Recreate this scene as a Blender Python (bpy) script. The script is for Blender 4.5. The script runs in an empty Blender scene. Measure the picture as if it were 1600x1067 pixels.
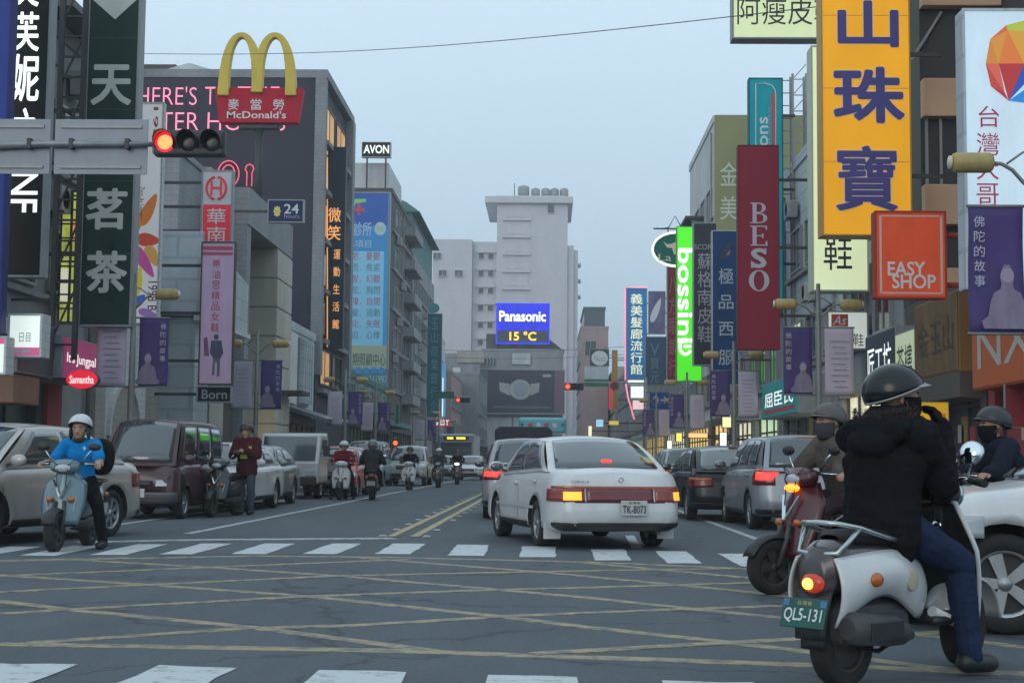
import bpy, bmesh, math, random
from mathutils import Vector, Matrix, Euler, noise
R = math.radians
sc = bpy.context.scene
col = sc.collection
random.seed(7)

# ---------------------------------------------------------------- camera, sky, sun, exposure
FPX, HC, VPX, HOR = 2300.0, 1.05, 855.0, 722.0
CX, CY = 800.0, 533.5
cam_d = bpy.data.cameras.new('camera'); cam = bpy.data.objects.new('camera', cam_d); col.objects.link(cam)
cam_d.sensor_width = 36.0; cam_d.lens = 36.0*FPX/1600.0; cam_d.clip_start = 0.1; cam_d.clip_end = 3000
ROLL = 0.010
_vx, _vy = (VPX-CX)*math.cos(ROLL)+(HOR-CY)*math.sin(ROLL), (HOR-CY)*math.cos(ROLL)-(VPX-CX)*math.sin(ROLL)
PITCH = math.atan(_vy/FPX); YAW = math.atan(_vx/FPX*math.cos(PITCH))
cam.location = (0, 0, HC)
cam.rotation_mode = 'XYZ'
cam.rotation_euler = (Euler((math.pi/2+PITCH, 0, YAW)).to_matrix() @ Matrix.Rotation(ROLL, 3, 'Z')).to_euler('XYZ')
sc.camera = cam

SUN_EL, SUN_ROT = R(16), R(200)
world = bpy.data.worlds.new('World'); sc.world = world; world.use_nodes = True
wn = world.node_tree; wn.nodes.clear()
wo = wn.nodes.new('ShaderNodeOutputWorld'); bg = wn.nodes.new('ShaderNodeBackground')
sky = wn.nodes.new('ShaderNodeTexSky'); sky.sky_type = 'NISHITA'; sky.sun_disc = False
sky.sun_elevation = SUN_EL; sky.sun_rotation = SUN_ROT; sky.dust_density = 6.0; sky.air_density = 1.5; sky.ozone_density = 2.0
# dusk cloud veil: an even overcast layer over the clear sky, a little darker towards the horizon
tc = wn.nodes.new('ShaderNodeTexCoord'); sep = wn.nodes.new('ShaderNodeSeparateXYZ'); ramp = wn.nodes.new('ShaderNodeValToRGB')
wn.links.new(tc.outputs['Generated'], sep.inputs[0]); wn.links.new(sep.outputs['Z'], ramp.inputs[0])
el = ramp.color_ramp.elements
el[0].position = 0.0; el[0].color = (6.7, 9.0, 11.2, 1)
el[1].position = 0.42; el[1].color = (9.9, 12.6, 14.5, 1)
e = el.new(0.12); e.color = (7.3, 9.7, 11.8, 1)
mix = wn.nodes.new('ShaderNodeMix'); mix.data_type = 'RGBA'; mix.inputs['Factor'].default_value = 0.88
cn = wn.nodes.new('ShaderNodeTexNoise'); cn.inputs['Scale'].default_value = 2.2; cn.inputs['Detail'].default_value = 4
cm = wn.nodes.new('ShaderNodeMapRange'); cm.inputs[3].default_value = 0.95; cm.inputs[4].default_value = 1.05
cx_ = wn.nodes.new('ShaderNodeMix'); cx_.data_type = 'RGBA'; cx_.blend_type = 'MULTIPLY'; cx_.inputs['Factor'].default_value = 1.0
wn.links.new(tc.outputs['Generated'], cn.inputs['Vector']); wn.links.new(cn.outputs['Fac'], cm.inputs[0])
wn.links.new(ramp.outputs[0], cx_.inputs['A']); wn.links.new(cm.outputs[0], cx_.inputs['B'])
wn.links.new(sky.outputs[0], mix.inputs['A']); wn.links.new(cx_.outputs['Result'], mix.inputs['B'])
wn.links.new(mix.outputs['Result'], bg.inputs[0]); bg.inputs[1].default_value = 0.085
wn.links.new(bg.outputs[0], wo.inputs[0])
sun_d = bpy.data.lights.new('sun', 'SUN'); sun = bpy.data.objects.new('sun', sun_d); col.objects.link(sun)
sun_d.energy = 0.5; sun_d.angle = R(30); sun_d.color = (1.0, 0.95, 0.9)
sun.rotation_euler = (R(90)-SUN_EL, 0, math.pi-SUN_ROT); sun.location = (0, -20, 40)
vs = sc.view_settings; vs.view_transform = 'Standard'; vs.look = 'None'; vs.gamma = 1.0; vs.exposure = 0.0
vs.use_curve_mapping = False
sc.cycles.use_denoising = True; sc.cycles.max_bounces = 6; sc.cycles.volume_bounces = 0
sc.cycles.transparent_max_bounces = 6; sc.cycles.caustics_reflective = False; sc.cycles.caustics_refractive = False
sc.cycles.sample_clamp_indirect = 4.0

# ---------------------------------------------------------------- pixel to place
_cam_m = cam.rotation_euler.to_matrix()
def ray(px, py):
    return _cam_m @ Vector(((px-CX)/FPX, -(py-CY)/FPX, -1.0))
def at(px, py, Y):                       # point at distance Y down the street
    r = ray(px, py); t = Y/r.y
    return Vector((r.x*t, Y, HC+r.z*t))
def gnd(px, py, z=0.0):                  # point on the ground
    r = ray(px, py); t = (z-HC)/r.z
    return Vector((r.x*t, r.y*t, z))

# ---------------------------------------------------------------- materials
MATS = {}
def _principled(name):
    m = bpy.data.materials.new(name); m.use_nodes = True
    n = m.node_tree.nodes; b = n['Principled BSDF']
    return m, n, m.node_tree.links, b
def hexc(h):
    h = h.lstrip('#'); v = [int(h[i:i+2], 16)/255 for i in (0, 2, 4)]
    return tuple(c/12.92 if c <= 0.04045 else ((c+0.055)/1.055)**2.4 for c in v)
def mat(name, c=(0.5, 0.5, 0.5), rough=0.6, metal=0.0, em=0.0, emc=None, dirt=0.0, scale=3.0, bump=0.0, coat=0.0, spec=0.5, trans=0.0, tile=0.0):
    if name in MATS: return MATS[name]
    if isinstance(c, str): c = hexc(c)
    m, n, l, b = _principled(name)
    b.inputs['Base Color'].default_value = (*c, 1); b.inputs['Roughness'].default_value = rough
    b.inputs['Metallic'].default_value = metal; b.inputs['Specular IOR Level'].default_value = spec
    if coat: b.inputs['Coat Weight'].default_value = coat; b.inputs['Coat Roughness'].default_value = 0.06
    if trans: b.inputs['Transmission Weight'].default_value = trans
    if em:
        b.inputs['Emission Color'].default_value = (*(emc if emc else c), 1); b.inputs['Emission Strength'].default_value = em
    if dirt or bump:
        tcn = n.new('ShaderNodeTexCoord'); nz = n.new('ShaderNodeTexNoise')
        nz.inputs['Scale'].default_value = scale; nz.inputs['Detail'].default_value = 6; nz.inputs['Roughness'].default_value = 0.65
        mp = n.new('ShaderNodeMapping'); mp.inputs['Scale'].default_value = (1, 1, 0.35)
        l.new(tcn.outputs['Object'], mp.inputs[0]); l.new(mp.outputs[0], nz.inputs['Vector'])
        if dirt:
            rp = n.new('ShaderNodeMapRange'); rp.inputs[1].default_value = 0.3; rp.inputs[2].default_value = 0.75
            rp.inputs[3].default_value = 1.0-dirt; rp.inputs[4].default_value = 1.0+dirt*0.35
            l.new(nz.outputs['Fac'], rp.inputs[0])
            mx = n.new('ShaderNodeMix'); mx.data_type = 'RGBA'; mx.blend_type = 'MULTIPLY'; mx.inputs['Factor'].default_value = 1
            mx.inputs['A'].default_value = (*c, 1); l.new(rp.outputs[0], mx.inputs['B']); l.new(mx.outputs['Result'], b.inputs['Base Color'])
            if em:
                mx2 = n.new('ShaderNodeMix'); mx2.data_type = 'RGBA'; mx2.blend_type = 'MULTIPLY'; mx2.inputs['Factor'].default_value = 1
                mx2.inputs['A'].default_value = (*(emc if emc else c), 1); l.new(rp.outputs[0], mx2.inputs['B']); l.new(mx2.outputs['Result'], b.inputs['Emission Color'])
            if tile:                              # small facing tiles with darker joints
                sp = n.new('ShaderNodeSeparateXYZ'); ad = n.new('ShaderNodeMath'); cb = n.new('ShaderNodeCombineXYZ'); bk = n.new('ShaderNodeTexBrick')
                l.new(tcn.outputs['Object'], sp.inputs[0]); l.new(sp.outputs[0], ad.inputs[0]); l.new(sp.outputs[1], ad.inputs[1]); l.new(ad.outputs[0], cb.inputs[0]); l.new(sp.outputs[2], cb.inputs[1]); l.new(cb.outputs[0], bk.inputs['Vector'])
                bk.inputs['Scale'].default_value = 1.0; bk.inputs['Brick Width'].default_value = tile*2; bk.inputs['Row Height'].default_value = tile; bk.inputs['Mortar Size'].default_value = tile*.07
                bk.inputs['Color1'].default_value = (1, 1, 1, 1); bk.inputs['Color2'].default_value = (.93, .935, .94, 1); bk.inputs['Mortar'].default_value = (.8, .8, .8, 1)
                mt = n.new('ShaderNodeMix'); mt.data_type = 'RGBA'; mt.blend_type = 'MULTIPLY'; mt.inputs['Factor'].default_value = 1
                l.new(mx.outputs['Result'], mt.inputs['A']); l.new(bk.outputs['Color'], mt.inputs['B']); l.new(mt.outputs['Result'], b.inputs['Base Color'])
            rr = n.new('ShaderNodeMapRange'); rr.inputs[3].default_value = max(0.02, rough-0.12); rr.inputs[4].default_value = min(1, rough+0.18)
            l.new(nz.outputs['Fac'], rr.inputs[0]); l.new(rr.outputs[0], b.inputs['Roughness'])
        if bump:
            nz2 = n.new('ShaderNodeTexNoise'); nz2.inputs['Scale'].default_value = scale*8; nz2.inputs['Detail'].default_value = 4
            l.new(tcn.outputs['Object'], nz2.inputs['Vector'])
            bp = n.new('ShaderNodeBump'); bp.inputs['Strength'].default_value = bump; bp.inputs['Distance'].default_value = 0.02
            l.new(nz2.outputs['Fac'], bp.inputs['Height']); l.new(bp.outputs[0], b.inputs['Normal'])
    MATS[name] = m
    return m
def paint(name, c, rough=0.28, metal=0.0):   # car paint: clear coat with road dust
    return mat('paint_'+name, c, rough=rough, metal=metal, coat=0.5, dirt=0.2, scale=2.2)
def sign_mat(name, c, em=0.0, dirt=0.22):
    return mat('sign_'+name, c, rough=0.5, em=em, dirt=dirt, scale=1.8, spec=0.18)

# ---------------------------------------------------------------- mesh building
class MB:
    def __init__(s): s.v = []; s.f = []; s.m = []; s.sm = []
    def add(s, vs_, fs, mi=0, smooth=False):
        o = len(s.v); s.v += [tuple(p) for p in vs_]
        for f in fs: s.f.append(tuple(i+o for i in f)); s.m.append(mi); s.sm.append(smooth)
        return s
    def box(s, c, d, mi=0, rot=None):
        hx, hy, hz = d[0]/2, d[1]/2, d[2]/2
        vs_ = [Vector((x, y, z)) for x in (-hx, hx) for y in (-hy, hy) for z in (-hz, hz)]
        if rot is not None: vs_ = [rot @ v for v in vs_]
        c = Vector(c); vs_ = [v+c for v in vs_]
        return s.add(vs_, [(0, 1, 3, 2), (4, 6, 7, 5), (0, 4, 5, 1), (2, 3, 7, 6), (0, 2, 6, 4), (1, 5, 7, 3)], mi)
    def bx(s, x0, x1, y0, y1, z0, z1, mi=0):
        return s.box(((x0+x1)/2, (y0+y1)/2, (z0+z1)/2), (abs(x1-x0), abs(y1-y0), abs(z1-z0)), mi)
    def bar(s, a, b, w, h=None, mi=0):
        a, b = Vector(a), Vector(b); h = h or w; d = b-a
        if d.length < 1e-6: return s
        return s.box((a+b)/2, (w, h, d.length), mi, d.to_track_quat('Z', 'Y').to_matrix())
    def tube(s, pts, rad, seg=8, mi=0, cap=True, smooth=True, flat=None):
        pts = [Vector(p) for p in pts]; n = len(pts)
        rads = rad if isinstance(rad, (list, tuple)) else [rad]*n
        vs_ = []; prev = None
        for i, p in enumerate(pts):
            t = (pts[min(i+1, n-1)]-pts[max(i-1, 0)])
            t = t.normalized() if t.length > 1e-9 else Vector((0, 0, 1))
            if prev is None:
                u = t.cross(Vector((0, 0, 1)));
                if u.length < 1e-3: u = t.cross(Vector((0, 1, 0)))
            else: u = prev - t*prev.dot(t)
            u.normalize(); prev = u; w = t.cross(u)
            r = rads[i]; ru, rw = (r, r) if not isinstance(r, (list, tuple)) else r
            for k in range(seg):
                a = 2*math.pi*k/seg; vs_.append(p+u*(ru*math.cos(a))+w*(rw*math.sin(a)))
        fs = [(i*seg+k, i*seg+(k+1) % seg, (i+1)*seg+(k+1) % seg, (i+1)*seg+k) for i in range(n-1) for k in range(seg)]
        s.add(vs_, fs, mi, smooth)
        if cap:
            o = len(s.v)-len(vs_)
            s.f.append(tuple(o+k for k in reversed(range(seg)))); s.m.append(mi); s.sm.append(False)
            s.f.append(tuple(o+(n-1)*seg+k for k in range(seg))); s.m.append(mi); s.sm.append(False)
        return s
    def cyl(s, a, b, r, seg=16, mi=0, r2=None, smooth=True): return s.tube([a, b], [r, r if r2 is None else r2], seg, mi, True, smooth)
    def lathe(s, prof, seg=24, axis='Z', c=(0, 0, 0), mi=0, smooth=True, closed=False):
        vs_ = []; c = Vector(c)
        for k in range(seg):
            a = 2*math.pi*k/seg
            for r, h in prof:
                p = {'Z': (r*math.cos(a), r*math.sin(a), h), 'X': (h, r*math.cos(a), r*math.sin(a)), 'Y': (r*math.cos(a), h, -r*math.sin(a))}[axis]
                vs_.append(Vector(p)+c)
        m = len(prof); fs = []
        for k in range(seg):
            k2 = (k+1) % seg
            for j in range(m-1 if not closed else m):
                j2 = (j+1) % m
                fs.append((k*m+j, k2*m+j, k2*m+j2, k*m+j2))
        return s.add(vs_, fs, mi, smooth)
    def grid(s, fn, nu, nv, mi=0, smooth=True):
        vs_ = [fn(i/nu, j/nv) for i in range(nu+1) for j in range(nv+1)]
        fs = [(i*(nv+1)+j, (i+1)*(nv+1)+j, (i+1)*(nv+1)+j+1, i*(nv+1)+j+1) for i in range(nu) for j in range(nv)]
        return s.add(vs_, fs, mi, smooth)
    def prism(s, poly, y0, y1, mi=0, ax='Y'):   # polygon extruded along an axis
        n = len(poly)
        mk = {'Y': lambda a, b, t: (a, t, b), 'X': lambda a, b, t: (t, a, b), 'Z': lambda a, b, t: (a, b, t)}[ax]
        vs_ = [mk(a, b, y0) for a, b in poly]+[mk(a, b, y1) for a, b in poly]
        fs = [tuple(range(n)), tuple(reversed(range(n, 2*n)))]+[(i, i+n, (i+1) % n+n, (i+1) % n) for i in range(n)]
        return s.add(vs_, fs, mi)
    def ball(s, c, r, mi=0, nu=12, nv=8):
        c = Vector(c); r = (r, r, r) if not isinstance(r, (tuple, list)) else r
        def fn(u, v):
            a = 2*math.pi*u; b = math.pi*(v-0.5)
            return c+Vector((r[0]*math.cos(a)*math.cos(b), r[1]*math.sin(a)*math.cos(b), r[2]*math.sin(b)))
        return s.grid(fn, nu, nv, mi)
    def build(s, name, mats, parent=None, bevel=0.0, seg=2, weld=False, sub=0, loc=None, rz=None, bang=35):
        me = bpy.data.meshes.new(name); me.from_pydata(s.v, [], s.f)
        if not isinstance(mats, (list, tuple)): mats = [mats]
        for m in mats: me.materials.append(m)
        for p, mi, sm in zip(me.polygons, s.m, s.sm): p.material_index = mi; p.use_smooth = sm
        bm = bmesh.new(); bm.from_mesh(me)
        if weld: bmesh.ops.remove_doubles(bm, verts=bm.verts, dist=0.0008)
        bmesh.ops.recalc_face_normals(bm, faces=bm.faces)
        if bevel > 0:
            es = [e_ for e_ in bm.edges if len(e_.link_faces) == 2 and e_.calc_face_angle(0) > R(bang)]
            if es: bmesh.ops.bevel(bm, geom=es, offset=bevel, segments=seg, affect='EDGES', profile=0.5, clamp_overlap=True)
        bm.to_mesh(me); bm.free()
        o = bpy.data.objects.new(name, me); col.objects.link(o)
        if parent is not None: o.parent = parent
        if loc is not None: o.location = loc
        if rz is not None: o.rotation_euler.z = rz
        if sub:
            md = o.modifiers.new('sub', 'SUBSURF'); md.levels = sub; md.render_levels = sub
        return o

def empty(name, loc=(0, 0, 0), rz=0.0, parent=None):
    o = bpy.data.objects.new(name, None); col.objects.link(o); o.location = loc; o.rotation_euler = (0, 0, rz)
    o.empty_display_size = 0.2
    if parent is not None: o.parent = parent
    return o
def tag(o, label=None, cat=None, group=None, kind=None):
    if label: o['label'] = label
    if cat: o['category'] = cat
    if group: o['group'] = group
    if kind: o['kind'] = kind
    return o
def thing(name, label, cat, loc=(0, 0, 0), rz=0.0, group=None):
    return tag(empty(name, loc, rz), label, cat, group)
def bake(o):                              # turn modifiers into mesh
    dg = bpy.context.evaluated_depsgraph_get(); ev = o.evaluated_get(dg)
    me = bpy.data.meshes.new_from_object(ev); old = o.data
    o.modifiers.clear(); o.data = me
    return o

# ---------------------------------------------------------------- lettering
_TC = {}
def text_data(s, bold=0.0):
    k = (s, bold)
    if k in _TC: return _TC[k]
    c = bpy.data.curves.new('t', 'FONT'); c.body = s; c.size = 1.0; c.resolution_u = 3; c.offset = bold; c.fill_mode = 'FRONT'
    o = bpy.data.objects.new('t', c); col.objects.link(o)
    dg = bpy.context.evaluated_depsgraph_get(); dg.update()
    me = bpy.data.meshes.new_from_object(o.evaluated_get(dg))
    vs_ = [v.co.copy() for v in me.vertices]; fs = [tuple(p.vertices) for p in me.polygons]
    bpy.data.objects.remove(o); bpy.data.curves.remove(c); bpy.data.meshes.remove(me)
    if vs_:
        x0, x1 = min(v.x for v in vs_), max(v.x for v in vs_); y0, y1 = min(v.y for v in vs_), max(v.y for v in vs_)
    else: x0 = x1 = y0 = y1 = 0
    _TC[k] = (vs_, fs, (x0, x1, y0, y1))
    return _TC[k]
def glyphs(mb, s, x, z, w, h, y=0.0, bold=0.0, rot=0, mi=0, fit=True, fat=0.0, shear=0.0):
    """flat letters filling the box centred at x,z (plane facing -Y); rot in quarter turns, clockwise"""
    vs_, fs, (x0, x1, y0, y1) = text_data(s, bold)
    if not vs_: return mb
    cx, cz = (x0+x1)/2, (y0+y1)/2; tw, th = x1-x0, y1-y0
    if rot % 2: w, h = h, w
    kx, kz = w/max(tw, 1e-4), h/max(th, 1e-4)
    if not fit: kx = kz = min(kx, kz)
    out = []
    for v in vs_:
        a, b = (v.x-cx)*kx, (v.y-cz)*kz
        a += shear*b
        for _ in range(rot % 4): a, b = b, -a
        out.append((x+a, y, z+b))
    mb.add(out, [tuple(f) for f in fs], mi)
    if fat:                               # brush-thick strokes: the same strokes laid again around themselves
        for k in range(10):
            a = 2*math.pi*k/10; dx, dz = fat*h*math.cos(a), fat*h*math.sin(a)
            mb.add([(p[0]+dx, p[1]+.0004*(k+1), p[2]+dz) for p in out], [tuple(f) for f in fs], mi)
    return mb
def column(mb, chars, x, ztop, zbot, w, y=0.0, bold=0.012, mi=0, fill=0.82):
    n = len(chars); step = (ztop-zbot)/n
    for i, ch in enumerate(chars):
        if ch == ' ': continue
        glyphs(mb, ch, x, ztop-step*(i+0.5), w, step*fill, y, bold, 0, mi)
    return mb
# ================================================================ ground, road, markings, pavements
def asphalt():
    m, n, l, b = _principled('asphalt')
    tcn = n.new('ShaderNodeTexCoord')
    big = n.new('ShaderNodeTexNoise'); big.inputs['Scale'].default_value = 0.22; big.inputs['Detail'].default_value = 5
    fine = n.new('ShaderNodeTexNoise'); fine.inputs['Scale'].default_value = 38; fine.inputs['Detail'].default_value = 3
    st = n.new('ShaderNodeTexNoise'); st.inputs['Scale'].default_value = 1.3; st.inputs['Detail'].default_value = 7; st.inputs['Roughness'].default_value = 0.7
    mp = n.new('ShaderNodeMapping'); mp.inputs['Scale'].default_value = (1.0, 0.18, 1.0)
    l.new(tcn.outputs['Object'], mp.inputs[0]); l.new(mp.outputs[0], st.inputs['Vector'])
    for q in (big, fine): l.new(tcn.outputs['Object'], q.inputs['Vector'])
    cr = n.new('ShaderNodeValToRGB'); cr.color_ramp.elements[0].position = 0.33; cr.color_ramp.elements[1].position = 0.68
    cr.color_ramp.elements[0].color = (0.044, 0.055, 0.066, 1); cr.color_ramp.elements[1].color = (0.108, 0.126, 0.142, 1)
    a1 = n.new('ShaderNodeMath'); a1.operation = 'ADD'; a2 = n.new('ShaderNodeMath'); a2.operation = 'MULTIPLY_ADD'
    a2.inputs[1].default_value = 0.42
    l.new(fine.outputs['Fac'], a2.inputs[0]); 
    av = n.new('ShaderNodeMath'); av.operation = 'MULTIPLY_ADD'; av.inputs[1].default_value = 0.34
    l.new(st.outputs['Fac'], av.inputs[0])
    bv = n.new('ShaderNodeMath'); bv.operation = 'MULTIPLY'; bv.inputs[1].default_value = 0.24; l.new(big.outputs['Fac'], bv.inputs[0])
    l.new(bv.outputs[0], av.inputs[2]); l.new(av.outputs[0], a2.inputs[2]); l.new(a2.outputs[0], cr.inputs[0])
    # cracks
    vo = n.new('ShaderNodeTexVoronoi'); vo.feature = 'DISTANCE_TO_EDGE'; vo.inputs['Scale'].default_value = 0.33
    wv = n.new('ShaderNodeTexNoise'); wv.inputs['Scale'].default_value = 1.4; wv.inputs['Detail'].default_value = 6
    l.new(tcn.outputs['Object'], wv.inputs['Vector'])
    vm = n.new('ShaderNodeVectorMath'); vm.operation = 'MULTIPLY_ADD'; vm.inputs[1].default_value = (1.6, 1.6, 0)
    l.new(wv.outputs['Color'], vm.inputs[0]); l.new(tcn.outputs['Object'], vm.inputs[2]); l.new(vm.outputs[0], vo.inputs['Vector'])
    ck = n.new('ShaderNodeMapRange'); ck.inputs[1].default_value = 0.0; ck.inputs[2].default_value = 0.014; ck.inputs[3].default_value = 0.5; ck.inputs[4].default_value = 1.0
    l.new(vo.outputs['Distance'], ck.inputs[0])
    mx = n.new('ShaderNodeMix'); mx.data_type = 'RGBA'; mx.blend_type = 'MULTIPLY'; mx.inputs['Factor'].default_value = 1
    l.new(cr.outputs[0], mx.inputs['A']); l.new(ck.outputs[0], mx.inputs['B']); l.new(mx.outputs['Result'], b.inputs['Base Color'])
    b.inputs['Roughness'].default_value = 0.78; b.inputs['Specular IOR Level'].default_value = 0.35
    bp = n.new('ShaderNodeBump'); bp.inputs['Strength'].default_value = 0.5; bp.inputs['Distance'].default_value = 0.01
    l.new(fine.outputs['Fac'], bp.inputs['Height']); l.new(bp.outputs[0], b.inputs['Normal'])
    return m
def road_paint(name, c, wear):
    m, n, l, b = _principled(name)
    tcn = n.new('ShaderNodeTexCoord'); nz = n.new('ShaderNodeTexNoise'); nz.inputs['Scale'].default_value = 7; nz.inputs['Detail'].default_value = 9; nz.inputs['Roughness'].default_value = 0.72
    l.new(tcn.outputs['Object'], nz.inputs['Vector'])
    cr = n.new('ShaderNodeValToRGB'); cr.color_ramp.elements[0].position = wear; cr.color_ramp.elements[1].position = wear+0.16
    cr.color_ramp.elements[0].color = (0.085, 0.095, 0.1, 1); cr.color_ramp.elements[1].color = (*c, 1)
    l.new(nz.outputs['Fac'], cr.inputs[0]); l.new(cr.outputs[0], b.inputs['Base Color']); b.inputs['Roughness'].default_value = 0.6
    return m
M_asph = asphalt()
M_white = road_paint('road_paint_white', (0.50, 0.53, 0.54), 0.30)
M_whitel = road_paint('road_paint_white_thin', (0.42, 0.44, 0.44), 0.36)
M_yellow = road_paint('road_paint_yellow', (0.33, 0.265, 0.15), 0.40)
road = tag(MB().bx(-400, 400, -60, 700, -0.3, 0.0).build('road', M_asph), kind='structure')
_zoff = [0.003]
def strip(name, pts, w, m, dz=0.00025):
    pts = [Vector((p[0], p[1], 0)) for p in pts]; vs_ = []; fs = []
    # finer steps with an uneven painted edge
    q = []
    for a, b in zip(pts[:-1], pts[1:]):
        k = max(1, int((b-a).length/0.35)); q += [a.lerp(b, i/k) for i in range(k)]
    q.append(pts[-1])
    z = _zoff[0]; _zoff[0] += dz
    for i, p in enumerate(q):
        t = (q[min(i+1, len(q)-1)]-q[max(i-1, 0)]).normalized(); nrm = Vector((-t.y, t.x, 0))
        h1 = w/2+random.uniform(-0.006, 0.006); h2 = w/2+random.uniform(-0.006, 0.006)
        vs_ += [p+nrm*h1+Vector((0, 0, z)), p-nrm*h2+Vector((0, 0, z))]
    n = len(vs_); vs_ += [v-Vector((0, 0, z+.01)) for v in vs_]
    fs = [(2*i, 2*i+1, 2*i+3, 2*i+2) for i in range(len(q)-1)]+[(2*i, 2*i+2, 2*i+2+n, 2*i+n) for i in range(len(q)-1)]+[(2*i+1, 2*i+3, 2*i+3+n, 2*i+1+n) for i in range(len(q)-1)]
    return MB().add(vs_, fs).build(name, m, road)
def gp(*pts): return [gnd(x, y) for x, y in pts]
def stripe_quad(tl, tr, br, bl):
    a, b, c, d = gp(tl, tr, br, bl); vs_ = []
    def fn(u, v):
        p = a.lerp(b, u).lerp(d.lerp(c, u), v); j = 0.012
        return Vector((p.x+random.uniform(-j, j), p.y+random.uniform(-j, j)*2, 0.004))
    MB().grid(fn, 2, 6, smooth=False).build('crosswalk_stripe', M_white, road)
tops = [(-86, 856, -38), (15, 854, 65), (116, 852, 163), (217, 850, 262), (315, 849, 362), (413, 849, 462), (520, 849, 565), (616, 849, 666), (714, 851, 765), (816, 853.5, 869), (924, 858, 976), (1024, 861, 1072), (1122, 865, 1180), (1225, 869, 1285)]
bots = [(-205, 872, -140), (-88, 870, -30), (30, 868, 88), (140, 867, 195), (250, 866, 300), (360, 865.5, 415), (472, 865.5, 525), (585, 865.5, 642), (700, 868, 757), (811, 870.5, 868), (931, 875.5, 986), (1043, 880, 1096), (1157, 885, 1218), (1272, 890, 1338)]
for (a, y, b), (c, y2, d) in zip(tops, bots): stripe_quad((a, y), (b, y+.3), (d, y2+.3), (c, y2))
nt = [(-300, 1034, -165), (-25, 1036, 122), (245, 1040, 369), (500, 1047, 639), (765, 1055, 905), (1035, 1064, 1175), (1310, 1074, 1450)]
for a, y, b in nt:
    p0, p1 = gnd(a, y), gnd(b, y+3)
    dy = 2.9
    def fn(u, v, p0=p0, p1=p1):
        p = p0.lerp(p1, u); return Vector((p.x+random.uniform(-.015, .015)-0.12*v, p.y-dy*v+random.uniform(-.02, .02), 0.004))
    MB().grid(fn, 3, 8, smooth=False).build('crosswalk_stripe', M_white, road)
# yellow box junction
for ln, w in [
    ([(-120, 1004), (0, 1006), (600, 1016), (1240, 1038), (1700, 1056)], 0.16),
    ([(-260, 884), (75, 875), (400, 868.5), (600, 870.5), (920, 878), (1160, 888), (1500, 903)], 0.16),
    ([(-120, 928), (0, 939), (107, 952), (400, 981), (685, 1018)], 0.13),
    ([(-260, 884), (0, 898.5), (237, 914), (487, 932), (775, 962.5), (920, 980), (1160, 1006), (1500, 1048)], 0.13),
    ([(90, 873), (340, 887), (540, 900.5), (776, 921), (920, 934), (1088, 952), (1228, 966), (1640, 1016)], 0.13),
    ([(545, 870), (672, 880), (848, 894), (1080, 916), (1300, 938), (1640, 976)], 0.13),
    ([(890, 877), (1044, 891), (1160, 902), (1500, 937)], 0.13),
    ([(45, 1005), (380, 982), (560, 977), (808, 962), (1040, 953), (1240, 946), (1600, 930)], 0.13),
    ([(-140, 968), (0, 959), (150, 950), (475, 932), (776, 921.5), (920, 918), (1160, 911), (1400, 903)], 0.13),
    ([(-260, 938), (0, 925), (250, 913), (520, 900), (848, 893), (1060, 889.5), (1170, 888)], 0.13),
    ([(-260, 912), (0, 900), (340, 886), (640, 874)], 0.13),
    ([(830, 1022), (1148, 1004), (1400, 991), (1640, 980)], 0.13),
    ([(-260, 886), (0, 876), (200, 871.5)], 0.13)]:
    strip('box_junction_line', gp(*ln), w, M_yellow)
strip('stop_line', gp((120, 847.5), (300, 843.5), (616, 841)), 0.30, M_whitel)
strip('lane_line', [(-5.02, 20.6), (-5.0, 60), (-5.0, 160)], 0.13, M_whitel)
strip('lane_line', [(-6.75, 22.2), (-6.75, 120)], 0.11, M_whitel)
strip('lane_line', [(2.95, 20.5), (2.95, 150)], 0.11, M_whitel)
strip('lane_line', [(1.12, 18.4), (1.2, 21.5)], 0.13, M_white)
for x in (-2.13, -1.80): strip('centre_line', [(x-0.03, 20.5), (x, 40), (x, 160)], 0.12, road_paint('road_paint_centre', (0.40, 0.31, 0.15), 0.33) if 'ctr' not in MATS else MATS['ctr'])
M_stud = mat('stud_white', (0.42, 0.42, 0.40), 0.4)
stud0 = MB().prism([(-0.06, 0), (0.06, 0), (0.04, 0.022), (-0.04, 0.022)], -0.05, 0.05).build('road_stud', M_stud, road, bevel=0.006)
first = True
for k in range(20):
    for x in (-2.27, -1.66):
        if random.random() < .12: continue
        o = stud0 if first else stud0.copy()
        if not first: col.objects.link(o); o.parent = road
        first = False
        o.location = (x, 20.5+k*1.9, 0.002)

M_pave = mat('pavement_tiles', (0.20, 0.19, 0.185), 0.8, dirt=0.35, scale=1.2, bump=0.3)
M_kerb = mat('kerb_stone', (0.27, 0.27, 0.26), 0.8, dirt=0.3, scale=2)
for nm, x0, x1, y0 in (('pavement', -30, -8.25, 23.5), ('pavement', 5.35, 30, 21.0)):
    pv = tag(MB().bx(x0, x1, y0, 260, 0.0, 0.12).build(nm, M_pave), kind='structure')
    xk = x1 if x1 < 0 else x0; s = 1 if x1 < 0 else -1
    for k in range(60):
        MB().bx(xk, xk+s*0.15, y0+k*1.2+.006, y0+(k+1)*1.2-.006, 0.0, 0.13+random.uniform(-.003, .003)).build('kerbstone', M_kerb, pv, bevel=0.015)

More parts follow.
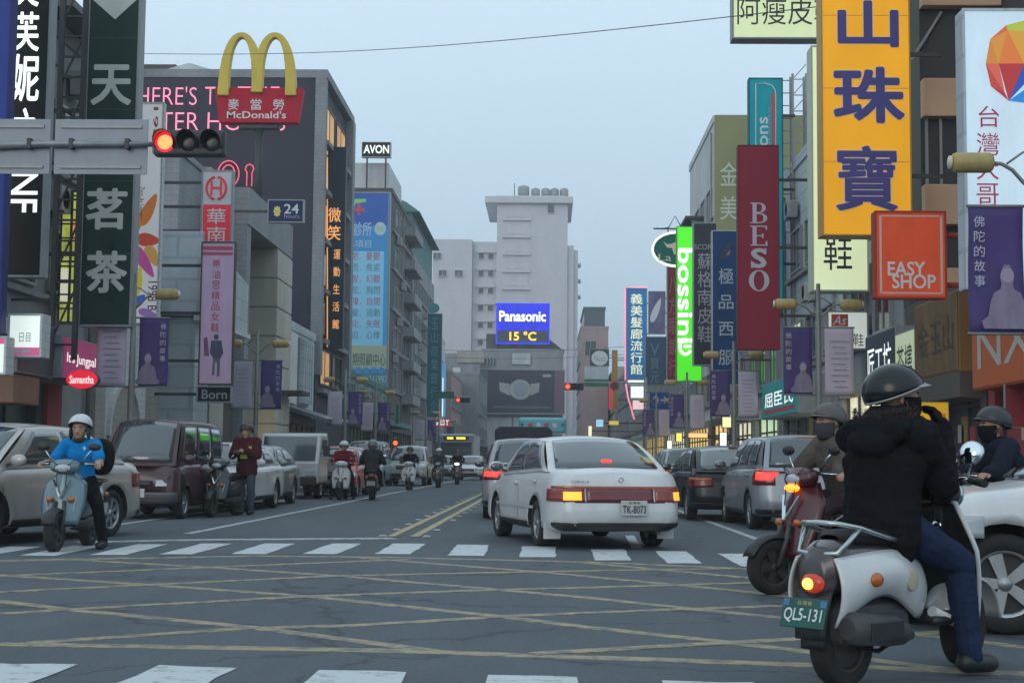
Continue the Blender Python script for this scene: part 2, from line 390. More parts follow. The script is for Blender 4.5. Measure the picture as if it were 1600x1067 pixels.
# ================================================================ buildings
M_glass = mat('window_glass_dark', (0.018, 0.022, 0.026), 0.08, spec=0.8)
M_glassb = mat('window_glass_blue', (0.05, 0.07, 0.085), 0.1, spec=0.8)
M_litw = mat('window_lit_warm', (0.9, 0.55, 0.2), 0.5, em=1.2, dirt=0.5, scale=1.5)
M_lits = mat('shop_lit_pale', (0.85, 0.8, 0.55), 0.5, em=1.0, dirt=0.6, scale=1.1)
M_lity = mat('shop_lit_yellow', (0.9, 0.65, 0.2), 0.5, em=1.1, dirt=0.5, scale=1.3)
M_litg = mat('shop_lit_green', (0.6, 0.8, 0.5), 0.5, em=0.9, dirt=0.5, scale=1.3)
M_frame = mat('window_frame_grey', (0.30, 0.31, 0.32), 0.5)
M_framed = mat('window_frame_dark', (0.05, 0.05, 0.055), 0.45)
M_steel = mat('steel_dark', (0.045, 0.047, 0.05), 0.55, metal=0.3)
M_steelg = mat('steel_galvanised', (0.32, 0.33, 0.34), 0.5, metal=0.5, dirt=0.3)
WALLS = {k: mat('wall_'+k, c, 0.8, dirt=d, scale=0.7, bump=0.15, tile={'tower': .3, 'brown': .15, 'white': .16, 'grey': .18, 'pink': .16, 'concrete': .0, 'beige': .18, 'paleblue': .6}.get(k, 0)) for k, c, d in [
    ('grey', (0.29, 0.295, 0.31), 0.35), ('dark', (0.040, 0.038, 0.056), 0.25), ('paleblue', (0.52, 0.57, 0.60), 0.3), ('granite', (0.50, 0.46, 0.41), 0.3),
    ('darkgreen', (0.035, 0.06, 0.06), 0.3), ('brown', (0.10, 0.085, 0.08), 0.35), ('tower', (0.64, 0.61, 0.65), 0.10), ('beige', (0.42, 0.39, 0.34), 0.35),
    ('pink', (0.42, 0.30, 0.30), 0.25), ('greenroof', (0.10, 0.22, 0.21), 0.25), ('concrete', (0.30, 0.30, 0.31), 0.45), ('white', (0.68, 0.69, 0.69), 0.3), ('olive', (0.26, 0.26, 0.12), 0.2),
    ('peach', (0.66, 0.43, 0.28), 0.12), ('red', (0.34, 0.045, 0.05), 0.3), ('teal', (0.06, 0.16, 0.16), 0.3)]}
def win_x(par, xf, s, y0, y1, z0, z1, pane=None, fr=None, name='window'):
    """window on a street front (plane x = xf, outward direction s)"""
    t = 0.07; mb = MB()
    for a in ((y0, y0+t, z0, z1), (y1-t, y1, z0, z1), (y0+t, y1-t, z1-t, z1), (y0+t, y1-t, z0, z0+t)): mb.bx(xf, xf+s*0.09, *a)
    mb.bx(xf, xf+s*0.06, (y0+y1)/2-.03, (y0+y1)/2+.03, z0+t, z1-t)
    w = mb.build(name, fr or M_frame, par)
    MB().bx(xf+s*0.004, xf+s*0.03, y0+t*.9, y1-t*.9, z0+t*.9, z1-t*.9).build('pane', pane or M_glass, w)
    return w
def win_y(par, yf, x0, x1, z0, z1, pane=None, fr=None, mull=True, d=0.09):
    t = 0.07; mb = MB()
    for a in ((x0, x0+t, z0, z1), (x1-t, x1, z0, z1), (x0+t, x1-t, z1-t, z1), (x0+t, x1-t, z0, z0+t)): mb.bx(a[0], a[1], yf-d, yf, a[2], a[3])
    if mull: mb.bx((x0+x1)/2-.03, (x0+x1)/2+.03, yf-d*.7, yf, z0+t, z1-t)
    w = mb.build('window', fr or M_frame, par)
    MB().bx(x0+t*.9, x1-t*.9, yf-.03, yf-.004, z0+t*.9, z1-t*.9).build('pane', pane or M_glass, w)
    return w
def block(name, label, x0, x1, y0, y1, H, m, cat='building', parapet=0.35, z0=0.0):
    t = thing(name, label, cat, ((x0+x1)/2, (y0+y1)/2, 0.0)); cx, cy = (x0+x1)/2, (y0+y1)/2
    t['_o'] = [cx, cy]
    MB().bx(x0, x1, y0, y1, z0, H).build('wall', m, t, loc=(-cx, -cy, 0))
    if parapet:
        mb = MB(); e = 0.06
        mb.bx(x0-e, x1+e, y0-e, y0+.2, H, H+parapet); mb.bx(x0-e, x1+e, y1-.2, y1+e, H, H+parapet)
        mb.bx(x0-e, x0+.2, y0+.2, y1-.2, H, H+parapet); mb.bx(x1-.2, x1+e, y0+.2, y1-.2, H, H+parapet)
        mb.build('parapet', m, t, loc=(-cx, -cy, 0))
    return t
def fix(t):                                # children were modelled in world place: shift them under their thing
    cx, cy = t['_o']; del t['_o']
    for c in t.children:
        if c.location.length < 1e-6: c.location = (-cx, -cy, 0)
def part(t, name, m, *boxes, bevel=0.0):
    mb = MB()
    for b in boxes: mb.bx(*b)
    return mb.build(name, m, t, bevel=bevel)
def shopfront(t, xf, s, y0, y1, h=2.9, lit=None, pil=None, goods=True):
    """open street-level shop: pillars, lintel, glazed front, lit inside"""
    pil = pil or M_frame
    for y in (y0+.02, y1-.38): part(t, 'pillar', pil, (xf-s*0.02, xf+s*0.22, y, y+.36, 0.12, h))
    part(t, 'lintel', pil, (xf-s*0.02, xf+s*0.25, y0, y1, h, h+.3))
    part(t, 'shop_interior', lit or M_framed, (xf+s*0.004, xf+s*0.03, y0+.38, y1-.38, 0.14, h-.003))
    n = max(2, int((y1-y0-.8)/1.3)); st = (y1-y0-.8)/n
    for k in range(n+1): part(t, 'mullion', M_framed, (xf+s*0.03, xf+s*0.09, y0+.4+k*st-.03, y0+.4+k*st+.03, 0.14, h-.01))
    part(t, 'transom', M_framed, (xf+s*0.035, xf+s*0.085, y0+.45, y1-.45, 2.15, 2.22))
    if goods:
        rr = random.Random(int(y0*10))
        for k in range(int((y1-y0)*1.6)):
            yy = rr.uniform(y0+.6, y1-.6); zz = rr.choice((0.14, 0.9, 1.5)); c = rr.choice([(.4, .06, .06), (.05, .1, .2), (.5, .45, .35), (.05, .05, .05), (.35, .2, .05), (.1, .25, .15)])
            part(t, 'display_goods', mat('goods_%d' % (hash(c) % 97), c, 0.6), (xf+s*0.03, xf+s*0.06, yy-.2, yy+.2, zz, zz+rr.uniform(.3, .6)))
def row(t, xf, s, y0, y1, zs, hz=1.4, w=1.5, gap=0.8, lit=None, seed=1, fr=None):
    rr = random.Random(seed); n = int((y1-y0-gap)/(w+gap))
    if n < 1: return
    off = ((y1-y0)-(n*w+(n-1)*gap))/2
    for z in zs:
        for k in range(n):
            y = y0+off+k*(w+gap)
            win_x(t, xf, s, y, y+w, z, z+hz, (lit if lit and rr.random() < .5 else rr.choice([M_glass, M_glassb])), fr)
        part(t, 'ledge', WALLS['concrete'], (xf-s*.01, xf+s*.14, y0+.1, y1-.1, z-.22, z-.1))
def tank(t, x, y, z, r=0.6, h=1.2):
    MB().lathe([(0.01, h+.28), (.18, h+.26), (.2, h+.2), (r*.92, h), (r, h-.1), (r, h*.66), (r*1.03, h*.64), (r, h*.6), (r, h*.33), (r*1.03, h*.31), (r, h*.28), (r, .12), (r*.9, .0), (0.01, 0)], 16, c=(x, y, z)).build('water_tank', M_steelg, t)
LX, RX = -10.8, 7.8

# ---- left side
t = block('shop_building', 'grey concrete building behind the iron sign frame of the tall dark signs', -20, LX, 27.0, 34.2, 10.2, WALLS['concrete'])
part(t, 'roof_awning', mat('tin_roof_dark', (0.06, 0.062, 0.07), 0.5), (-15, -10.1, 30.2, 34.3, 10.56, 10.72))
row(t, LX, 1, 27.5, 34, [4.6, 7.4], seed=3)
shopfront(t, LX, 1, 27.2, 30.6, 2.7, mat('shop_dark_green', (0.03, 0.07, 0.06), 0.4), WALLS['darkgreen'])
part(t, 'red_pier', WALLS['red'], (LX-.01, LX+.3, 30.7, 31.6, .12, 3.0))
part(t, 'awning', mat('awning_brown', (0.28, 0.16, 0.10), 0.7, dirt=.3), (LX+.25, LX+.85, 27.2, 28.6, 2.05, 2.6), bevel=.03)
fix(t)
t = block('arched_shop', 'pale shop with a round arched niche beside the red pier', -19, LX, 34.3, 40.2, 5.4, WALLS['white'])
def arch(t, xf, y, w, h, m):
    pts = [(y-w/2, .14), (y+w/2, .14)]+[(y+w/2*math.cos(a*math.pi/10), h-w/2+w/2*math.sin(a*math.pi/10)) for a in range(11)]
    MB().prism(pts, xf+.005, xf+.03, ax='X').build('arched_niche', m, t)
    pts2 = [(y+(w/2+.16)*math.cos(a*math.pi/12), h-w/2+(w/2+.16)*math.sin(a*math.pi/12)) for a in range(13)]
    pts3 = [(y+(w/2)*math.cos(a*math.pi/12), h-w/2+(w/2)*math.sin(a*math.pi/12)) for a in range(12, -1, -1)]
    mb = MB()
    for i in range(12):
        mb.prism([pts2[i], pts2[i+1], pts3[11-i], pts3[12-i]], xf-.01, xf+.09, ax='X')
    mb.build('arch_moulding', WALLS['white'], t)
arch(t, LX, 37.3, 2.6, 2.9, WALLS['beige'])
part(t, 'pilaster', WALLS['beige'], (LX-.01, LX+.16, 34.4, 35.2, .12, 5.2)); part(t, 'pilaster', WALLS['beige'], (LX-.01, LX+.16, 39.3, 40.1, .12, 5.2))
fix(t)
t = block('showroom', 'pale blue-grey showroom with a sloping roof edge and tall pier', -19, LX, 40.4, 46.4, 5.9, WALLS['paleblue'], parapet=0)
MB().prism([(40.3, 5.0), (46.6, 5.0), (46.6, 6.6), (40.3, 7.35)], -13, LX+1.2, ax='X').build('roof_box', WALLS['paleblue'], t, bevel=.02)
part(t, 'roof_edge', WALLS['white'], (LX+1.0, LX+1.3, 40.3, 46.6, 4.86, 5.0))
part(t, 'pier', WALLS['paleblue'], (LX-.02, LX+1.0, 40.5, 42.2, .12, 4.97)); part(t, 'pier', WALLS['granite'], (LX-.02, LX+.55, 44.4, 46.3, .12, 4.97))
part(t, 'shop_window', M_glassb, (LX-.01, LX+.05, 42.3, 44.3, .3, 3.1))
part(t, 'fascia_board', M_framed, (LX+.05, LX+.9, 42.25, 44.35, 3.15, 3.75))
fix(t)
t = block('grey_annex', 'plain grey wall rising behind the sloping showroom roof', -20, LX-1.2, 46.8, 50.3, 10.9, WALLS['grey'], parapet=.2)
part(t, 'lower_front', WALLS['brown'], (LX-1.21, LX, 46.85, 50.25, .12, 5.6)); part(t, 'lower_ledge', M_framed, (LX, LX+.3, 46.85, 50.25, 3.3, 3.5))
part(t, 'air_conditioner', WALLS['white'], (LX-1.2, LX-.7, 48, 48.9, 6.3, 6.9), bevel=.03)
part(t, 'shop_lamp_panel', M_lity, (LX, LX+.03, 47.5, 48.6, .4, 2.6))
fix(t)
t = block('portal_building', 'building with a deep grey portal frame, dark green front and granite pier', -20, LX-1.0, 50.5, 59.3, 9.6, WALLS['darkgreen'], parapet=0)
part(t, 'portal_beam', WALLS['grey'], (LX-1.0, LX+.35, 50.5, 59.3, 9.2, 10.5)); part(t, 'roof_slab', WALLS['beige'], (-20, LX-1.01, 50.5, 59.3, 9.61, 11.2))
part(t, 'portal_pier', WALLS['grey'], (LX-1.0, LX+.3, 50.5, 51.2, .12, 9.19))
gr = part(t, 'granite_pier', WALLS['granite'], (LX-1.0, LX+.3, 56.2, 59.3, .12, 9.19))
for k in range(8): part(t, 'granite_slab', WALLS['granite'], (LX-.98, LX+.36, 56.14, 59.34, .2+k*1.12, 1.26+k*1.12), bevel=.015)
for k in range(4): win_x(t, LX-1.0, 1, 51.6+k*1.1, 52.5+k*1.1, 3.6, 8.8, M_glass, M_framed)
shopfront(t, LX-1.0, 1, 51.2, 56.1, 2.9, M_lity, WALLS['darkgreen'])
part(t, 'awning', mat('awning_dark', (0.05, 0.045, 0.05), .7), (LX-.3, LX+1.2, 57.3, 59.2, 3.6, 3.75))
fix(t)
t = block('low_shop', 'low pale shop with dark awning beneath the blank dark wall', -20, LX, 59.6, 67.6, 6.5, WALLS['paleblue'])
part(t, 'peeling_panel', WALLS['white'], (LX-.01, LX+.12, 60.2, 62.4, 3.4, 6.4)); part(t, 'dark_panel', WALLS['grey'], (LX-.01, LX+.1, 63, 65.6, 3.4, 6.3))
for k in range(5): part(t, 'fin', WALLS['paleblue'], (LX+.09, LX+.3, 63.1+k*.55, 63.3+k*.55, 3.5, 6.2))
MB().prism([(LX, 3.3), (LX+1.7, 2.75), (LX+1.7, 2.62), (LX, 3.1)], 59.8, 67.4, ax='Y').build('awning', mat('awning_slate', (0.12, 0.14, 0.16), .6, dirt=.3), t)
part(t, 'awning_edge', WALLS['white'], (LX+1.66, LX+1.74, 59.8, 67.4, 2.74, 2.86))
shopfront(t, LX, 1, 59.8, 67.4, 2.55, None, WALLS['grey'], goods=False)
fix(t)
# dark block with the neon side wall
M_litd = mat('window_lit_dusk', (0.8, 0.42, 0.14), 0.5, em=0.6, dirt=0.6, scale=1.2)
t = block('dark_office_block', 'tall dark building with a blank side wall carrying pink neon lettering', -27, LX, 68.0, 77.5, 19.0, WALLS['dark'], parapet=0)
part(t, 'roof_slab', WALLS['grey'], (-27.1, LX+.3, 67.95, 77.7, 19.01, 19.4)); part(t, 'corner_pier', WALLS['grey'], (LX-.25, LX+.25, 67.9, 68.5, 5, 18.99))
part(t, 'street_pier', WALLS['grey'], (LX, LX+.4, 76.6, 77.5, 5, 18.99))
for k in range(6):
    z = 4.6+k*2.35
    win_x(t, LX, 1, 69.0, 72.2, z, z+1.7, M_litd if k in (0, 3, 5) else M_glass, M_framed); win_x(t, LX, 1, 72.8, 76.2, z, z+1.7, M_litd if k == 5 else M_glass, M_framed)
    part(t, 'balcony_slab', WALLS['grey'], (LX+.01, LX+.35, 68.6, 76.5, z-.42, z-.2))
for x, w, h in ((-17.6, 2.9, .85),):
    MB().prism([(x-w, 19.41), (x+w, 19.41), (x, 19.41+h)], 70, 75, ax='Y').build('roof_shed', WALLS['white'], t)
part(t, 'roof_hut', WALLS['brown'], (-24, -19.6, 75.2, 77, 19.42, 21.6))
M_neon = mat('neon_pink', (0.9, 0.18, 0.32), 0.4, em=1.0, emc=(0.85, 0.24, 0.38))
M_neonr = mat('neon_red', (0.9, 0.08, 0.15), 0.4, em=.75, emc=(0.95, 0.12, 0.2))
def on_wall(x0, y0, x1, y1, Y):
    a, b = at(x0, y1, Y), at(x1, y0, Y); return (a.x+b.x)/2, (a.z+b.z)/2, b.x-a.x, b.z-a.z
mb = MB(); wy = 67.66
for s_, bx_ in (("HERE'S", (214, 136, 308, 164)), ('TO', (320, 136, 361, 164)), ('THE', (371, 136, 437, 164)), ('AFTER', (207, 176, 311, 204)), ('HOURS', (324, 176, 446, 204))):
    x, z, w, h = on_wall(*bx_, wy); glyphs(mb, s_, x, z, w, h, wy, -0.012)
mb.build('neon_lettering', M_neon, t)
mb = MB()
c = at(357, 272, wy); mb.tube([(c.x+.5*math.cos(a*.25), wy-.02, c.z+.62*math.sin(a*.25)) for a in range(26)], .03, 6, cap=False); mb.tube([(c.x+.3*math.cos(a*.25), wy-.02, c.z+.42*math.sin(a*.25)) for a in range(26)], .03, 6, cap=False)
c = at(390, 268, wy); mb.tube([(c.x-.12, wy-.02, c.z-.7), (c.x-.12, wy-.02, c.z-.05), (c.x-.2, wy-.02, c.z+.1), (c.x-.14, wy-.02, c.z+.27), (c.x, wy-.02, c.z+.33), (c.x+.14, wy-.02, c.z+.27), (c.x+.2, wy-.02, c.z+.1), (c.x+.12, wy-.02, c.z-.05), (c.x+.12, wy-.02, c.z-.7)], .03, 6)
mb.build('neon_drawing', M_neonr, t)
fix(t)
t = block('cafe_block', 'low green-fronted shop building between dark block and clinic', -20, LX, 78, 99.2, 5.6, WALLS['teal'])
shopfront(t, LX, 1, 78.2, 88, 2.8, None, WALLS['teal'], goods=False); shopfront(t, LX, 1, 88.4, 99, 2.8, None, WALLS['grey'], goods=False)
part(t, 'canopy', WALLS['greenroof'], (LX+.01, LX+1.6, 78.2, 99, 3.15, 3.45)); row(t, LX, 1, 78, 99, [3.9], seed=5)
fix(t)
t = block('clinic_building', 'brown tiled clinic building behind the huge blue clinic billboard', -22, LX, 99.5, 115, 19.3, WALLS['brown'])
row(t, LX, 1, 100, 115, [6, 8.8, 11.6, 14.4, 17.0], hz=1.6, w=2.2, seed=8)
part(t, 'penthouse', WALLS['white'], (-15.2, -11.2, 101, 110, 19.66, 21.7)); part(t, 'roof_hut', WALLS['grey'], (-19.5, -15.3, 100.5, 106, 19.66, 21.2))
for k in range(4): part(t, 'roof_rail', WALLS['white'], (-17, -14.6, 99.7, 99.78, 21.0+k*.35, 21.1+k*.35))
for k in range(6): part(t, 'balcony', WALLS['concrete'], (LX, LX+.9, 108, 114.5, 5.2+k*2.5, 5.9+k*2.5))
shopfront(t, LX, 1, 99.8, 114.6, 3.0, None, WALLS['brown'], goods=False)
fix(t)
t = block('green_roofed_house', 'brown grey house topped by a green metal storey', -22, LX, 116, 138, 17.5, WALLS['concrete'], parapet=0)
part(t, 'metal_storey', WALLS['greenroof'], (-21.9, LX-.15, 116.1, 137, 17.51, 20.8))
MB().prism([(-22.2, 20.81), (LX+.5, 20.81), (LX-.6, 21.6), (-16, 23.4), (-22.2, 23.4)], 115.8, 137.5, ax='Y').build('metal_roof', WALLS['greenroof'], t)
win_y(t, 116.09, -12.9, -11.5, 18.3, 20.0); row(t, LX, 1, 116, 138, [5, 8.2, 11.4, 14.4], hz=1.5, w=2.0, seed=9)
fix(t)
for i, (y0, y1, H, k, lab) in enumerate([(139, 158, 13.5, 'white', 'white narrow shop house behind the dark vertical sign'), (158.5, 178, 10.5, 'pink', 'pinkish low shop house near the end of the street'), (178.5, 204, 11.5, 'grey', 'grey corner house where the street ends')]):
    t = block('shop_house', lab, -24, LX+(-.3, .4, 2.4)[i], y0, y1, H, WALLS[k])
    row(t, LX+(-.3, .4, 2.4)[i], 1, y0, y1, [3.9+q*3.1 for q in range(int((H-4)/3.1))], w=2.2, seed=20+i)
    win_y(t, y0, LX-2.5, LX-.7, H-2.6, H-1.0)
    shopfront(t, LX+(-.3, .4, 2.4)[i], 1, y0+.2, y1-.2, 3, M_framed, WALLS['grey'], goods=False)
    fix(t)

# ---- right side
t = block('corner_jewellery_house', 'corner house with spandrels coloured peach as if lit and dark windows by the orange sign', RX+.2, 20, 21.8, 33.0, 4.6, WALLS['brown'], parapet=0)
part(t, 'upper_wall', WALLS['brown'], (RX+1.9, 20, 22, 33, 4.61, 16)); part(t, 'rear_wing', mat('room_dark', (0.035, 0.037, 0.04), .6), (RX+.2, RX+1.88, 31.5, 33.2, 4.61, 16))
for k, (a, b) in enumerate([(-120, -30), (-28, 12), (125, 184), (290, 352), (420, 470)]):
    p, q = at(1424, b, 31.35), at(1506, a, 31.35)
    part(t, 'spandrel', WALLS['peach'], (RX+.2, RX+1.89, 31.2, 31.5, p.z, q.z), bevel=.02)  # glow of the orange sign is put into the peach colour
for px in (1448, 1470): a = at(px, 230, 31.4); part(t, 'rail_post', M_steelg, (a.x-.03, a.x+.03, 31.38, 31.44, a.z-.9, a.z+1.0))
a, b = at(1424, 95, 31.42), at(1470, 20, 31.42); MB().bar(a, b, .14, .05).build('stair_beam', M_steelg, t)
shopfront(t, RX+.2, -1, 22.0, 26.2, 2.7, WALLS['red'], WALLS['red']); shopfront(t, RX+.2, -1, 26.3, 29.6, 2.7, M_framed, M_framed); shopfront(t, RX+.2, -1, 29.7, 32.9, 2.7, M_lity, WALLS['concrete'])
fix(t)
t = block('shoe_shop_house', 'grey shop house hung with glowing pale green shoe shop signs', RX+.2, 20, 33.2, 39.6, 12.5, WALLS['concrete'])
row(t, RX+.2, -1, 33.2, 39.6, [4.2, 7.2, 10], w=1.8, seed=31); shopfront(t, RX+.2, -1, 33.4, 39.4, 2.8, M_lits, WALLS['beige']); fix(t)
t = block('drugstore_house', 'pale green lit shop house behind the teal drugstore sign tower', RX+.2, 20, 39.8, 49.4, 10.6, WALLS['paleblue'])
row(t, RX+.2, -1, 40, 49, [4.2, 7.2], w=1.8, seed=33, lit=M_litg); shopfront(t, RX+.2, -1, 40, 44.4, 2.5, M_lits, WALLS['beige']); shopfront(t, RX+.2, -1, 44.6, 49.2, 2.5, WALLS['concrete'], WALLS['grey'])
part(t, 'roof_frame', M_steelg, (RX+.8, 12, 46, 46.15, 10.96, 13.2), (RX+.8, RX+.95, 46.2, 48, 10.96, 13.2))
MB().prism([(RX+.2, 11.2), (13, 11.2), (13, 13.6), (RX+2.5, 12.9)], 44.2, 44.5, ax='Y').build('roof_gable', WALLS['concrete'], t); fix(t)
t = block('tailor_house', 'grey shop house behind the navy tailor sign', RX+.2, 20, 49.6, 62, 8.6, WALLS['grey'])
row(t, RX+.2, -1, 50, 62, [3.9, 6.4], w=1.8, seed=35); shopfront(t, RX+.2, -1, 49.8, 55.6, 2.7, M_litg, WALLS['beige']); shopfront(t, RX+.2, -1, 55.8, 61.8, 2.7, M_lits, WALLS['grey']); fix(t)
t = block('olive_fronted_house', 'white tall house with an olive front panel above the red sign', RX+.1, 20, 70, 82, 17.4, WALLS['white'])
a, b = at(1117, 352, 69.9), at(1160, 243, 69.9)
part(t, 'olive_panel', WALLS['olive'], (a.x, 14, 69.82, 69.99, a.z-2, 17.75))
mb = MB()
for ch, y in (('金', 272), ('美', 325)): p = at(1139, y, 69.8); glyphs(mb, ch, p.x, p.z, .85, 1.15, 69.80, .004)
mb.build('lettering', mat('letter_silver', (0.45, 0.5, 0.42), .5), t)
row(t, RX+.1, -1, 70, 82, [4, 7, 10, 13], w=2, seed=37); part(t, 'tin_canopy', M_steel, (RX-.9, RX+.1, 74, 81, 13.4, 13.55)); part(t, 'glazed_balcony', M_glassb, (RX-.6, RX+.1, 74, 81, 11, 13.35))
shopfront(t, RX+.1, -1, 70.2, 81.8, 2.8, M_lity, WALLS['grey']); fix(t)
t = block('restaurant_house', 'low shop house with warm lit front beyond the tailor sign', RX+.1, 20, 62.2, 69.8, 7.8, WALLS['beige'])
shopfront(t, RX+.1, -1, 62.4, 69.6, 2.8, M_litw, WALLS['brown']); row(t, RX+.1, -1, 62.4, 69.6, [4.2], seed=40); fix(t)
for i, (y0, y1, H, k, lit, lab) in enumerate([(82.3, 98, 7.5, 'grey', M_lits, 'grey two storey shop house behind the blue vertical sign'), (98.3, 118, 8.5, 'concrete', M_lity, 'concrete shop house behind the neon edged sign'), (118.3, 140, 9.0, 'paleblue', M_litg, 'pale shop house past the neon edged sign'),
                                              (140.3, 165, 10, 'grey', M_framed, 'grey shop house beside the round white sign'), (176, 195, 17.0, 'pink', M_framed, 'pink house with a glazed rooftop near the white tower'), (165.3, 194, 11.5, 'beige', M_lits, 'beige flat roofed house beside the pink house at the street end')]):
    xf = (RX+.2, RX+.2, RX+.1, RX+.1, 3.9, RX-.2)[i]
    t = block('shop_house', lab, xf, 24 if i != 4 else 7.2, y0, y1, H, WALLS[k]); row(t, xf, -1, y0, y1, [3.9+q*3.1 for q in range(int((H-3.2)/3.1))], w=2.2, seed=50+i)
    shopfront(t, xf, -1, y0+.2, y1-.2, 2.9, lit, WALLS['grey'], goods=i < 2)
    if i == 4:
        part(t, 'roof_room', M_glassb, (xf+.4, 6.8, y0+.3, y1-1, H+.36, H+2.4)); part(t, 'roof_room_top', WALLS['teal'], (xf+.3, 6.9, y0+.2, y1-.9, H+2.41, H+2.7))
        win_y(t, y0, xf+.5, xf+1.9, H-3.2, H-1.4)
    fix(t)

# ---- the end of the street
TY = 262.0
def tx(px): return at(px, 500, TY).x
def tz(py): return at(790, py, TY).z
t = thing('white_tower', 'tall pale mauve apartment tower with round water tanks on its roof', 'building', ((tx(675)+tx(905))/2, TY+10, 0)); t['_o'] = [t.location.x, t.location.y]
W = WALLS['tower']
part(t, 'main_wall', W, (tx(775), tx(886), TY, TY+20, 0, tz(308)))
part(t, 'left_wing', W, (tx(676), tx(737), TY-1.2, TY+16, 0, tz(376))); part(t, 'middle_wing', W, (tx(737.5), tx(774.8), TY+.8, TY+17, 0, tz(377)))
part(t, 'right_wing', W, (tx(886.3), tx(896), TY+1, TY+17, 0, tz(382))); part(t, 'side_bay', W, (tx(896.3), tx(903), TY+2, TY+15, 0, tz(388)))
part(t, 'roof_slab', W, (tx(756), tx(894), TY-1.0, TY+21, tz(318.5), tz(308)+.01), bevel=.1)
part(t, 'roof_kerb', W, (tx(772), tx(884), TY+1, TY+18, tz(308)+.02, tz(304)))
for k in range(7): # recessed stair panels: shallow frames leave a shadow line on top
    z1 = tz(317+k*27); z0 = tz(317+k*27+25); x0, x1 = tx(787), tx(825)
    part(t, 'panel_head', W, (x0-.3, x1+.3, TY-.55, TY-.003, z1-.12, z1+.38)); part(t, 'stair_panel', W, (x0, x1, TY-.12, TY-.002, z0+.4, z1-.13))
for k in range(8):
    zt = tz(395+k*27)
    for a in (746, 761): win_y(t, TY+.8, tx(a), tx(a+9), zt-1.1, zt, M_glass, W, False, .3)
    part(t, 'window_head', W, (tx(743), tx(773), TY+.35, TY+.795, zt+.05, zt+.35))
win_y(t, TY, tx(854), tx(865), tz(333), tz(320), M_glass, W, False, .3)
for a, y in ((676, 397), (685, 424), (710, 424)): win_y(t, TY-1.2, tx(a), tx(a+13), tz(y+10), tz(y), M_glassb, WALLS['white'], True, .4)
for k in range(3): part(t, 'side_balcony', W, (tx(903), tx(908), TY+3, TY+7, tz(410+k*25), tz(407+k*25)))
for px, r in ((816, 1.05), (835, .78), (851, .78), (865, .78), (880, .78)): tank(t, tx(px), TY+1.9, tz(304)+.005, r, r*1.7)
MB().cyl((tx(801), TY+4, tz(305)), (tx(801), TY+4, tz(280)), .08, 6).build('aerial', M_steel, t); fix(t)
EY = 214.0
def ex(px): return at(px, 600, EY).x
def ez(py): return at(815, py, EY).z
t = thing('corner_arcade', 'dark old building at the street end carrying the electric signs and watch billboard', 'building', (ex(815), EY+6, 0)); t['_o'] = [t.location.x, t.location.y]
part(t, 'wall', WALLS['grey'], (ex(752), ex(880), EY, EY+13, 0, ez(545))); part(t, 'side_wing', WALLS['concrete'], (ex(690), ex(751.5), EY-4, EY+12, 0, ez(556))); part(t, 'roof_hut', WALLS['brown'], (ex(758), ex(776), EY+2, EY+8, ez(545)+.01, ez(520)))
MB().prism([(ex(776.5), ez(545)+.01), (ex(882), ez(545)+.01), (ex(876), ez(541)), (ex(858), ez(527)), (ex(776.5), ez(527))], EY+3, EY+10).build('pitched_roof', WALLS['brown'], t)
part(t, 'shutter', WALLS['white'], (ex(757), ex(800), EY-.1, EY-.01, 0, ez(652))); part(t, 'shutter', WALLS['white'], (ex(803), ex(876), EY-.1, EY-.01, 0, ez(652)))
part(t, 'wing_sign_board', WALLS['beige'], (ex(716), ex(757), EY-4.3, EY-4.01, ez(570), ez(552))); part(t, 'wing_banner', WALLS['white'], (ex(710), ex(722), EY-4.35, EY-4.02, ez(612), ez(578)))
for k in range(4): win_y(t, EY, ex(756+k*5), ex(760+k*5), ez(572), ez(560), M_glass, M_frame, False)
for k in range(5): win_y(t, EY-4, ex(692+k*11), ex(699+k*11), ez(640), ez(622), M_glass, M_frame, False)
for k in range(4): part(t, 'awning', WALLS[('teal', 'red', 'beige', 'pink')[k]], (ex(692+k*15), ex(704+k*15), EY-5.2, EY-4.02, ez(676), ez(670)))
part(t, 'sign_scaffold', M_steel, (ex(779), ex(781), EY+.5, EY+.8, ez(545), ez(525)), (ex(856), ex(858), EY+.5, EY+.8, ez(545), ez(525)), (ex(815), ex(817), EY+.5, EY+.8, ez(545), ez(525)))
fix(t)
t = block('far_block', 'distant pale block of flats beside the white tower', ex(906), ex(946), 236, 250, at(925, 545, 236).z, WALLS['tower'])
for k in range(3): win_y(t, 236, ex(912), ex(920), 6+k*4, 8+k*4, M_glass, W, False)
fix(t)
t = block('far_block', 'plain far house behind the teal sign, left of the tower foot', -32, ex(690)-1, 212, 226, at(700, 545, 212).z, WALLS['concrete']); fix(t)

# AIRCON units, pipes and grilles on the fronts
M_ac = mat('aircon_white', (.42, .43, .42), .5, dirt=.4, scale=4); M_pipe = mat('drain_pipe', (.24, .24, .23), .6, dirt=.4)
def clutter(t, xf, s, spots, pipes=()):
    loc = Vector(t.location)
    for y, z in spots:
        a = MB().bx(0, s*.32, -.4, .4, 0, .55).build('air_conditioner', M_ac, t, bevel=.02); a.location = (xf+s*.09-loc.x, y-loc.y, z)
        MB().lathe([(.0, 0), (.2, 0), (.21, .01)], 16, 'X', (s*.32, -.1, .28)).build('fan_grille', M_framed, a); MB().bar((0, -.3, -.02), (s*.34, -.3, -.02), .04).build('support', M_steel, a)
    for y, z0, z1 in pipes: MB().cyl((xf+s*.1-loc.x, y-loc.y, z0), (xf+s*.1-loc.x, y-loc.y, z1), .05, 8).build('drain_pipe', M_pipe, t)
BYL = {o.get('label', ''): o for o in col.objects if o.get('category') == 'building'}
def bl(start): return [o for l_, o in BYL.items() if l_.startswith(start)][0]
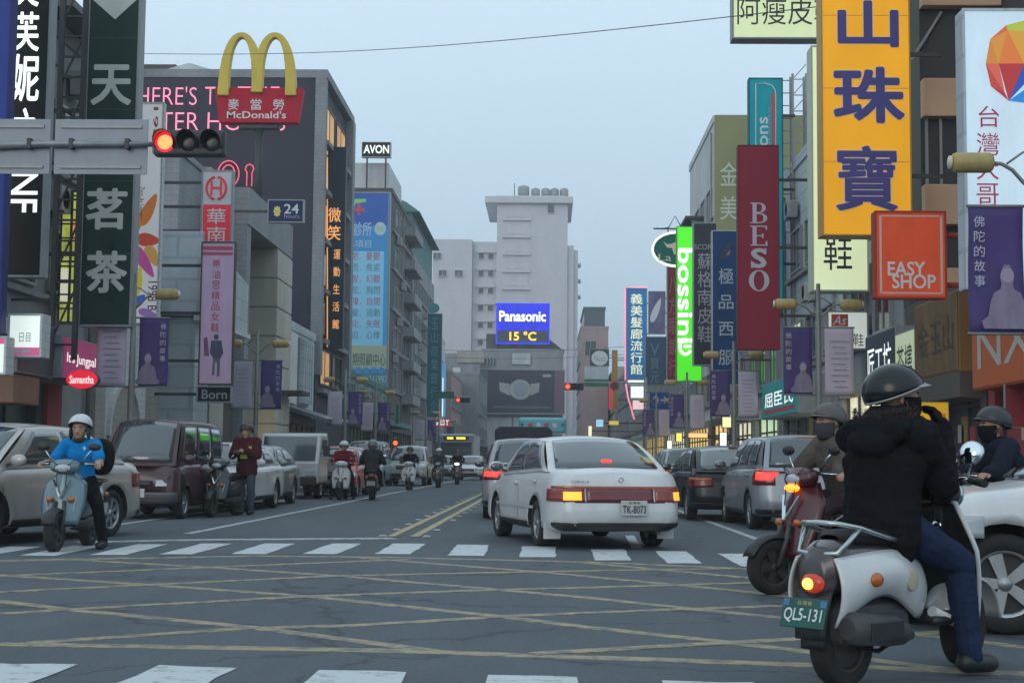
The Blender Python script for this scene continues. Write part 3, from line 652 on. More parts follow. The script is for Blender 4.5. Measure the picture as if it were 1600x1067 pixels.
clutter(bl('grey concrete building'), LX, 1, [(31.2, 6.3), (33.0, 6.3), (32.4, 9.1)], [(34.0, .2, 10)])
clutter(bl('brown tiled clinic'), LX, 1, [(101.5, 7.8), (104, 10.6), (106.5, 13.4), (103, 16.2), (109, 7.8)], [(107.4, .3, 19)])
clutter(bl('brown grey house'), LX, 1, [(118, 7.0), (122, 10.2), (126, 13.2), (120, 16.2)], [(117, .3, 17)])
clutter(bl('low green-fronted'), LX, 1, [(82, 4.7), (86, 4.7), (93, 4.7)])
clutter(bl('grey shop house hung'), RX+.2, -1, [(34.5, 5.8), (38, 8.8), (36, 11.6)], [(39.3, .3, 12)])
clutter(bl('pale green lit shop'), RX+.2, -1, [(41, 5.9), (44, 5.9), (47, 8.9)], [(49.2, .3, 10)])
clutter(bl('grey shop house behind the navy'), RX+.2, -1, [(52, 5.5), (56, 5.5), (59, 8.0)], [(61.6, .3, 8)])
clutter(bl('white tall house'), RX+.1, -1, [(72, 5.8), (77, 8.8), (79, 5.8)], [(70.4, .3, 17)])
clutter(bl('low shop house with warm'), RX+.1, -1, [(64, 6.0), (67, 6.0)])
# ================================================================ signs
M_cab = mat('sign_cabinet_grey', (0.28, 0.29, 0.30), 0.45, dirt=0.3)
M_cabd = mat('sign_cabinet_dark', (0.06, 0.06, 0.065), 0.5)
def lm(name, c, em=0.0): return mat('letter_'+name, c, 0.45, em=em)
L_white = lm('white', (0.62, 0.64, 0.64)); L_black = lm('black', (0.02, 0.02, 0.02)); L_dim = lm('dim', (0.32, 0.34, 0.37))
L_lit = lm('lit_white', (0.9, 0.95, 0.9), 0.85)
class Sign:
    def __init__(s, name, label, box, Y, face, thick=0.28, cab=None, cat='sign', group=None, wall=None, frame=0.04, brackets=3, rim=None):
        x0, y0, x1, y1 = box; s.Y = Y
        a, b = at(x0, y1, Y), at(x1, y0, Y)
        mx = (a.x+b.x)/2; a2, b2 = at(x0, y0, Y), at(x1, y1, Y)
        s.x0, s.x1, s.z0, s.z1 = (a.x+a2.x)/2, (b.x+b2.x)/2, a.z, b.z
        s.o = Vector(((s.x0+s.x1)/2, Y, s.z0))
        s.t = thing(name, label, cat, s.o, 0, group)
        w, h = s.x1-s.x0, s.z1-s.z0; s.w, s.h = w, h
        MB().bx(-w/2, w/2, 0.012, thick, 0, h).build('cabinet', cab or M_cab, s.t, bevel=min(.02, thick/6))
        f = frame
        MB().bx(-w/2+f, w/2-f, -0.002, 0.02, f, h-f).build('face', face, s.t)
        if rim is not None or frame:
            mb = MB()
            for q in ((-w/2, -w/2+f, 0, h), (w/2-f, w/2, 0, h), (-w/2+f, w/2-f, 0, f), (-w/2+f, w/2-f, h-f, h)): mb.bx(q[0], q[1], -0.02, 0.015, q[2], q[3])
            mb.build('frame', rim or cab or M_cab, s.t)
        if wall is not None:
            xe = (w/2 if wall > s.o.x else -w/2); L = wall-s.o.x
            for k in range(brackets):
                z = h*(k+.5)/brackets
                MB().bx(min(xe, L)-.02, max(xe, L)+.02, thick*.3, thick*.3+.07, z-.04, z+.04).build('bracket', M_steel, s.t)
    def joints(s, n, m=None):
        for k in range(1, n): MB().bx(-s.w/2+.04, s.w/2-.04, -.0035, -.0021, s.h*k/n-.006, s.h*k/n+.006).build('panel_joint', m or M_cabd, s.t)
    def loc(s, px, py):
        p = at(px, py, s.Y); return p.x-s.o.x, p.z-s.o.z
    def box(s, b):
        x0, z0 = s.loc(b[0], b[3]); x1, z1 = s.loc(b[2], b[1]); return (x0+x1)/2, (z0+z1)/2, x1-x0, z1-z0
    def text(s, st, b, m, bold=0.0, rot=0, y=-.008, fit=True, shear=0, fat=0):
        x, z, w, h = s.box(b); mb = glyphs(MB(), st, x, z, w, h, y, bold, rot, 0, fit, shear=shear, fat=fat)
        return mb.build('lettering', m, s.t)
    def col(s, st, b, m, bold=0.004, y=-.008, fill=.82):
        x, z, w, h = s.box(b); return column(MB(), st, x, z+h/2, z-h/2, w, y, bold, 0, fill).build('lettering', m, s.t)
    def rect(s, b, m, y=-.006, name='band'):
        x, z, w, h = s.box(b); return MB().bx(x-w/2, x+w/2, y, y+.004, z-h/2, z+h/2).build(name, m, s.t)
    def poly(s, pts, m, y=-.007, name='emblem', h=.004):
        return MB().prism([s.loc(*p) for p in pts], y, y+h).build(name, m, s.t)
    def ell(s, b, m, y=-.007, name='emblem', n=20):
        x, z, w, h = s.box(b); return MB().prism([(x+w/2*math.cos(2*math.pi*k/n), z+h/2*math.sin(2*math.pi*k/n)) for k in range(n)], y, y+.004).build(name, m, s.t)
    def line(s, pts, r, m, y=-.02, name='tube', seg=6):
        return MB().tube([(s.loc(*p)[0], y, s.loc(*p)[1]) for p in pts], r, seg).build(name, m, s.t)

# ---- left side
S = Sign('blue_sign_edge', 'narrow royal blue sign edge beside the black sign with white characters', (-40, -120, 13, 520), 25.8, sign_mat('blue', (0.03, 0.06, 0.30)), wall=LX, cab=sign_mat('bluecab', (.02, .03, .16)))
S = Sign('vertical_sign', 'tall black sign with big white characters and the letters NF turned sideways', (14, -150, 76, 433), 27.2, sign_mat('black', (0.012, 0.013, 0.014)), wall=LX, thick=.35)
for ch, b in (('芙', (21, 20, 62, 80)), ('妮', (19, 86, 62, 158)), ('之', (19, 170, 60, 238)), ('美', (21, -55, 62, 10))): S.text(ch, b, L_lit, 0, fat=.014, y=-.012)
S.text('NF', (15, 270, 60, 332), L_lit, .01, rot=1)
# iron frame behind
t = thing('iron_lattice', 'dark iron lattice frame standing between the two tall dark signs', 'frame', (-10.35, 29.2, 3.0))
mb = MB(); xs = [at(92, 200, 29.2).x+10.35, at(128, 200, 29.2).x+10.35]
for x in xs: mb.bx(x-.05, x+.05, -.05, .05, 0, 9.4)
mb.build('post', M_steel, t)
for k in range(22): MB().bar((xs[0], 0, .3+k*.42), (xs[1], 0, .3+k*.42), .04).build('rung', M_steel, t)
for k in range(7): MB().bar((xs[0], .02, .4+k*1.3), (xs[1], .02, 1.5+k*1.3), .035).build('brace', M_steel, t)
MB().bar((-.5, 0, 1.2), (xs[0], 0, 1.2), .05).build('bracket', M_steel, t); MB().bar((-.5, 0, 6), (xs[0], 0, 6), .05).build('bracket', M_steel, t)
S = Sign('lit_window_sign', 'glowing yellow green picture panel behind the iron frame', (93, 298, 127, 505), 31.4, mat('picture_yellowgreen', (0.55, 0.62, 0.12), .5, em=.75, dirt=.7, scale=2.4), wall=LX, thick=.2, cab=M_cabd)
for k in range(9): S.rect((93, 305+k*22, 127, 307.5+k*22), M_cabd, -.02, 'glazing_bar')
S.rect((109, 298, 112, 505), M_cabd, -.024, 'glazing_bar'); S.rect((113, 340, 126, 380), mat('picture_orange', (.8, .35, .1), .5, em=.6), -.012, 'picture_patch'); S.rect((94, 420, 108, 470), mat('picture_cream', (.8, .8, .6), .5, em=.6), -.012, 'picture_patch')
S = Sign('vertical_sign', 'tall dark green tea shop sign with large grey characters', (133, -160, 215, 510), 30, sign_mat('darkgreen', (0.012, 0.040, 0.034)), wall=LX, thick=.4)
for ch, b in (('天', (143, 103, 205, 163)), ('茗', (135, 296, 198, 357)), ('茶', (135, 394, 198, 456))): S.text(ch, b, lm('grey', (0.55, 0.56, 0.52)), 0, fat=.03, y=-.012)
S.joints(6); S.poly([(145, 0), (180, -40), (214, 0), (180, 31)], lm('grey', (0.42, 0.43, 0.40)))
S = Sign('flower_poster', 'white vertical poster sign with orange and pink flower petals', (207, 160, 252, 507), 32.5, mat('poster_white', (.72, .72, .74), .5, em=.25), wall=LX, thick=.2, cab=WALLS['white'])
pm = lambda n, c: mat('petal_'+n, c, .5, em=.15)
def leafpts(cx, cy, l, w, a, n=10):
    pts = []
    for k in range(2*n):
        u = k/(2*n)*2*math.pi; x = l*math.cos(u); y = w*math.sin(u)*(1-.35*math.cos(u)); pts.append((cx+x*math.cos(a)-y*math.sin(a), cy+x*math.sin(a)+y*math.cos(a)))
    return pts
for i, (cx, cy, l, w, a, n, c) in enumerate([(232, 328, 28, 9, -1.1, 'orange', (.8, .25, .05)), (232, 375, 18, 10, .1, 'red', (.75, .1, .06)), (238, 400, 18, 9, 1.1, 'orange2', (.85, .45, .12)), (224, 408, 30, 9, 1.0, 'pink', (.7, .12, .42)), (216, 440, 24, 7, -1.4, 'yellow', (.85, .75, .1)), (216, 470, 14, 7, -.7, 'blue', (.08, .2, .65)), (232, 490, 16, 6, .3, 'violet', (.4, .25, .6)), (216, 350, 12, 5, -1.3, 'orange', (.8, .25, .05))]):
    S.poly(leafpts(cx, cy, l, w, a), pm(n, c), -.007-i*.0012, 'petal')
S.text('1962', (238, 168, 248, 240), lm('rust', (.45, .1, .06)), .01, rot=1); S.text('1998 Bra', (230, 440, 246, 500), L_black, 0, rot=1); S.text('Zero As Legumes', (214, 292, 226, 345), L_black, 0, rot=1)
S = Sign('light_box', 'small glowing white light box with a pink base band', (12, 490, 66, 558), 26.5, mat('lightbox_white', (.78, .86, .80), .5, em=.7), wall=LX, thick=.45, brackets=1, cab=WALLS['white'])
S.rect((13, 543, 65, 557), mat('lightbox_pink', (.7, .1, .28), .5, em=.4)); S.text('日目', (30, 520, 48, 534), L_dim, 0); S.rect((15, 546, 48, 551), L_white, -.012)
S = Sign('light_box', 'small white light box with a pink top, at the blue sign', (-40, 525, 10, 585), 25.9, mat('lightbox_white2', (.75, .8, .76), .5, em=.6), wall=LX, thick=.4, brackets=1, cab=WALLS['white'])
S.rect((-38, 527, 9, 537), mat('lightbox_pink', (.7, .1, .28), .5, em=.4))
# fascias along the left front
def fascia(name, label, X, s, d0, d1, z0, z1, m, thick=.3, cat='shop sign', cab=None, txt=None, tm=None, bold=.004, fillh=.6, em=None):
    """board parallel to the street on the plane x = X, facing direction s; text reads from the far or near end as needed"""
    t = thing(name, label, cat, (X, (d0+d1)/2, z0)); L = d1-d0; h = z1-z0
    MB().bx(-s*thick, 0, -L/2, L/2, 0, h).build('cabinet', cab or M_cab, t, bevel=.015)
    MB().bx(0.001*s, s*.02, -L/2+.04, L/2-.04, .04, h-.04).build('face', m, t)
    if txt:
        o = glyphs(MB(), txt, 0, h/2, L*.8, h*fillh, 0, bold).build('lettering', tm or L_white, t)
        o.rotation_euler.z = R(90) if s > 0 else R(-90); o.location = (s*.026, 0, 0)
    return t
fascia('shop_fascia', 'dark photo fascia board beside the pink sign', LX+.9, 1, 27.2, 29.15, 2.62, 3.65, mat('photo_dark', (.07, .07, .08), .4, dirt=.6, scale=2), thick=.9)
fascia('shop_fascia', 'magenta shop fascia with white script lettering', LX+1.05, 1, 29.25, 31.6, 2.6, 3.5, mat('magenta', (.52, .05, .20), .5, em=.18), thick=1.05, txt="It's Jungpal", tm=L_lit, fillh=.3)
S = Sign('oval_sign', 'glowing red oval sign with white lettering under the magenta fascia', (103, 580, 153, 606), 28.9, mat('invis_red', (.35, .01, .03), .5, em=.3), thick=.1, brackets=1, wall=LX+1.0, frame=.0)
for c in list(S.t.children):
    if c.name.split('.')[0] in ('cabinet', 'face', 'frame'): bpy.data.objects.remove(c)
S.ell((103, 578, 153, 607), mat('oval_red', (.75, .015, .04), .4, em=.8), -.01, 'face', 28); S.text('Samantha', (109, 587, 147, 599), L_lit, .01, y=-.02)
bb = MB().prism([(S.w*.52*math.cos(k*.2244), S.h/2+S.h*.56*math.sin(k*.2244)) for k in range(28)], -.004, .14).build('cabinet', M_cabd, S.t)
S = Sign('bank_sign', 'white and red bank sign with a round red H emblem and white characters', (314, 266, 363, 379), 40.5, sign_mat('white', (.62, .62, .63)), wall=LX, thick=.3)
M_bred = mat('bank_red', (.62, .02, .045), .4, em=.18)
S.rect((316, 320, 361, 378), M_bred, -.004)
x, z, w, h = S.box((321, 275, 355, 313))
mb = MB()
for a0, a1 in ((100, 260), (-80, 80)):
    mb.tube([(x+w*.46*math.cos(R(a)), -.012, z+h*.46*math.sin(R(a))) for a in range(a0, a1+1, 10)], .035, 6)
mb.bx(x-.16, x-.10, -.016, -.008, z-.2, z+.2); mb.bx(x+.10, x+.16, -.016, -.008, z-.2, z+.2); mb.bx(x-.12, x+.12, -.0158, -.0082, z-.03, z+.03)
mb.build('emblem', M_bred, S.t)
S.text('華', (323, 326, 353, 350), L_white, .004); S.text('南', (323, 354, 353, 378), L_white, .004)
S = Sign('vertical_sign', 'pale mauve shoe shop banner sign with pink characters above a walking figure', (312, 378, 366, 601), 39.6, mat('mauve_face', (.46, .33, .48), .5, em=.14, dirt=.15), wall=LX, thick=.18, cab=WALLS['brown'])
S.rect((314, 385, 364, 391), mat('rose', (.5, .08, .16), .5)); S.rect((314, 394, 364, 399), mat('rose', (.5, .08, .16), .5)); S.col('蒂油思精品女鞋', (329, 404, 345, 520), mat('rose', (.5, .08, .16), .5))
fig = mat('print_navy', (.08, .08, .15), .6)
S.ell((334, 522, 342, 531), fig, name='printed_figure'); S.poly([(330, 532), (346, 532), (349, 552), (344, 560), (333, 560), (328, 550)], fig, name='printed_figure'); S.poly([(333, 560), (344, 560), (343, 588), (339, 588), (339, 566), (336, 566), (335, 586), (331, 586)], mat('print_slate', (.12, .16, .2), .6), -.0075, 'printed_figure'); S.poly([(318, 528), (324, 526), (327, 556), (319, 556)], mat('print_plum', (.25, .1, .15), .6), name='printed_figure')
S = Sign('name_board', 'small dark framed board lettered Born below the mauve banner sign', (307, 603, 362, 629), 39.5, sign_mat('black', (0.012, 0.013, 0.014)), wall=LX, thick=.2, brackets=1); S.text('Born', (315, 609, 355, 623), L_dim, .01)
S = Sign('name_board', 'small plain black board on the pale showroom', (246, 611, 289, 630), 42.2, sign_mat('black', (0.012, 0.013, 0.014)), wall=LX+.3, thick=.2, brackets=1)
S = Sign('hour_sign', 'navy sign with a sun and moon and the figures 24 hours', (418, 312, 475, 348), 49.5, sign_mat('navy', (.012, .028, .11)), wall=LX, thick=.25, brackets=1)
S.text('24', (444, 319, 467, 334), L_white, .01); S.text('hours', (444, 335, 468, 341), L_dim, 0); S.ell((428, 323, 438, 338), lm('sunyellow', (.75, .6, .12))); S.text('※', (427, 322, 439, 339), lm('sunyellow', (.75, .6, .12)), 0, y=-.012)
# golden arches pylon
MY = 57.0
t0 = at(403, 270, MY); t = thing('restaurant_pylon', 'roof pole sign with yellow double arches over a red name board', 'sign', (t0.x, MY, 0))
def mz(py): return at(403, py, MY).z
def mx_(px): return at(px, 170, MY).x-t0.x
MB().cyl((0, .1, 10.5), (0, .1, mz(192)), .16, 16).build('pole', M_steel, t); MB().bx(-.8, .8, -.1, .3, mz(202), mz(195)).build('pole_cap', M_steel, t, bevel=.04)
MB().prism([(mx_(337), mz(140)), (mx_(475), mz(140)), (mx_(467), mz(194)), (mx_(345), mz(194))][::-1], -.25, .25).build('name_board', mat('board_red', (.46, .010, .03), .6, dirt=.15, spec=.15), t, bevel=.025)
mb = MB(); glyphs(mb, "McDonald's", (mx_(357)+mx_(449))/2, mz(182), mx_(449)-mx_(357), .29, -.262, .012)
for ch, a in (('麥', 358), ('當', 393), ('勞', 428)): glyphs(mb, ch, mx_(a+9), mz(166), .44, .44, -.262, .004)
mb.build('lettering', L_white, t)
M_arch = mat('arch_yellow', (.62, .44, .022), .4, dirt=.2, scale=3)
def archpts(xa, xb, ztop, za, zb, n=20):
    out = []; xm = (xa+xb)/2
    for k in range(n+1):
        u = -1+2*k/n; x = xm+(xb-xa)/2*math.copysign(abs(math.sin(u*math.pi/2))**1.15, u); 
        base = za if u < 0 else zb; out.append(Vector((x, 0, base+(ztop-base)*(1-abs(u)**2.3))))
    return out
for xa, xb, za, zb, dy in ((mx_(351), mx_(403.5), mz(153), mz(148), 0), (mx_(403.5), mx_(456), mz(148), mz(153), -.006)):
    pts = archpts(xa, xb, mz(59), za, zb); vs_ = []; n = len(pts)
    for i, p in enumerate(pts):
        tt = (pts[min(i+1, n-1)]-pts[max(0, i-1)]).normalized(); nn = Vector((-tt.z, 0, tt.x)); u = abs(-1+2*i/(n-1)); hw = .10+.125*u**1.2
        vs_ += [p+nn*hw+Vector((0, -.4+dy, 0)), p-nn*hw+Vector((0, -.4+dy, 0)), p-nn*hw+Vector((0, -.05+dy, 0)), p+nn*hw+Vector((0, -.05+dy, 0))]
    fs = [(4*i+a, 4*i+(a+1) % 4, 4*i+4+(a+1) % 4, 4*i+4+a) for i in range(n-1) for a in range(4)]+[(0, 1, 2, 3), (4*n-4, 4*n-3, 4*n-2, 4*n-1)]
    MB().add(vs_, fs).build('arch', M_arch, t, bevel=.03)
S = Sign('vertical_sign', 'tall dark slate sign with glowing orange characters and an orange neon edge', (511, 230, 538, 544), 70.0, sign_mat('slatedark', (.028, .045, .062)), wall=LX+.3, thick=.5, cab=sign_mat('slatecab', (.03, .04, .05)))
M_or = mat('neon_orange', (.9, .4, .12), .5, em=.9)
S.col('微笑', (512, 322, 533, 378), M_or, .004); S.col('運動生活館', (519, 384, 532, 520), M_or, .004, fill=.55); S.line([(511.5, 232), (511.5, 542)], .03, M_or)
# clinic billboard; its floodlighting is put into the panels as a faint glow
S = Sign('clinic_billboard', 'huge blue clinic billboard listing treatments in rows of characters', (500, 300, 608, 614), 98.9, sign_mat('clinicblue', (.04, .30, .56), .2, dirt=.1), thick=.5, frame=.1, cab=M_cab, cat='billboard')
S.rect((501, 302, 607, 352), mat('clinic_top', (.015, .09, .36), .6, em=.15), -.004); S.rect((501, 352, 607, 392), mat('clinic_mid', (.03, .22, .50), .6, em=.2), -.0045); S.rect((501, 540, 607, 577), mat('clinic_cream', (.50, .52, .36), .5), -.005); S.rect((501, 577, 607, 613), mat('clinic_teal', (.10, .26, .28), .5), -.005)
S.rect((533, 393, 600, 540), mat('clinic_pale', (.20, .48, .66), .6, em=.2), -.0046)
S.poly([(538, 311), (572, 311), (572, 316), (556, 318), (551, 330), (547, 341), (541, 341), (538, 336)], lm('clinicgreen', (.25, .6, .2))); S.rect((558.5, 318, 563, 336), lm('crossred', (.6, .05, .08)), -.01, 'emblem'); S.rect((552, 325, 570, 330), lm('crossred', (.6, .05, .08)), -.0105, 'emblem')
S.text('友診所', (537, 347, 581, 369), lm('clinicwhite', (.5, .6, .68)), .002); S.ell((585, 347, 603, 368), lm('clinicwhite', (.5, .6, .68))); S.text('H', (590, 352, 598, 363), lm('clinicgreen', (.25, .6, .2)), .01, y=-.014); S.text('治項目', (541, 375, 580, 387), lm('clinicwhite', (.5, .6, .68)), 0)
for k, (st, c) in enumerate([('自閉．憂鬱', 0), ('恐慌．焦慮', 1), ('失智．幻聽', 0), ('暈眩．胸悶', 1), ('痛障．自閉', 0), ('兒童．過動', 1), ('退化．失眠', 0), ('強迫．心悸', 1)]):
    y = 394+k*17.6; S.text(st, (538, y, 594, y+12.5), lm('clinicred', (.42, .10, .20)) if c == 0 else lm('clinicslate', (.10, .24, .36)), .003)
S.text('三友長期照顧中心', (519, 552, 603, 571), lm('clinicdark', (.05, .08, .06)), .003); S.text('0788595 0971-241997', (517, 587, 605, 598), lm('clinicwhite', (.5, .6, .68)), 0); S.text('友醫院', (566, 600, 600, 611), lm('sunyellow', (.75, .6, .12)), 0)
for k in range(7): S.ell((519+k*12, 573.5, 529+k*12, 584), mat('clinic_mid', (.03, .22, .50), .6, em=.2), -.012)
MB().bx(-.5, -.44, .5, .62, 1, 12).build('bracket', M_steel, S.t); MB().bx(.9, .96, .5, .62, 1, 12).build('bracket', M_steel, S.t)
S = Sign('roof_sign', 'small black rooftop sign with white letters AVON', (565, 222, 611, 246), 100.2, sign_mat('black', (0.012, 0.013, 0.014)), thick=.4, cab=WALLS['white']); S.text('AVON', (568, 227, 608, 240), L_lit, .02)
MB().bx(-.7, -.6, .1, .3, -2.3, 0).build('post', M_steel, S.t); MB().bx(.6, .7, .1, .3, -2.3, 0).build('post', M_steel, S.t)
S = Sign('vertical_sign', 'near black vertical sign with a thin red band beside the clinic building', (621, 462, 645, 571), 116.5, sign_mat('plumblack', (.015, .013, .03)), wall=LX, thick=.4); S.rect((625, 479, 643, 481), lm('crossred', (.6, .05, .08))); S.col('文昌商務大飯店', (630, 486, 638, 566), L_dim, 0)
S = Sign('vertical_sign', 'plain white vertical sign beside the teal sign', (649, 460, 663, 640), 128, sign_mat('palewhite', (.5, .53, .55)), wall=LX-.2, thick=.4)
S = Sign('vertical_sign', 'teal vertical sign with pale characters and a round emblem on top', (667, 490, 690, 652), 124, sign_mat('teal', (.015, .14, .18)), wall=LX, thick=.4); S.ell((670, 474, 687, 489), lm('tealemblem', (.05, .3, .33))); S.col('玉山商業銀行企', (672, 495, 685, 645), lm('tealpale', (.12, .32, .36)), 0)
S = Sign('neon_tube_sign', 'slim sign with red stripe and glowing pale blue tube', (686, 566, 697, 652), 150, mat('tubeblue', (.1, .35, .6), .5, em=.5), wall=LX+.1, thick=.3); S.rect((686, 566, 690, 652), lm('crossred', (.6, .05, .08)), -.012); S.rect((690.5, 590, 693, 650), L_lit, -.014)
S = Sign('lit_shop_sign', 'small glowing red and white sign low on the far left shop', (676, 654, 704, 668), 140, mat('signred', (.5, .03, .05), .5, em=.5), wall=LX, thick=.3, brackets=1); S.text('BEST', (679, 656, 702, 664), L_lit, .02)
S = Sign('street_name_sign', 'green vertical street name plate on the far left corner', (617, 630, 624, 663), 88, sign_mat('roadgreen', (.01, .16, .09)), wall=LX, thick=.06, brackets=1)

# ---- end of the street
S = Sign('electric_billboard', 'glowing blue electric sign with white brand letters and orange temperature', (775, 474, 859, 537), EY-.2, mat('led_blue', (.002, .006, .3), .6, em=1.0, emc=(.001, .006, .92), dirt=.5, scale=1.5), thick=.8, frame=.12, rim=mat('led_edge', (.01, .03, .9), .5, em=.9), cat='billboard')
S.text('Panasonic', (780, 486, 853, 502), lm('ledwhite', (1, 1, 1), 1.6), .02); S.rect((777, 517, 857, 534), mat('led_black', (.03, .035, .06), .5), -.006); S.text('15 °C', (796, 518, 838, 532), lm('ledorange', (1, .62, .04), 1.4), .02, y=-.014)
for x in (-3, 0, 3): MB().bx(x-.12, x+.12, .3, .8, -.9, 0).build('post', M_steel, S.t)
S = Sign('watch_billboard', 'wide dark billboard showing a steel wrist watch', (748, 577, 883, 646), EY-1.2, sign_mat('billboardnight', (.022, .026, .05)), thick=.9, frame=.15, rim=M_steelg, cat='billboard')
S.rect((750, 579, 762, 644), mat('bill_grey', (.09, .1, .14), .5), -.006); S.rect((866, 579, 881, 644), mat('bill_plum', (.10, .05, .09), .5), -.006)
mw = mat('watch_steel', (.34, .36, .36), .4, dirt=.4, scale=1.2); S.ell((796, 593, 830, 624), mw); S.ell((802, 597, 825, 620), mat('watch_dial', (.2, .24, .3), .4), -.012); S.poly([(797, 600), (780, 597), (781, 611), (797, 618)], mw); S.poly([(829, 600), (843, 598), (842, 612), (829, 618)], mw)
S.rect((848, 585, 861, 589), lm('billtext', (.3, .28, .33)), -.008); S.rect((770, 635, 860, 637), mat('bill_grey', (.09, .1, .14), .5), -.008)
for x in (-5, 0, 5): MB().bx(x-.1, x+.1, .85, 1.25, .5, 5).build('bracket', M_steel, S.t)
S = Sign('white_board', 'small white square board under the electric sign', (800, 552, 829, 569), EY-.3, sign_mat('palewhite', (.5, .53, .55)), thick=.35); S.text('回', (810, 554, 820, 567), L_dim, 0)
# ---- right side, far to near
S = Sign('round_sign', 'white disc sign on a dark square above a pale panel with green band', (921, 545, 952, 572), 150, sign_mat('slate', (.055, .075, .095)), wall=RX, thick=.4, brackets=1); S.ell((924, 548, 950, 571), lm('discwhite', (.6, .62, .62))); S.text('Ness', (928, 555, 946, 565), L_dim, 0, y=-.014)
S.rect((913, 573, 951, 592), sign_mat('palewhite', (.5, .53, .55)), .0, 'lower_panel'); S.rect((913, 592.5, 951, 604), sign_mat('roadgreen', (.01, .16, .09)), .0, 'green_panel')
S = Sign('vertical_sign', 'slim orange vertical sign with a red foot past the neon sign', (956, 547, 965, 640), 140, sign_mat('ochre', (.42, .22, .03)), wall=RX, thick=.3); S.rect((951, 596, 958, 640), mat('signred', (.5, .03, .05), .5, em=.5), -.012)
S = Sign('neon_vertical_sign', 'blue vertical sign with glowing cream characters and pink neon edge', (978, 450, 1011, 592), 104, mat('neonblue', (.005, .14, .35), .5, em=.35), wall=RX+.2, thick=.45)
S.col('義美髮廊流行館', (985, 458, 1004, 586), mat('letter_cream', (.85, .85, .55), .5, em=.75), .002, fill=.88); M_pk = mat('neon_rose', (.95, .25, .35), .5, em=1.1); S.line([(1011, 449.5), (977, 449.5), (977, 594)], .06, M_pk, -.03); S.line([(977.5, 598), (981, 620), (991, 655)], .06, M_pk, -.03)
S.rect((981, 594, 1006, 600), L_lit, 0, 'lower_lamp')
S = Sign('vertical_sign', 'weathered blue vertical sign with faint characters beside the neon edged sign', (1008, 526, 1042, 602), 92, sign_mat('weatherblue', (.045, .10, .16)), wall=RX, thick=.4); S.col('V寶元', (1016, 535, 1030, 600), mat('letter_fadedblue', (.14, .22, .28), .5), 0)
S = Sign('poster_sign', 'violet and white poster frame above the weathered blue sign', (1013, 455, 1040, 522), 94, sign_mat('violetposter', (.20, .20, .36), dirt=.6), wall=RX+.1, thick=.2); S.poly(leafpts(1025, 485, 20, 5, -1.2), L_white)
S = Sign('oval_sign', 'green oval hanging sign with white rim and a cream bull head', (1018, 362, 1094, 417), 71, sign_mat('ovalgreen', (.01, .13, .10)), thick=.1, frame=0, brackets=0)
for c in list(S.t.children): bpy.data.objects.remove(c)
x, z, w, h = S.box((1018, 362, 1094, 417))
MB().prism([(x+w/2*math.cos(k*.1963), z+h/2*math.sin(k*.1963)) for k in range(32)], -.0, .18).build('rim', L_lit, S.t); MB().prism([(x+w*.455*math.cos(k*.1963), z+h*.435*math.sin(k*.1963)) for k in range(32)], -.03, .01).build('face', sign_mat('ovalgreen', (.01, .13, .10)), S.t)
S.poly([(1036, 377), (1042, 382), (1050, 381), (1056, 378), (1062, 381), (1070, 382), (1076, 377), (1071, 386), (1062, 388), (1058, 398), (1053, 398), (1050, 388), (1042, 387)], mat('letter_cream2', (.6, .56, .4), .5), -.04); S.text('La', (1029, 397, 1049, 408), mat('letter_cream2', (.6, .56, .4), .5), 0, y=-.036)
mb = MB(); b0 = S.loc(1021, 357); b1 = S.loc(1110, 357); mb.bar((b0[0], .08, b0[1]), (RX-S.o.x, .08, b0[1]), .07); p = S.loc(1044, 357); mb.bar((p[0], .08, p[1]), (p[0], .08, p[1]-.2), .05); q = S.loc(1055, 337)
mb.tube([(S.loc(1033, 356)[0], .08, b0[1]), (S.loc(1045, 348)[0], .08, S.loc(0, 349)[1]), (q[0], .08, q[1]), (S.loc(1065, 348)[0], .08, S.loc(0, 349)[1]), (S.loc(1077, 356)[0], .08, b0[1])], .03, 6); mb.build('hanging_bracket', M_steel, S.t)
S = Sign('vertical_sign', 'dark red narrow sign half hidden behind the green glowing sign', (1042, 415, 1064, 596), 76, sign_mat('wine', (.22, .03, .05)), wall=RX, thick=.4); S.col('八方眼鏡行', (1045, 430, 1058, 590), mat('letter_rose', (.36, .16, .18), .5), 0)
S = Sign('vertical_sign', 'glowing bright green sign with white sideways lower case lettering', (1057, 354, 1097, 596), 66, mat('limeglow', (.06, .66, .01), .5, em=.85), wall=RX+.1, thick=.45, cab=mat('limecab', (.1, .4, .03), .5)); S.text('bossini', (1059, 388, 1083, 536), lm('limewhite', (1, 1, .95), 1.1), .016, rot=1)
x, z, w, h = S.box((1059, 526, 1083, 558)); mb = MB(); mb.tube([(x+w*.36*math.cos(R(a)), -.02, z+h*.36*math.sin(R(a))) for a in range(60, 331, 15)], .075, 6); mb.tube([(x+w*.36, -.02, z+.02), (x-w*.1, -.02, z+.02)], .07, 6); mb.build('emblem', lm('limewhite', (1, 1, .95), 1.1), S.t)
S = Sign('vertical_sign', 'dark charcoal shoe shop sign with pale slim characters', (1083, 348, 1121, 571), 59, sign_mat('charcoal', (.035, .035, .05)), wall=RX+.1, thick=.4); S.col('蘇格南皮鞋', (1090, 394, 1112, 536), lm('charpale', (.3, .31, .35)), 0, fill=.9); S.text('SCOR', (1085, 382, 1112, 390), lm('charpale', (.3, .31, .35)), 0)
S = Sign('vertical_sign', 'navy blue tailor sign with a pale edge and a diving bird emblem', (1112, 360, 1155, 602), 52.5, sign_mat('tailorblue', (.012, .055, .17)), wall=RX+.1, thick=.35, rim=WALLS['paleblue'])
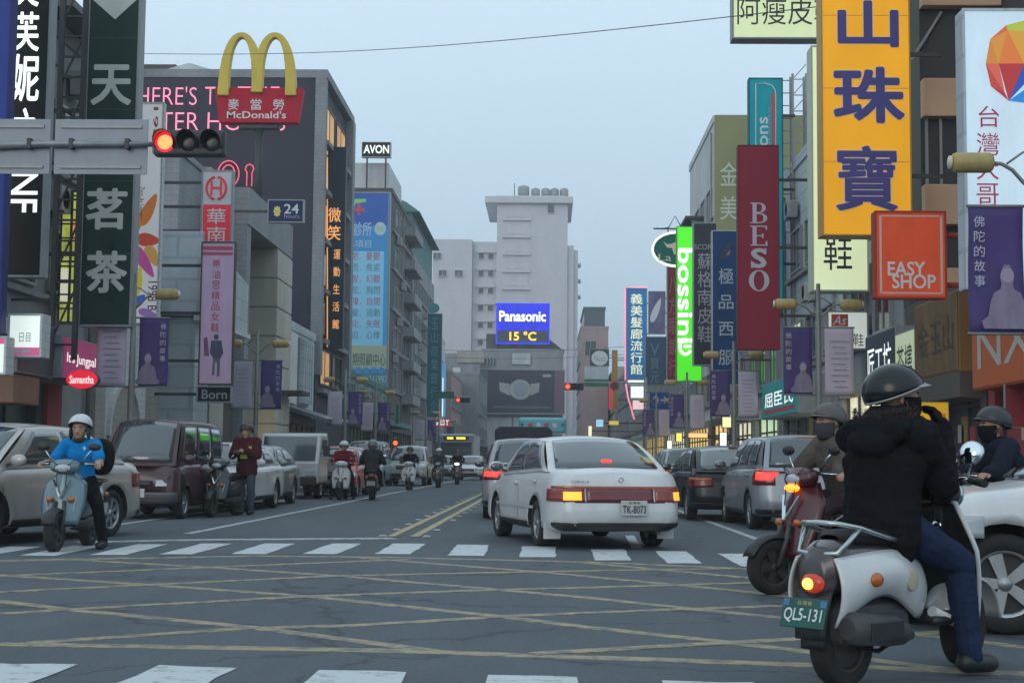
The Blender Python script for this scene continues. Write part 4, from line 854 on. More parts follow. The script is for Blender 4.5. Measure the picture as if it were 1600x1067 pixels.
S.text('極', (1123, 419, 1146, 444), lm('tailorpale', (.4, .46, .52)), .004); S.text('品', (1123, 461, 1146, 483), lm('tailorpale', (.4, .46, .52)), .004); S.text('西', (1123, 503, 1146, 525), lm('tailorpale', (.4, .46, .52)), .004); S.text('服', (1123, 547, 1146, 570), lm('tailorpale', (.4, .46, .52)), .004)
S.poly(leafpts(1135, 390, 18, 4, -1.05), mat('birddark', (.03, .03, .05), .5)); S.ell((1129, 388, 1141, 400), mat('birdring', (.25, .15, .12), .5), -.006)
S = Sign('vertical_sign', 'tall crimson sign with pale serif letters BESO', (1153, 227, 1218, 546), 43.5, sign_mat('crimson', (.27, .02, .045), dirt=.08), wall=RX+.3, thick=.4, cab=sign_mat('crimsoncab', (.18, .02, .03)), frame=.02)
S.joints(4, mat('joint_red', (.14, .01, .02), .5))
def serif(mb, ch, x, z, w, h, y):
    st = w*.22; sl = h*.055
    if ch in 'BE':
        mb.bx(x-w*.36, x-w*.36+st, y, y+.003, z-h/2, z+h/2)
        mb.bx(x-w*.5, x-w*.1, y-.001, y+.002, z+h/2-sl, z+h/2); mb.bx(x-w*.5, x-w*.1, y-.001, y+.002, z-h/2, z-h/2+sl)
    if ch == 'E':
        for zz in (z+h/2-sl, z-h/2): mb.bx(x-w*.12, x+w*.42, y-.0015, y+.001, zz, zz+sl)
        mb.bx(x-w*.15, x+w*.2, y-.0005, y+.0015, z-sl/2, z+sl/2)
        mb.bx(x+w*.36, x+w*.44, y-.002, y, z+h*.3, z+h/2); mb.bx(x+w*.36, x+w*.46, y-.002, y, z-h/2, z-h*.27); mb.bx(x+w*.16, x+w*.24, y-.002, y, z-h*.12, z+h*.12)
    if ch == 'B':
        for zc, hh, ww in ((z+h*.25, h*.25, w*.40), (z-h*.25, h*.25, w*.48)):
            n = 10
            for k in range(n):
                a0, a1 = -math.pi/2+math.pi*k/n, -math.pi/2+math.pi*(k+1)/n
                th = lambda a: sl+(st-sl)*math.cos(a)
                P = lambda a, o: (x-w*.02+(ww-o)*math.cos(a), zc+(hh-min(o, sl))*math.sin(a))
                mb.add([(P(a0, 0)[0], y, P(a0, 0)[1]), (P(a1, 0)[0], y, P(a1, 0)[1]), (P(a1, th(a1))[0], y, P(a1, th(a1))[1]), (P(a0, th(a0))[0], y, P(a0, th(a0))[1])], [(0, 1, 2, 3)])
            for zz in (zc+hh-sl, zc-hh): mb.bx(x-w*.16, x-w*.01, y-.0012, y+.001, zz, zz+sl)
    if ch == 'O':
        n = 24
        for k in range(n):
            a0, a1 = 2*math.pi*k/n, 2*math.pi*(k+1)/n
            mb.add([(x+w*.5*math.cos(a0), y, z+h*.5*math.sin(a0)), (x+w*.5*math.cos(a1), y, z+h*.5*math.sin(a1)), (x+w*.26*math.cos(a1), y, z+h*.45*math.sin(a1)), (x+w*.26*math.cos(a0), y, z+h*.45*math.sin(a0))], [(0, 1, 2, 3)])
mb = MB(); glyph_m = lm('besopale', (.47, .47, .52))
for ch, b in (('B', (1172, 317, 1200, 349)), ('E', (1172, 353, 1200, 384)), ('O', (1170, 422, 1202, 455))): x, z, w, h = S.box(b); serif(mb, ch, x, z, w, h, -.008)
x, z, w, h = S.box((1172, 388, 1199, 419)); glyphs(mb, 'S', x, z, w*.92, h, -.008, .03); mb.bx(x+w*.34, x+w*.44, -.0095, -.0075, z+h*.2, z+h*.49); mb.bx(x-w*.44, x-w*.34, -.0095, -.0075, z-h*.49, z-h*.2)
mb.build('lettering', glyph_m, S.t)
S = Sign('vertical_sign', 'teal drugstore sign with rounded white and red outline and sideways letters', (1170, 122, 1224, 470), 47.5, sign_mat('drugteal', (.004, .24, .29), .35), wall=RX+.2, thick=.35, cab=sign_mat('drugcab', (.004, .12, .15)))
S.line([(1181, 470), (1181, 131), (1196, 131), (1206, 134), (1211, 141), (1212, 150), (1212, 470)], .02, L_white, -.012, 'outline'); S.rect((1206.5, 145, 1210.5, 470), lm('drugred', (.5, .06, .08)), -.012); S.text('watsons', (1185, 183, 1200, 292), L_white, .012, rot=3); S.text('your personal store', (1200.5, 168, 1204, 330), mat('letter_tealdim', (.2, .45, .47), .5), 0, rot=3)
# steel sign tower
t = thing('sign_tower', 'grey steel lattice mast holding the teal drugstore sign', 'mast', (at(1249, 300, 47.8).x, 47.9, 0)); mb = MB(); a = .22; H = at(1249, 117, 47.8).z
for sx in (-a, a):
    for sy in (-a, a): MB().bx(sx-.035, sx+.035, sy-.035, sy+.035, 0, H).build('post', M_steelg, t)
for k in range(26):
    z = .4+k*.53; MB().bar((-a, -a, z), (a, -a, z+.5), .03).build('brace', M_steelg, t); MB().bar((-a, -a, z), (a, -a, z), .03).build('rung', M_steelg, t)
for k in range(14): z = H-.2-k*.42; MB().bar((-.95, -.1, z), (-a, -.1, z), .03).build('strut', M_steelg, t)
# shoe shop signs
GL = mat('shoeglow', (.62, .72, .42), .5, em=.62, dirt=.12, scale=.8)
S = Sign('overhead_sign', 'wide glowing pale green sign with four black characters hanging over the street', (1144, -60, 1296, 61), 37.0, GL, thick=.5, cab=M_cab, wall=RX+.2, brackets=2); S.joints(2, mat('joint_green', (.4, .46, .28), .5)); S.text('阿瘦皮鞋', (1152, -3, 1310, 39), L_black, 0)
S = Sign('vertical_sign', 'tall glowing pale green shoe sign partly behind the orange sign', (1268, 72, 1356, 455), 36.0, mat('shoeglow2', (.70, .78, .48), .5, em=.68, dirt=.1, scale=.8), wall=RX+.2, thick=.6, cab=mat('shoecab', (.5, .55, .42), .5)); S.text('鞋', (1287, 365, 1331, 422), L_black, .002)
S = Sign('light_box', 'white light box with a red script logo beneath the tall shoe sign', (1292, 486, 1357, 546), 36.2, mat('lightbox_white3', (.66, .72, .66), .5, em=.45), wall=RX+.2, thick=.5, brackets=1); S.rect((1299, 491, 1325, 510), lm('logored', (.42, .05, .04))); S.text('As', (1303, 493, 1322, 508), L_white, 0, y=-.014, shear=.3); S.text('鞋', (1333, 521, 1349, 541), L_black, 0)
OR = mat('orangeglow', (.74, .34, .012), .5, em=.62, emc=(.80, .36, .012), dirt=.22, scale=.5, spec=.2)
S = Sign('vertical_sign', 'huge glowing orange jewellery sign with three purple characters', (1283, -200, 1422, 368), 30.0, OR, wall=RX+.3, thick=.55, cab=mat('orangecab', (.5, .25, .03), .5), frame=.03)
S.joints(5, mat('joint_orange', (.42, .2, .01), .5)); LP = lm('purple', (.055, .04, .22)); LO = lm('halo', (.75, .62, .55))
for ch, b in (('山', (1311, 4, 1401, 72)), ('珠', (1305, 108, 1410, 190)), ('寶', (1308, 230, 1400, 328))): S.text(ch, b, LO, 0, fat=.048 if ch != '寶' else .03, y=-.012); S.text(ch, b, LP, 0, fat=.033 if ch != '寶' else .017, y=-.022)
S = Sign('lingerie_sign', 'square orange red sign with white rounded letters EASY SHOP in a thin frame line', (1367, 330, 1479, 466), 25.0, mat('easyorange', (.60, .075, .025), .5, em=.26, dirt=.2, spec=.2), thick=.3, cab=sign_mat('easycab', (.36, .05, .03)), frame=.03, rim=sign_mat('easycab', (.36, .05, .03)))
MB().cyl((S.w/2, .15, .25), (RX+.4-S.o.x, .15, .25), .05, 10).build('bracket', sign_mat('easycab', (.36, .05, .03)), S.t); MB().cyl((S.w/2, .15, 1.1), (RX+.4-S.o.x, .15, 1.1), .05, 10).build('bracket', sign_mat('easycab', (.36, .05, .03)), S.t)
for b in ((1375, 337, 1377, 459), (1470, 337, 1472, 459), (1377, 337, 1470, 338.6), (1377, 457, 1470, 459)): S.rect(b, lm('easyline', (.6, .45, .4)), -.006, 'outline')
S.text('EASY', (1387, 409, 1446, 431), L_white, .02); S.text('SHOP', (1394, 429, 1462, 451), L_white, .02, y=-.0095)
S = Sign('vertical_sign', 'pale glowing telecom sign with a faceted orange ball and red characters', (1506, 14, 1640, 452), 22.3, mat('paleglow', (.50, .62, .70), .4, em=.62, dirt=.22, scale=.8), wall=RX+.4, thick=.4, cab=WALLS['paleblue'])
for i, (pts, c) in enumerate([([(1547, 62), (1574, 48), (1560, 100)], (.75, .30, .04)), ([(1547, 62), (1560, 100), (1540, 100)], (.70, .25, .03)), ([(1574, 48), (1600, 100), (1560, 100)], (.80, .20, .03)), ([(1574, 48), (1630, 52), (1600, 100)], (.75, .35, .04)), ([(1574, 48), (1572, 40), (1610, 30), (1630, 52)], (.50, .55, .06)), ([(1540, 100), (1560, 100), (1570, 146)], (.75, .12, .08)), ([(1540, 100), (1570, 146), (1548, 135)], (.6, .06, .04)), ([(1560, 100), (1600, 100), (1576, 158)], (.5, .03, .03)), ([(1548, 135), (1576, 158), (1570, 146)], (.45, .03, .03)), ([(1600, 100), (1630, 100), (1576, 158)], (.02, .08, .45)), ([(1576, 158), (1630, 120), (1630, 165)], (.02, .25, .7)), ([(1547, 62), (1574, 48), (1572, 40)], (.75, .15, .04))]):
    S.poly(pts, mat('facet_%d' % i, c, .4, em=.25), -.007-i*.0004, 'facet')
for ch, b in (('台', (1529, 166, 1561, 199)), ('灣', (1526, 208, 1561, 243)), ('大', (1526, 247, 1560, 281)), ('哥', (1526, 287, 1560, 322)), ('大', (1526, 332, 1560, 360)), ('門', (1527, 397, 1560, 415))): S.text(ch, b, lm('telered', (.5, .03, .09)) if ch != '門' else L_dim, .0)
# right-hand shop fascias
fascia('shop_fascia', 'teal drugstore fascia with pale characters and a red underline', RX-1.0, -1, 40.2, 46.8, 2.45, 3.55, mat('fasciateal', (.012, .24, .25), .5, em=.2), thick=1.1, txt='屈臣氏', tm=L_lit, fillh=.4)
MB().bx(-.03, -.022, -2.9, 2.7, .14, .26).build('underline', lm('drugred', (.5, .06, .08)), bpy.context.scene.collection.objects['shop_fascia.002'])
fascia('shop_fascia', 'dark grey fascia with glowing green tinted characters', RX-.35, -1, 31.7, 34.6, 2.7, 4.05, sign_mat('slate', (.055, .075, .095)), thick=.5, txt='匠工坊', tm=L_lit, fillh=.55)
fascia('shop_fascia', 'pale green lit fascia with dark green characters', RX-.36, -1, 29.95, 31.6, 2.55, 3.85, mat('fasciapale', (.55, .62, .40), .5, em=.4), thick=.5, txt='茶樓', tm=lm('darkgreenink', (.03, .1, .05)), fillh=.55)
t = fascia('shop_fascia', 'weathered brown wooden board sign with dark carved characters', RX-.4, -1, 26.6, 29.8, 2.75, 4.25, mat('woodsign', (.20, .11, .035), .6, dirt=.6, scale=2.2), thick=.6, cab=mat('woodcab', (.26, .13, .03), .6), txt='金玉山', tm=lm('woodink', (.05, .03, .01)), fillh=.45)
MB().prism([(.0, 0), (.0, -.45), (.6, -.5), (.6, 0)], -1.6, 1.6, ax='Y').build('eave', mat('eave', (.10, .085, .07), .6, dirt=.3), t)
t = fascia('shop_fascia', 'bright orange red fascia with worn silver lettering', RX-.45, -1, 22.0, 25.6, 2.35, 3.75, mat('fasciaorange', (.42, .09, .02), .5, em=.08), thick=.7, cab=mat('fasciaorangecab', (.36, .08, .02), .5), txt='NX', tm=lm('silverworn', (.5, .48, .42)), fillh=.5)
S = Sign('window_poster', 'bright yellow poster with red print in the shop front behind the rider', (1435, 628, 1483, 760), 27.3, mat('posteryellow', (.75, .40, .01), .5, em=.35), thick=.05, frame=.01)
S.text('特價', (1460, 645, 1478, 672), lm('posterred', (.6, .08, .03)), 0); S.rect((1459, 676, 1480, 682), lm('posterred', (.6, .08, .03)))
MB().bx(-S.w/2, -S.w/2+.05, .05, .1, -.8, S.h).build('post', M_steel, S.t)
S = Sign('window_poster', 'dark red poster panel by the orange fascia', (1570, 600, 1612, 668), 23.8, mat('posterred_face', (.25, .02, .03), .5), thick=.08, frame=.01, wall=RX+.2, brackets=1)
# overhead wire
a, b = at(215, 84, 62), at(1330, 5, 33)
pts = [a.lerp(b, k/24)-Vector((0, 0, .45*math.sin(math.pi*k/24))) for k in range(25)]
tag(MB().tube(pts, .013, 5).build('overhead_cable', M_steel), 'thin black cable slung across the street between the roofs', 'cable')
for ya, yb, d, i in ((545, 540, 190, 0), (556, 552, 186, 1)):
    p, q = at(640, ya, d), at(1000, yb, d); tag(MB().tube([p.lerp(q, k/10)-Vector((0, 0, .5*math.sin(math.pi*k/10))) for k in range(11)], .03, 5).build('overhead_cable', M_steel), ('upper' if i == 0 else 'lower')+' of two far cables strung before the white tower', 'cable')

# ================================================================ street lamps with banners
M_lampgold = mat('lamp_gold', (.40, .30, .11), .45, dirt=.3, scale=6); M_pole = mat('pole_grey', (.22, .22, .21), .5, metal=.3, dirt=.3, scale=4)
M_bpurple = mat('banner_purple', (.065, .042, .17), .75, dirt=.25, scale=2); M_bpale = mat('banner_mauve', (.50, .44, .54), .75, dirt=.15, scale=1.5); M_bstat = mat('banner_statue', (.23, .19, .28), .75, dirt=.35, scale=5)
M_bpink = mat('banner_pinkish', (.30, .15, .26), .75); M_btext = mat('banner_text', (.45, .42, .5), .7); M_bline = mat('banner_line', (.24, .2, .28), .7)
def statue_poly(mb, x, z, s, y):
    body = [(-.42, 0), (.42, 0), (.46, .12), (.34, .2), (.3, .42), (.24, .56), (.12, .62), (.1, .7), (.13, .8), (.09, .92), (.05, 1.0), (-.05, 1.0), (-.09, .92), (-.13, .8), (-.1, .7), (-.12, .62), (-.24, .56), (-.3, .42), (-.34, .2), (-.46, .12)]
    mb.prism([(x+a*s, z+b*s*1.15) for a, b in body], y, y+.002)
def lamp_post(X, Y, side, label, purple_first=False, name='street_lamp', both=True):
    t = thing(name, label, 'street lamp', (X, Y, .12), 0, 'street lamps with banners')
    MB().tube([(0, 0, 0), (0, 0, .25), (0, 0, .28), (0, 0, 2.4), (0, 0, 4.76)], [.13, .12, .075, .07, .045], 12).build('pole', M_pole, t)
    for s in (-1, 1):
        arm = MB().tube([(0, 0, 4.0), (s*.12, 0, 4.1), (s*.24, 0, 4.24), (s*.36, 0, 4.31), (s*.48, 0, 4.32)], .022, 6).build('arm', M_pole, t)
        MB().tube([(0, 0, 4.46), (s*.12, 0, 4.44), (s*.3, 0, 4.31)], .014, 6).build('scroll', M_pole, t)
        lamp = MB().lathe([(.0, .46), (.085, .46), (.112, .49), (.116, .54), (.116, .86), (.10, .90), (.05, .92), (.0, .92)], 16, 'X').build('lamp_head', M_lampgold, t)
        if s < 0: lamp.rotation_euler.z = math.pi
        lamp.location.z = 4.32
        MB().lathe([(.0, .92), (.08, .921), (.075, .945), (.0, .95)], 12, 'X', c=(0, 0, 0)).build('lamp_glass', mat('lamp_glass', (.6, .55, .4), .3), lamp)
        ban = (s > 0) != purple_first       # purple on one side of the pole, mauve on the other
        z0, z1 = 2.40, 3.83; x0, x1 = s*.13, s*.74
        for z in (z0, z1): MB().cyl((0, 0, z), (s*.76, 0, z), .018, 8).build('banner_rod', M_pole, t)
        wob = random.uniform(.02, .05); ph = random.uniform(0, 6)
        mb = MB()
        def fn(u, v): return Vector((x0+(x1-x0)*u, wob*math.sin(ph+3*v+2*u)*math.sin(math.pi*v), z0+(z1-z0)*v))
        mb.grid(fn, 6, 12); bn = mb.build('banner', M_bpurple if ban else M_bpale, t)
        sol = bn.modifiers.new('s', 'SOLIDIFY'); sol.thickness = .008; sol.offset = 0
        mb = MB(); xc = (x0+x1)/2; yy = -.012-wob
        if ban:
            fxs = .10 if purple_first else -.10; statue_poly(mb, xc+fxs, z0+.05, .62 if Y < 20 else .56, yy); mb.build('banner_figure', M_bstat, bn)
            mb = MB(); mb.prism([(xc+fxs+.075*math.cos(k*.5236), z0+.05+(.62 if Y < 20 else .56)*.96+.085*math.sin(k*.5236)) for k in range(12)], yy-.003, yy-.001); mb.build('banner_face', mat('banner_face_tone', (.30, .25, .33), .75), bn)
            mb = MB(); column(mb, '佛陀的故事', xc-2.0*fxs, z1-.1, z0+.5, .12, yy, 0.0, fill=.75); mb.build('banner_lettering', M_btext, bn)
        else:
            for k in range(9): mb.bx(xc-.18+.03*(k % 3), xc+.2-.04*((k*2) % 3), yy, yy+.002, z1-.3-k*.12, z1-.285-k*.12)
            mb.build('banner_lettering', M_bline, bn)
    return t
lamp_post(-8.6, 30.2, -1, 'street lamp with banners in front of the dark green tea sign')
lamp_post(-8.55, 43.0, -1, 'street lamp with banners beside the granite portal')
lamp_post(-8.55, 62.0, -1, 'street lamp with banners before the low awninged shop')
lamp_post(-8.6, 73.5, -1, 'street lamp with banners under the clinic billboard')
lamp_post(-8.6, 104, -1, 'far left street lamp with banners beyond the clinic')
lamp_post(-8.6, 124, -1, 'farthest left street lamp with banners near the teal sign')
lamp_post(5.72, 31.2, 1, 'street lamp with banners beside the crimson sign', True)
lamp_post(5.8, 46.0, 1, 'street lamp with banners under the navy tailor sign', True)
lamp_post(5.85, 62.0, 1, 'street lamp with banners below the glowing green sign', True)
lamp_post(5.9, 80.0, 1, 'street lamp with banners near the weathered blue sign', True)
lamp_post(5.42, 16.4, 1, 'street lamp with a large purple banner next to the telecom sign', True)

# ================================================================ traffic signals
M_sigh = mat('signal_housing', (.03, .032, .035), .5); M_lens_off = mat('lens_off', (.02, .02, .02), .25); M_red = mat('lens_red', (.9, .03, .02), .4, em=6.0, emc=(1, .10, .03)); M_redf = mat('lens_red_far', (.9, .03, .02), .4, em=3.0, emc=(1, .09, .02))
M_signback = mat('sign_back_grey', (.30, .32, .36), .5, metal=.2, dirt=.25, scale=1.5)
def signal_head(t, x, z, r, y, lit=0, redm=None, n=3, name='signal_head'):
    pit = r*2.42
    h = MB().bx(x-r*1.25, x+r*1.25+pit*(n-1), y, y+.22, z-r*1.35, z+r*1.35).build(name, M_sigh, t, bevel=r*.3, seg=3)
    for k in range(n):
        cx = x+k*pit
        MB().lathe([(.0, -.03), (r*.5, -.027), (r*(.74 if k == lit else .92), -.012), (r*(.78 if k == lit else .95), 0)], 20, 'Y', (cx, y, z)).build('lens', (redm or M_red) if k == lit else M_lens_off, h)
        if k == lit: MB().lathe([(r*.76, -.010), (r*.98, -.012), (r*1.02, 0)], 24, 'Y', (cx, y, z)).build('lens_halo', mat('lens_halo_red', (.8, .02, .05), .4, em=1.5, emc=(1, .008, .03)), h)  # red fringe around the overbright lens, added as a glowing ring
        mb = MB()
        def fn(u, v): a = R(-35)+R(250)*u; return Vector((cx+r*1.06*math.cos(a), y-.26*v*(.35+.65*math.sin(math.pi*min(1, max(0, u)))), z+r*1.06*math.sin(a)))
        mb.grid(fn, 18, 3); v = mb.build('visor', M_sigh, h); sm = v.modifiers.new('s', 'SOLIDIFY'); sm.thickness = .008
    return h
TY2 = 23.0
def sx_(px): return at(px, 225, TY2).x
zs = at(262, 226, TY2).z
t = thing('traffic_signal', 'horizontal traffic light showing red on a long grey arm with two blank plates', 'traffic light', (-9.35, TY2, .12)); o = Vector((-9.35, TY2, .12))
MB().tube([(0, 0, 0), (0, 0, .3), (0, 0, .32), (0, 0, zs+.4)], [.2, .18, .12, .09], 14).build('pole', M_steelg, t)
MB().tube([(0, 0, zs-o.z-.05), (sx_(70)-o.x, 0, zs-o.z), (sx_(240)-o.x, 0, zs-o.z)], [.07, .055, .04], 12).build('arm', M_steelg, t)
for a, b in ((-60, 76), (83, 229)):
    z0, z1 = at(100, 271, TY2).z-o.z, at(100, 185, TY2).z-o.z; x0, x1 = sx_(a)-o.x, sx_(b)-o.x
    pl = MB().bx(x0, x1, .07, .09, z0, z1).build('sign_plate', M_signback, t, bevel=.006)
    for z in (z0+.12, z1-.12): MB().bx(x0+.1, x1-.1, .045, .07, z-.025, z+.025).build('stiffener', M_steelg, pl)
    for x in (x0+.3, x1-.3): MB().bx(x-.03, x+.03, -.07, .068, zs-o.z-.08, zs-o.z+.08).build('clamp', M_steel, pl)
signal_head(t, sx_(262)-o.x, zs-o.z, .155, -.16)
def far_signal(label, px, py, Y, pole_x, armz=None, n=3, vert=False):
    p = at(px, py, Y); o = Vector((pole_x, Y, .12)); t = thing('traffic_signal', label, 'traffic light', o)
    z = p.z-o.z; x = p.x-o.x; s = 1 if x > 0 else -1
    MB().tube([(0, 0, 0), (0, 0, z+.6)], [.1, .07], 8).build('pole', M_steelg, t); MB().tube([(0, 0, z+.25), (x+.9, 0, z+.25)], .05, 8).build('arm', M_steelg, t)
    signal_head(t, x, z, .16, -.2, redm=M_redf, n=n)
    return t
t = far_signal('far traffic light showing red on an arm over the middle lane', 887, 604, 90, 6.0)
p = at(960, 603, 90); pc = (p.x-6.0, -.1, p.z-.12)
MB().cyl((pc[0], -.1, pc[2]), (pc[0], -.13, pc[2]), .3, 20).build('round_plate', mat('plate_red', (.5, .03, .04), .5), t); MB().cyl((pc[0], -.131, pc[2]), (pc[0], -.14, pc[2]), .22, 20).build('plate_face', sign_mat('slate', (.055, .075, .095)), t)
t = far_signal('far traffic light showing red on an arm from the left pavement', 716, 625, 118, -8.7)
p = at(698, 619, 118); MB().bx(p.x+8.7-1.0, p.x+8.7+.6, -.1, -.06, p.z-.3, p.z+.25).build('street_plate', sign_mat('roadgreen', (.01, .16, .09)), t)
tp = at(618, 692, 86); t = thing('pedestrian_signal', 'small red pedestrian light on a short post before the awning', 'traffic light', (tp.x, 86, .0))
MB().cyl((0, 0, 0), (0, 0, tp.z+.3), .06, 8).build('post', M_steelg, t); hh = MB().bx(-.17, .17, -.14, -.06, tp.z-.45, tp.z+.25).build('signal_head', M_sigh, t, bevel=.02); MB().lathe([(0, -.03), (.11, -.02), (.13, 0)], 16, 'Y', (0, -.14, tp.z)).build('lens', M_redf, hh)
S = Sign('road_sign', 'blue square direction sign hanging by the far right lamp', (1014, 612, 1046, 640), 84, sign_mat('roadblue', (.012, .06, .28)), thick=.06, brackets=1, wall=6.0); S.text('↑', (1020, 616, 1030, 634), L_white, .0); S.text('→', (1031, 619, 1043, 630), L_white, 0)
MB().cyl((6.0-S.o.x, .05, -S.o.z+.12), (6.0-S.o.x, .05, S.h), .05, 8).build('post', M_steelg, S.t)

# small glowing shop lights along the right pavement
def glow(name, label, box, Y, c, em, wall=RX+.1, thick=.25):
    S = Sign(name, label, box, Y, mat('glow_%s' % label[:14].replace(' ', '_'), c, .5, em=em), thick=thick, wall=wall, brackets=1, frame=.02, cab=M_cabd); return S
glow('lantern', 'amber lantern hanging before the warm lit restaurant', (1056, 676, 1066, 690), 64.5, (1, .55, .12), 1.6, wall=RX)
glow('light_strip', 'tall white light column by the warm lit restaurant', (1042, 688, 1050, 716), 72, (.95, .95, .75), 1.2, wall=RX)
glow('light_box', 'white stacked lamp box before the green lit tailor shop', (1124, 675, 1136, 697), 51, (.8, .95, .85), 1.2)
glow('light_box', 'bright green lamp box before the tailor shop', (1140, 694, 1152, 712), 50.4, (.2, .65, .08), .9)
S = glow('lit_fascia', 'row of warm bulbs over the restaurant door', (1072, 676, 1106, 684), 62.3, (1, .5, .2), 1.2, wall=RX)
glow('light_box', 'pale yellow glowing panel beyond the pale mauve banner', (1128, 648, 1143, 668), 57, (.85, .8, .4), 1.0)
glow('light_box', 'small blue white round shop lamp under the orange vertical sign', (931, 655, 943, 667), 120, (.4, .7, .95), .6, wall=RX)
glow('light_strip', 'slim warm white light strip beyond the blue direction sign', (919, 665, 925, 682), 112, (.95, .9, .6), .8, wall=RX)
glow('light_box', 'yellow glowing sign under the orange vertical sign', (951, 657, 967, 664), 112, (.7, .5, .08), .6, wall=RX)
glow('light_box', 'white glowing sign below the neon edged sign', (985, 603, 1006, 622), 99, (.9, .95, .9), .8, wall=RX)
glow('light_box', 'pinkish glowing sign hung lower below the neon edged sign', (988, 625, 1006, 640), 98, (.9, .6, .6), .7, wall=RX)
glow('wall_lamp', 'amber wall lamp beside the dark green portal front', (323, 633, 330, 655), 49.9, (1, .7, .15), 1.6, wall=LX-.4)
glow('wall_lamp', 'small amber lamp at the foot of the low awninged shop', (511, 698, 516, 712), 66, (1, .7, .2), 1.6, wall=LX)
# ================================================================ vehicles
M_tyre = mat('tyre_rubber', (.018, .018, .019), .85, dirt=.3, scale=8, bump=.2); M_rim = mat('rim_alloy', (.42, .43, .44), .35, metal=.7, dirt=.3, scale=6); M_rimd = mat('rim_dark', (.03, .03, .032), .5)
M_cglass = mat('car_glass', (.045, .056, .066), .05, spec=1.0, coat=.5); M_trim = mat('trim_black', (.022, .022, .024), .55); M_plate = mat('plate_white', (.5, .52, .5), .5, dirt=.25, scale=9); M_chrome = mat('chrome', (.6, .62, .63), .15, metal=1.0)  # car glass colour lightened to carry some of the sky's reflection
M_tail = mat('tail_off', (.16, .008, .008), .2, coat=.4); M_tailon = mat('tail_on', (.9, .03, .03), .3, em=2.4, emc=(1, .035, .025)); M_amberon = mat('amber_on', (1, .4, .05), .3, em=2.6, emc=(1, .20, .015)); M_amber = mat('amber_off', (.42, .10, .012), .25, coat=.4)
M_head = mat('headlight_clear', (.42, .44, .46), .12, coat=.5); M_headon = mat('headlight_on', (1, .85, .6), .3, em=9, emc=(1, .82, .5)); M_wheelwell = mat('wheel_well', (.008, .008, .008), .9)
_WC = {}
def wheel_meshes(r, w, style=0, dark=False):
    k = (r, w, style, dark)
    if k in _WC: return _WC[k]
    ri = r*.66; h = w/2
    ty = MB().lathe([(ri, -h*.8), (ri+.02, -h), (r*.93, -h*.98), (r*.985, -h*.8), (r, -h*.4), (r, h*.4), (r*.985, h*.8), (r*.93, h*.98), (ri+.02, h), (ri, h*.8)], 28, 'X').build('tyre_src', M_tyre)
    mb = MB()
    for s in (-1, 1):
        mb.lathe([(ri+.003, s*h*.82), (ri*.93, s*h*.8), (ri*.9, s*h*.45)], 28, 'X', mi=0); mb.lathe([(ri*.92, s*h*.25), (.0, s*h*.25)], 28, 'X', mi=1)
        n = (7, 5, 0)[style]
        if n:
            for q in range(n):
                a = 2*math.pi*q/n; ca, sa = math.cos(a), math.sin(a); wd = (.026, .036)[style]
                p0, p1 = ri*.12, ri*.92
                vs_ = [Vector((s*h*hh, rr*ca-ww*sa, rr*sa+ww*ca)) for rr, k2 in ((p0, .8), (p1, 1.25)) for ww in (-wd*k2, wd*k2) for hh in (.3, .74)]
                mb.add(vs_, [(0, 1, 3, 2), (4, 6, 7, 5), (0, 4, 5, 1), (2, 3, 7, 6), (1, 5, 7, 3)], 0)
        else:
            mb.lathe([(ri*.9, s*h*.55), (ri*.7, s*h*.72), (ri*.3, s*h*.62), (0, s*h*.64)], 20, 'X')
        mb.lathe([(ri*.24, s*h*.6), (ri*.22, s*h*.82), (0, s*h*.84)], 14, 'X')
    ro = mb.build('rim_src', [M_rimd if dark else M_rim, M_rimd])
    _WC[k] = (ty.data, ro.data); bpy.data.objects.remove(ty); bpy.data.objects.remove(ro)
    return _WC[k]
def add_wheel(t, x, y, r, w, style=0, steer=0.0, name='wheel', dark=False):
    tm, rm = wheel_meshes(r, w, style, dark)
    o = bpy.data.objects.new(name, tm); col.objects.link(o); o.parent = t; o.location = (x, y, r); o.rotation_euler.z = steer
    q = bpy.data.objects.new('rim', rm); col.objects.link(q); q.parent = o
    return o
def lerp(a, b, u): return a+(b-a)*u
def interp(tab, y):
    if y <= tab[0][0]: return tab[0][1]
    for (a, va), (b, vb) in zip(tab[:-1], tab[1:]):
        if y <= b:
            u = (y-a)/(b-a); u = u*u*(3-2*u)*.5+u*.5; return va+(vb-va)*u
    return tab[-1][1]
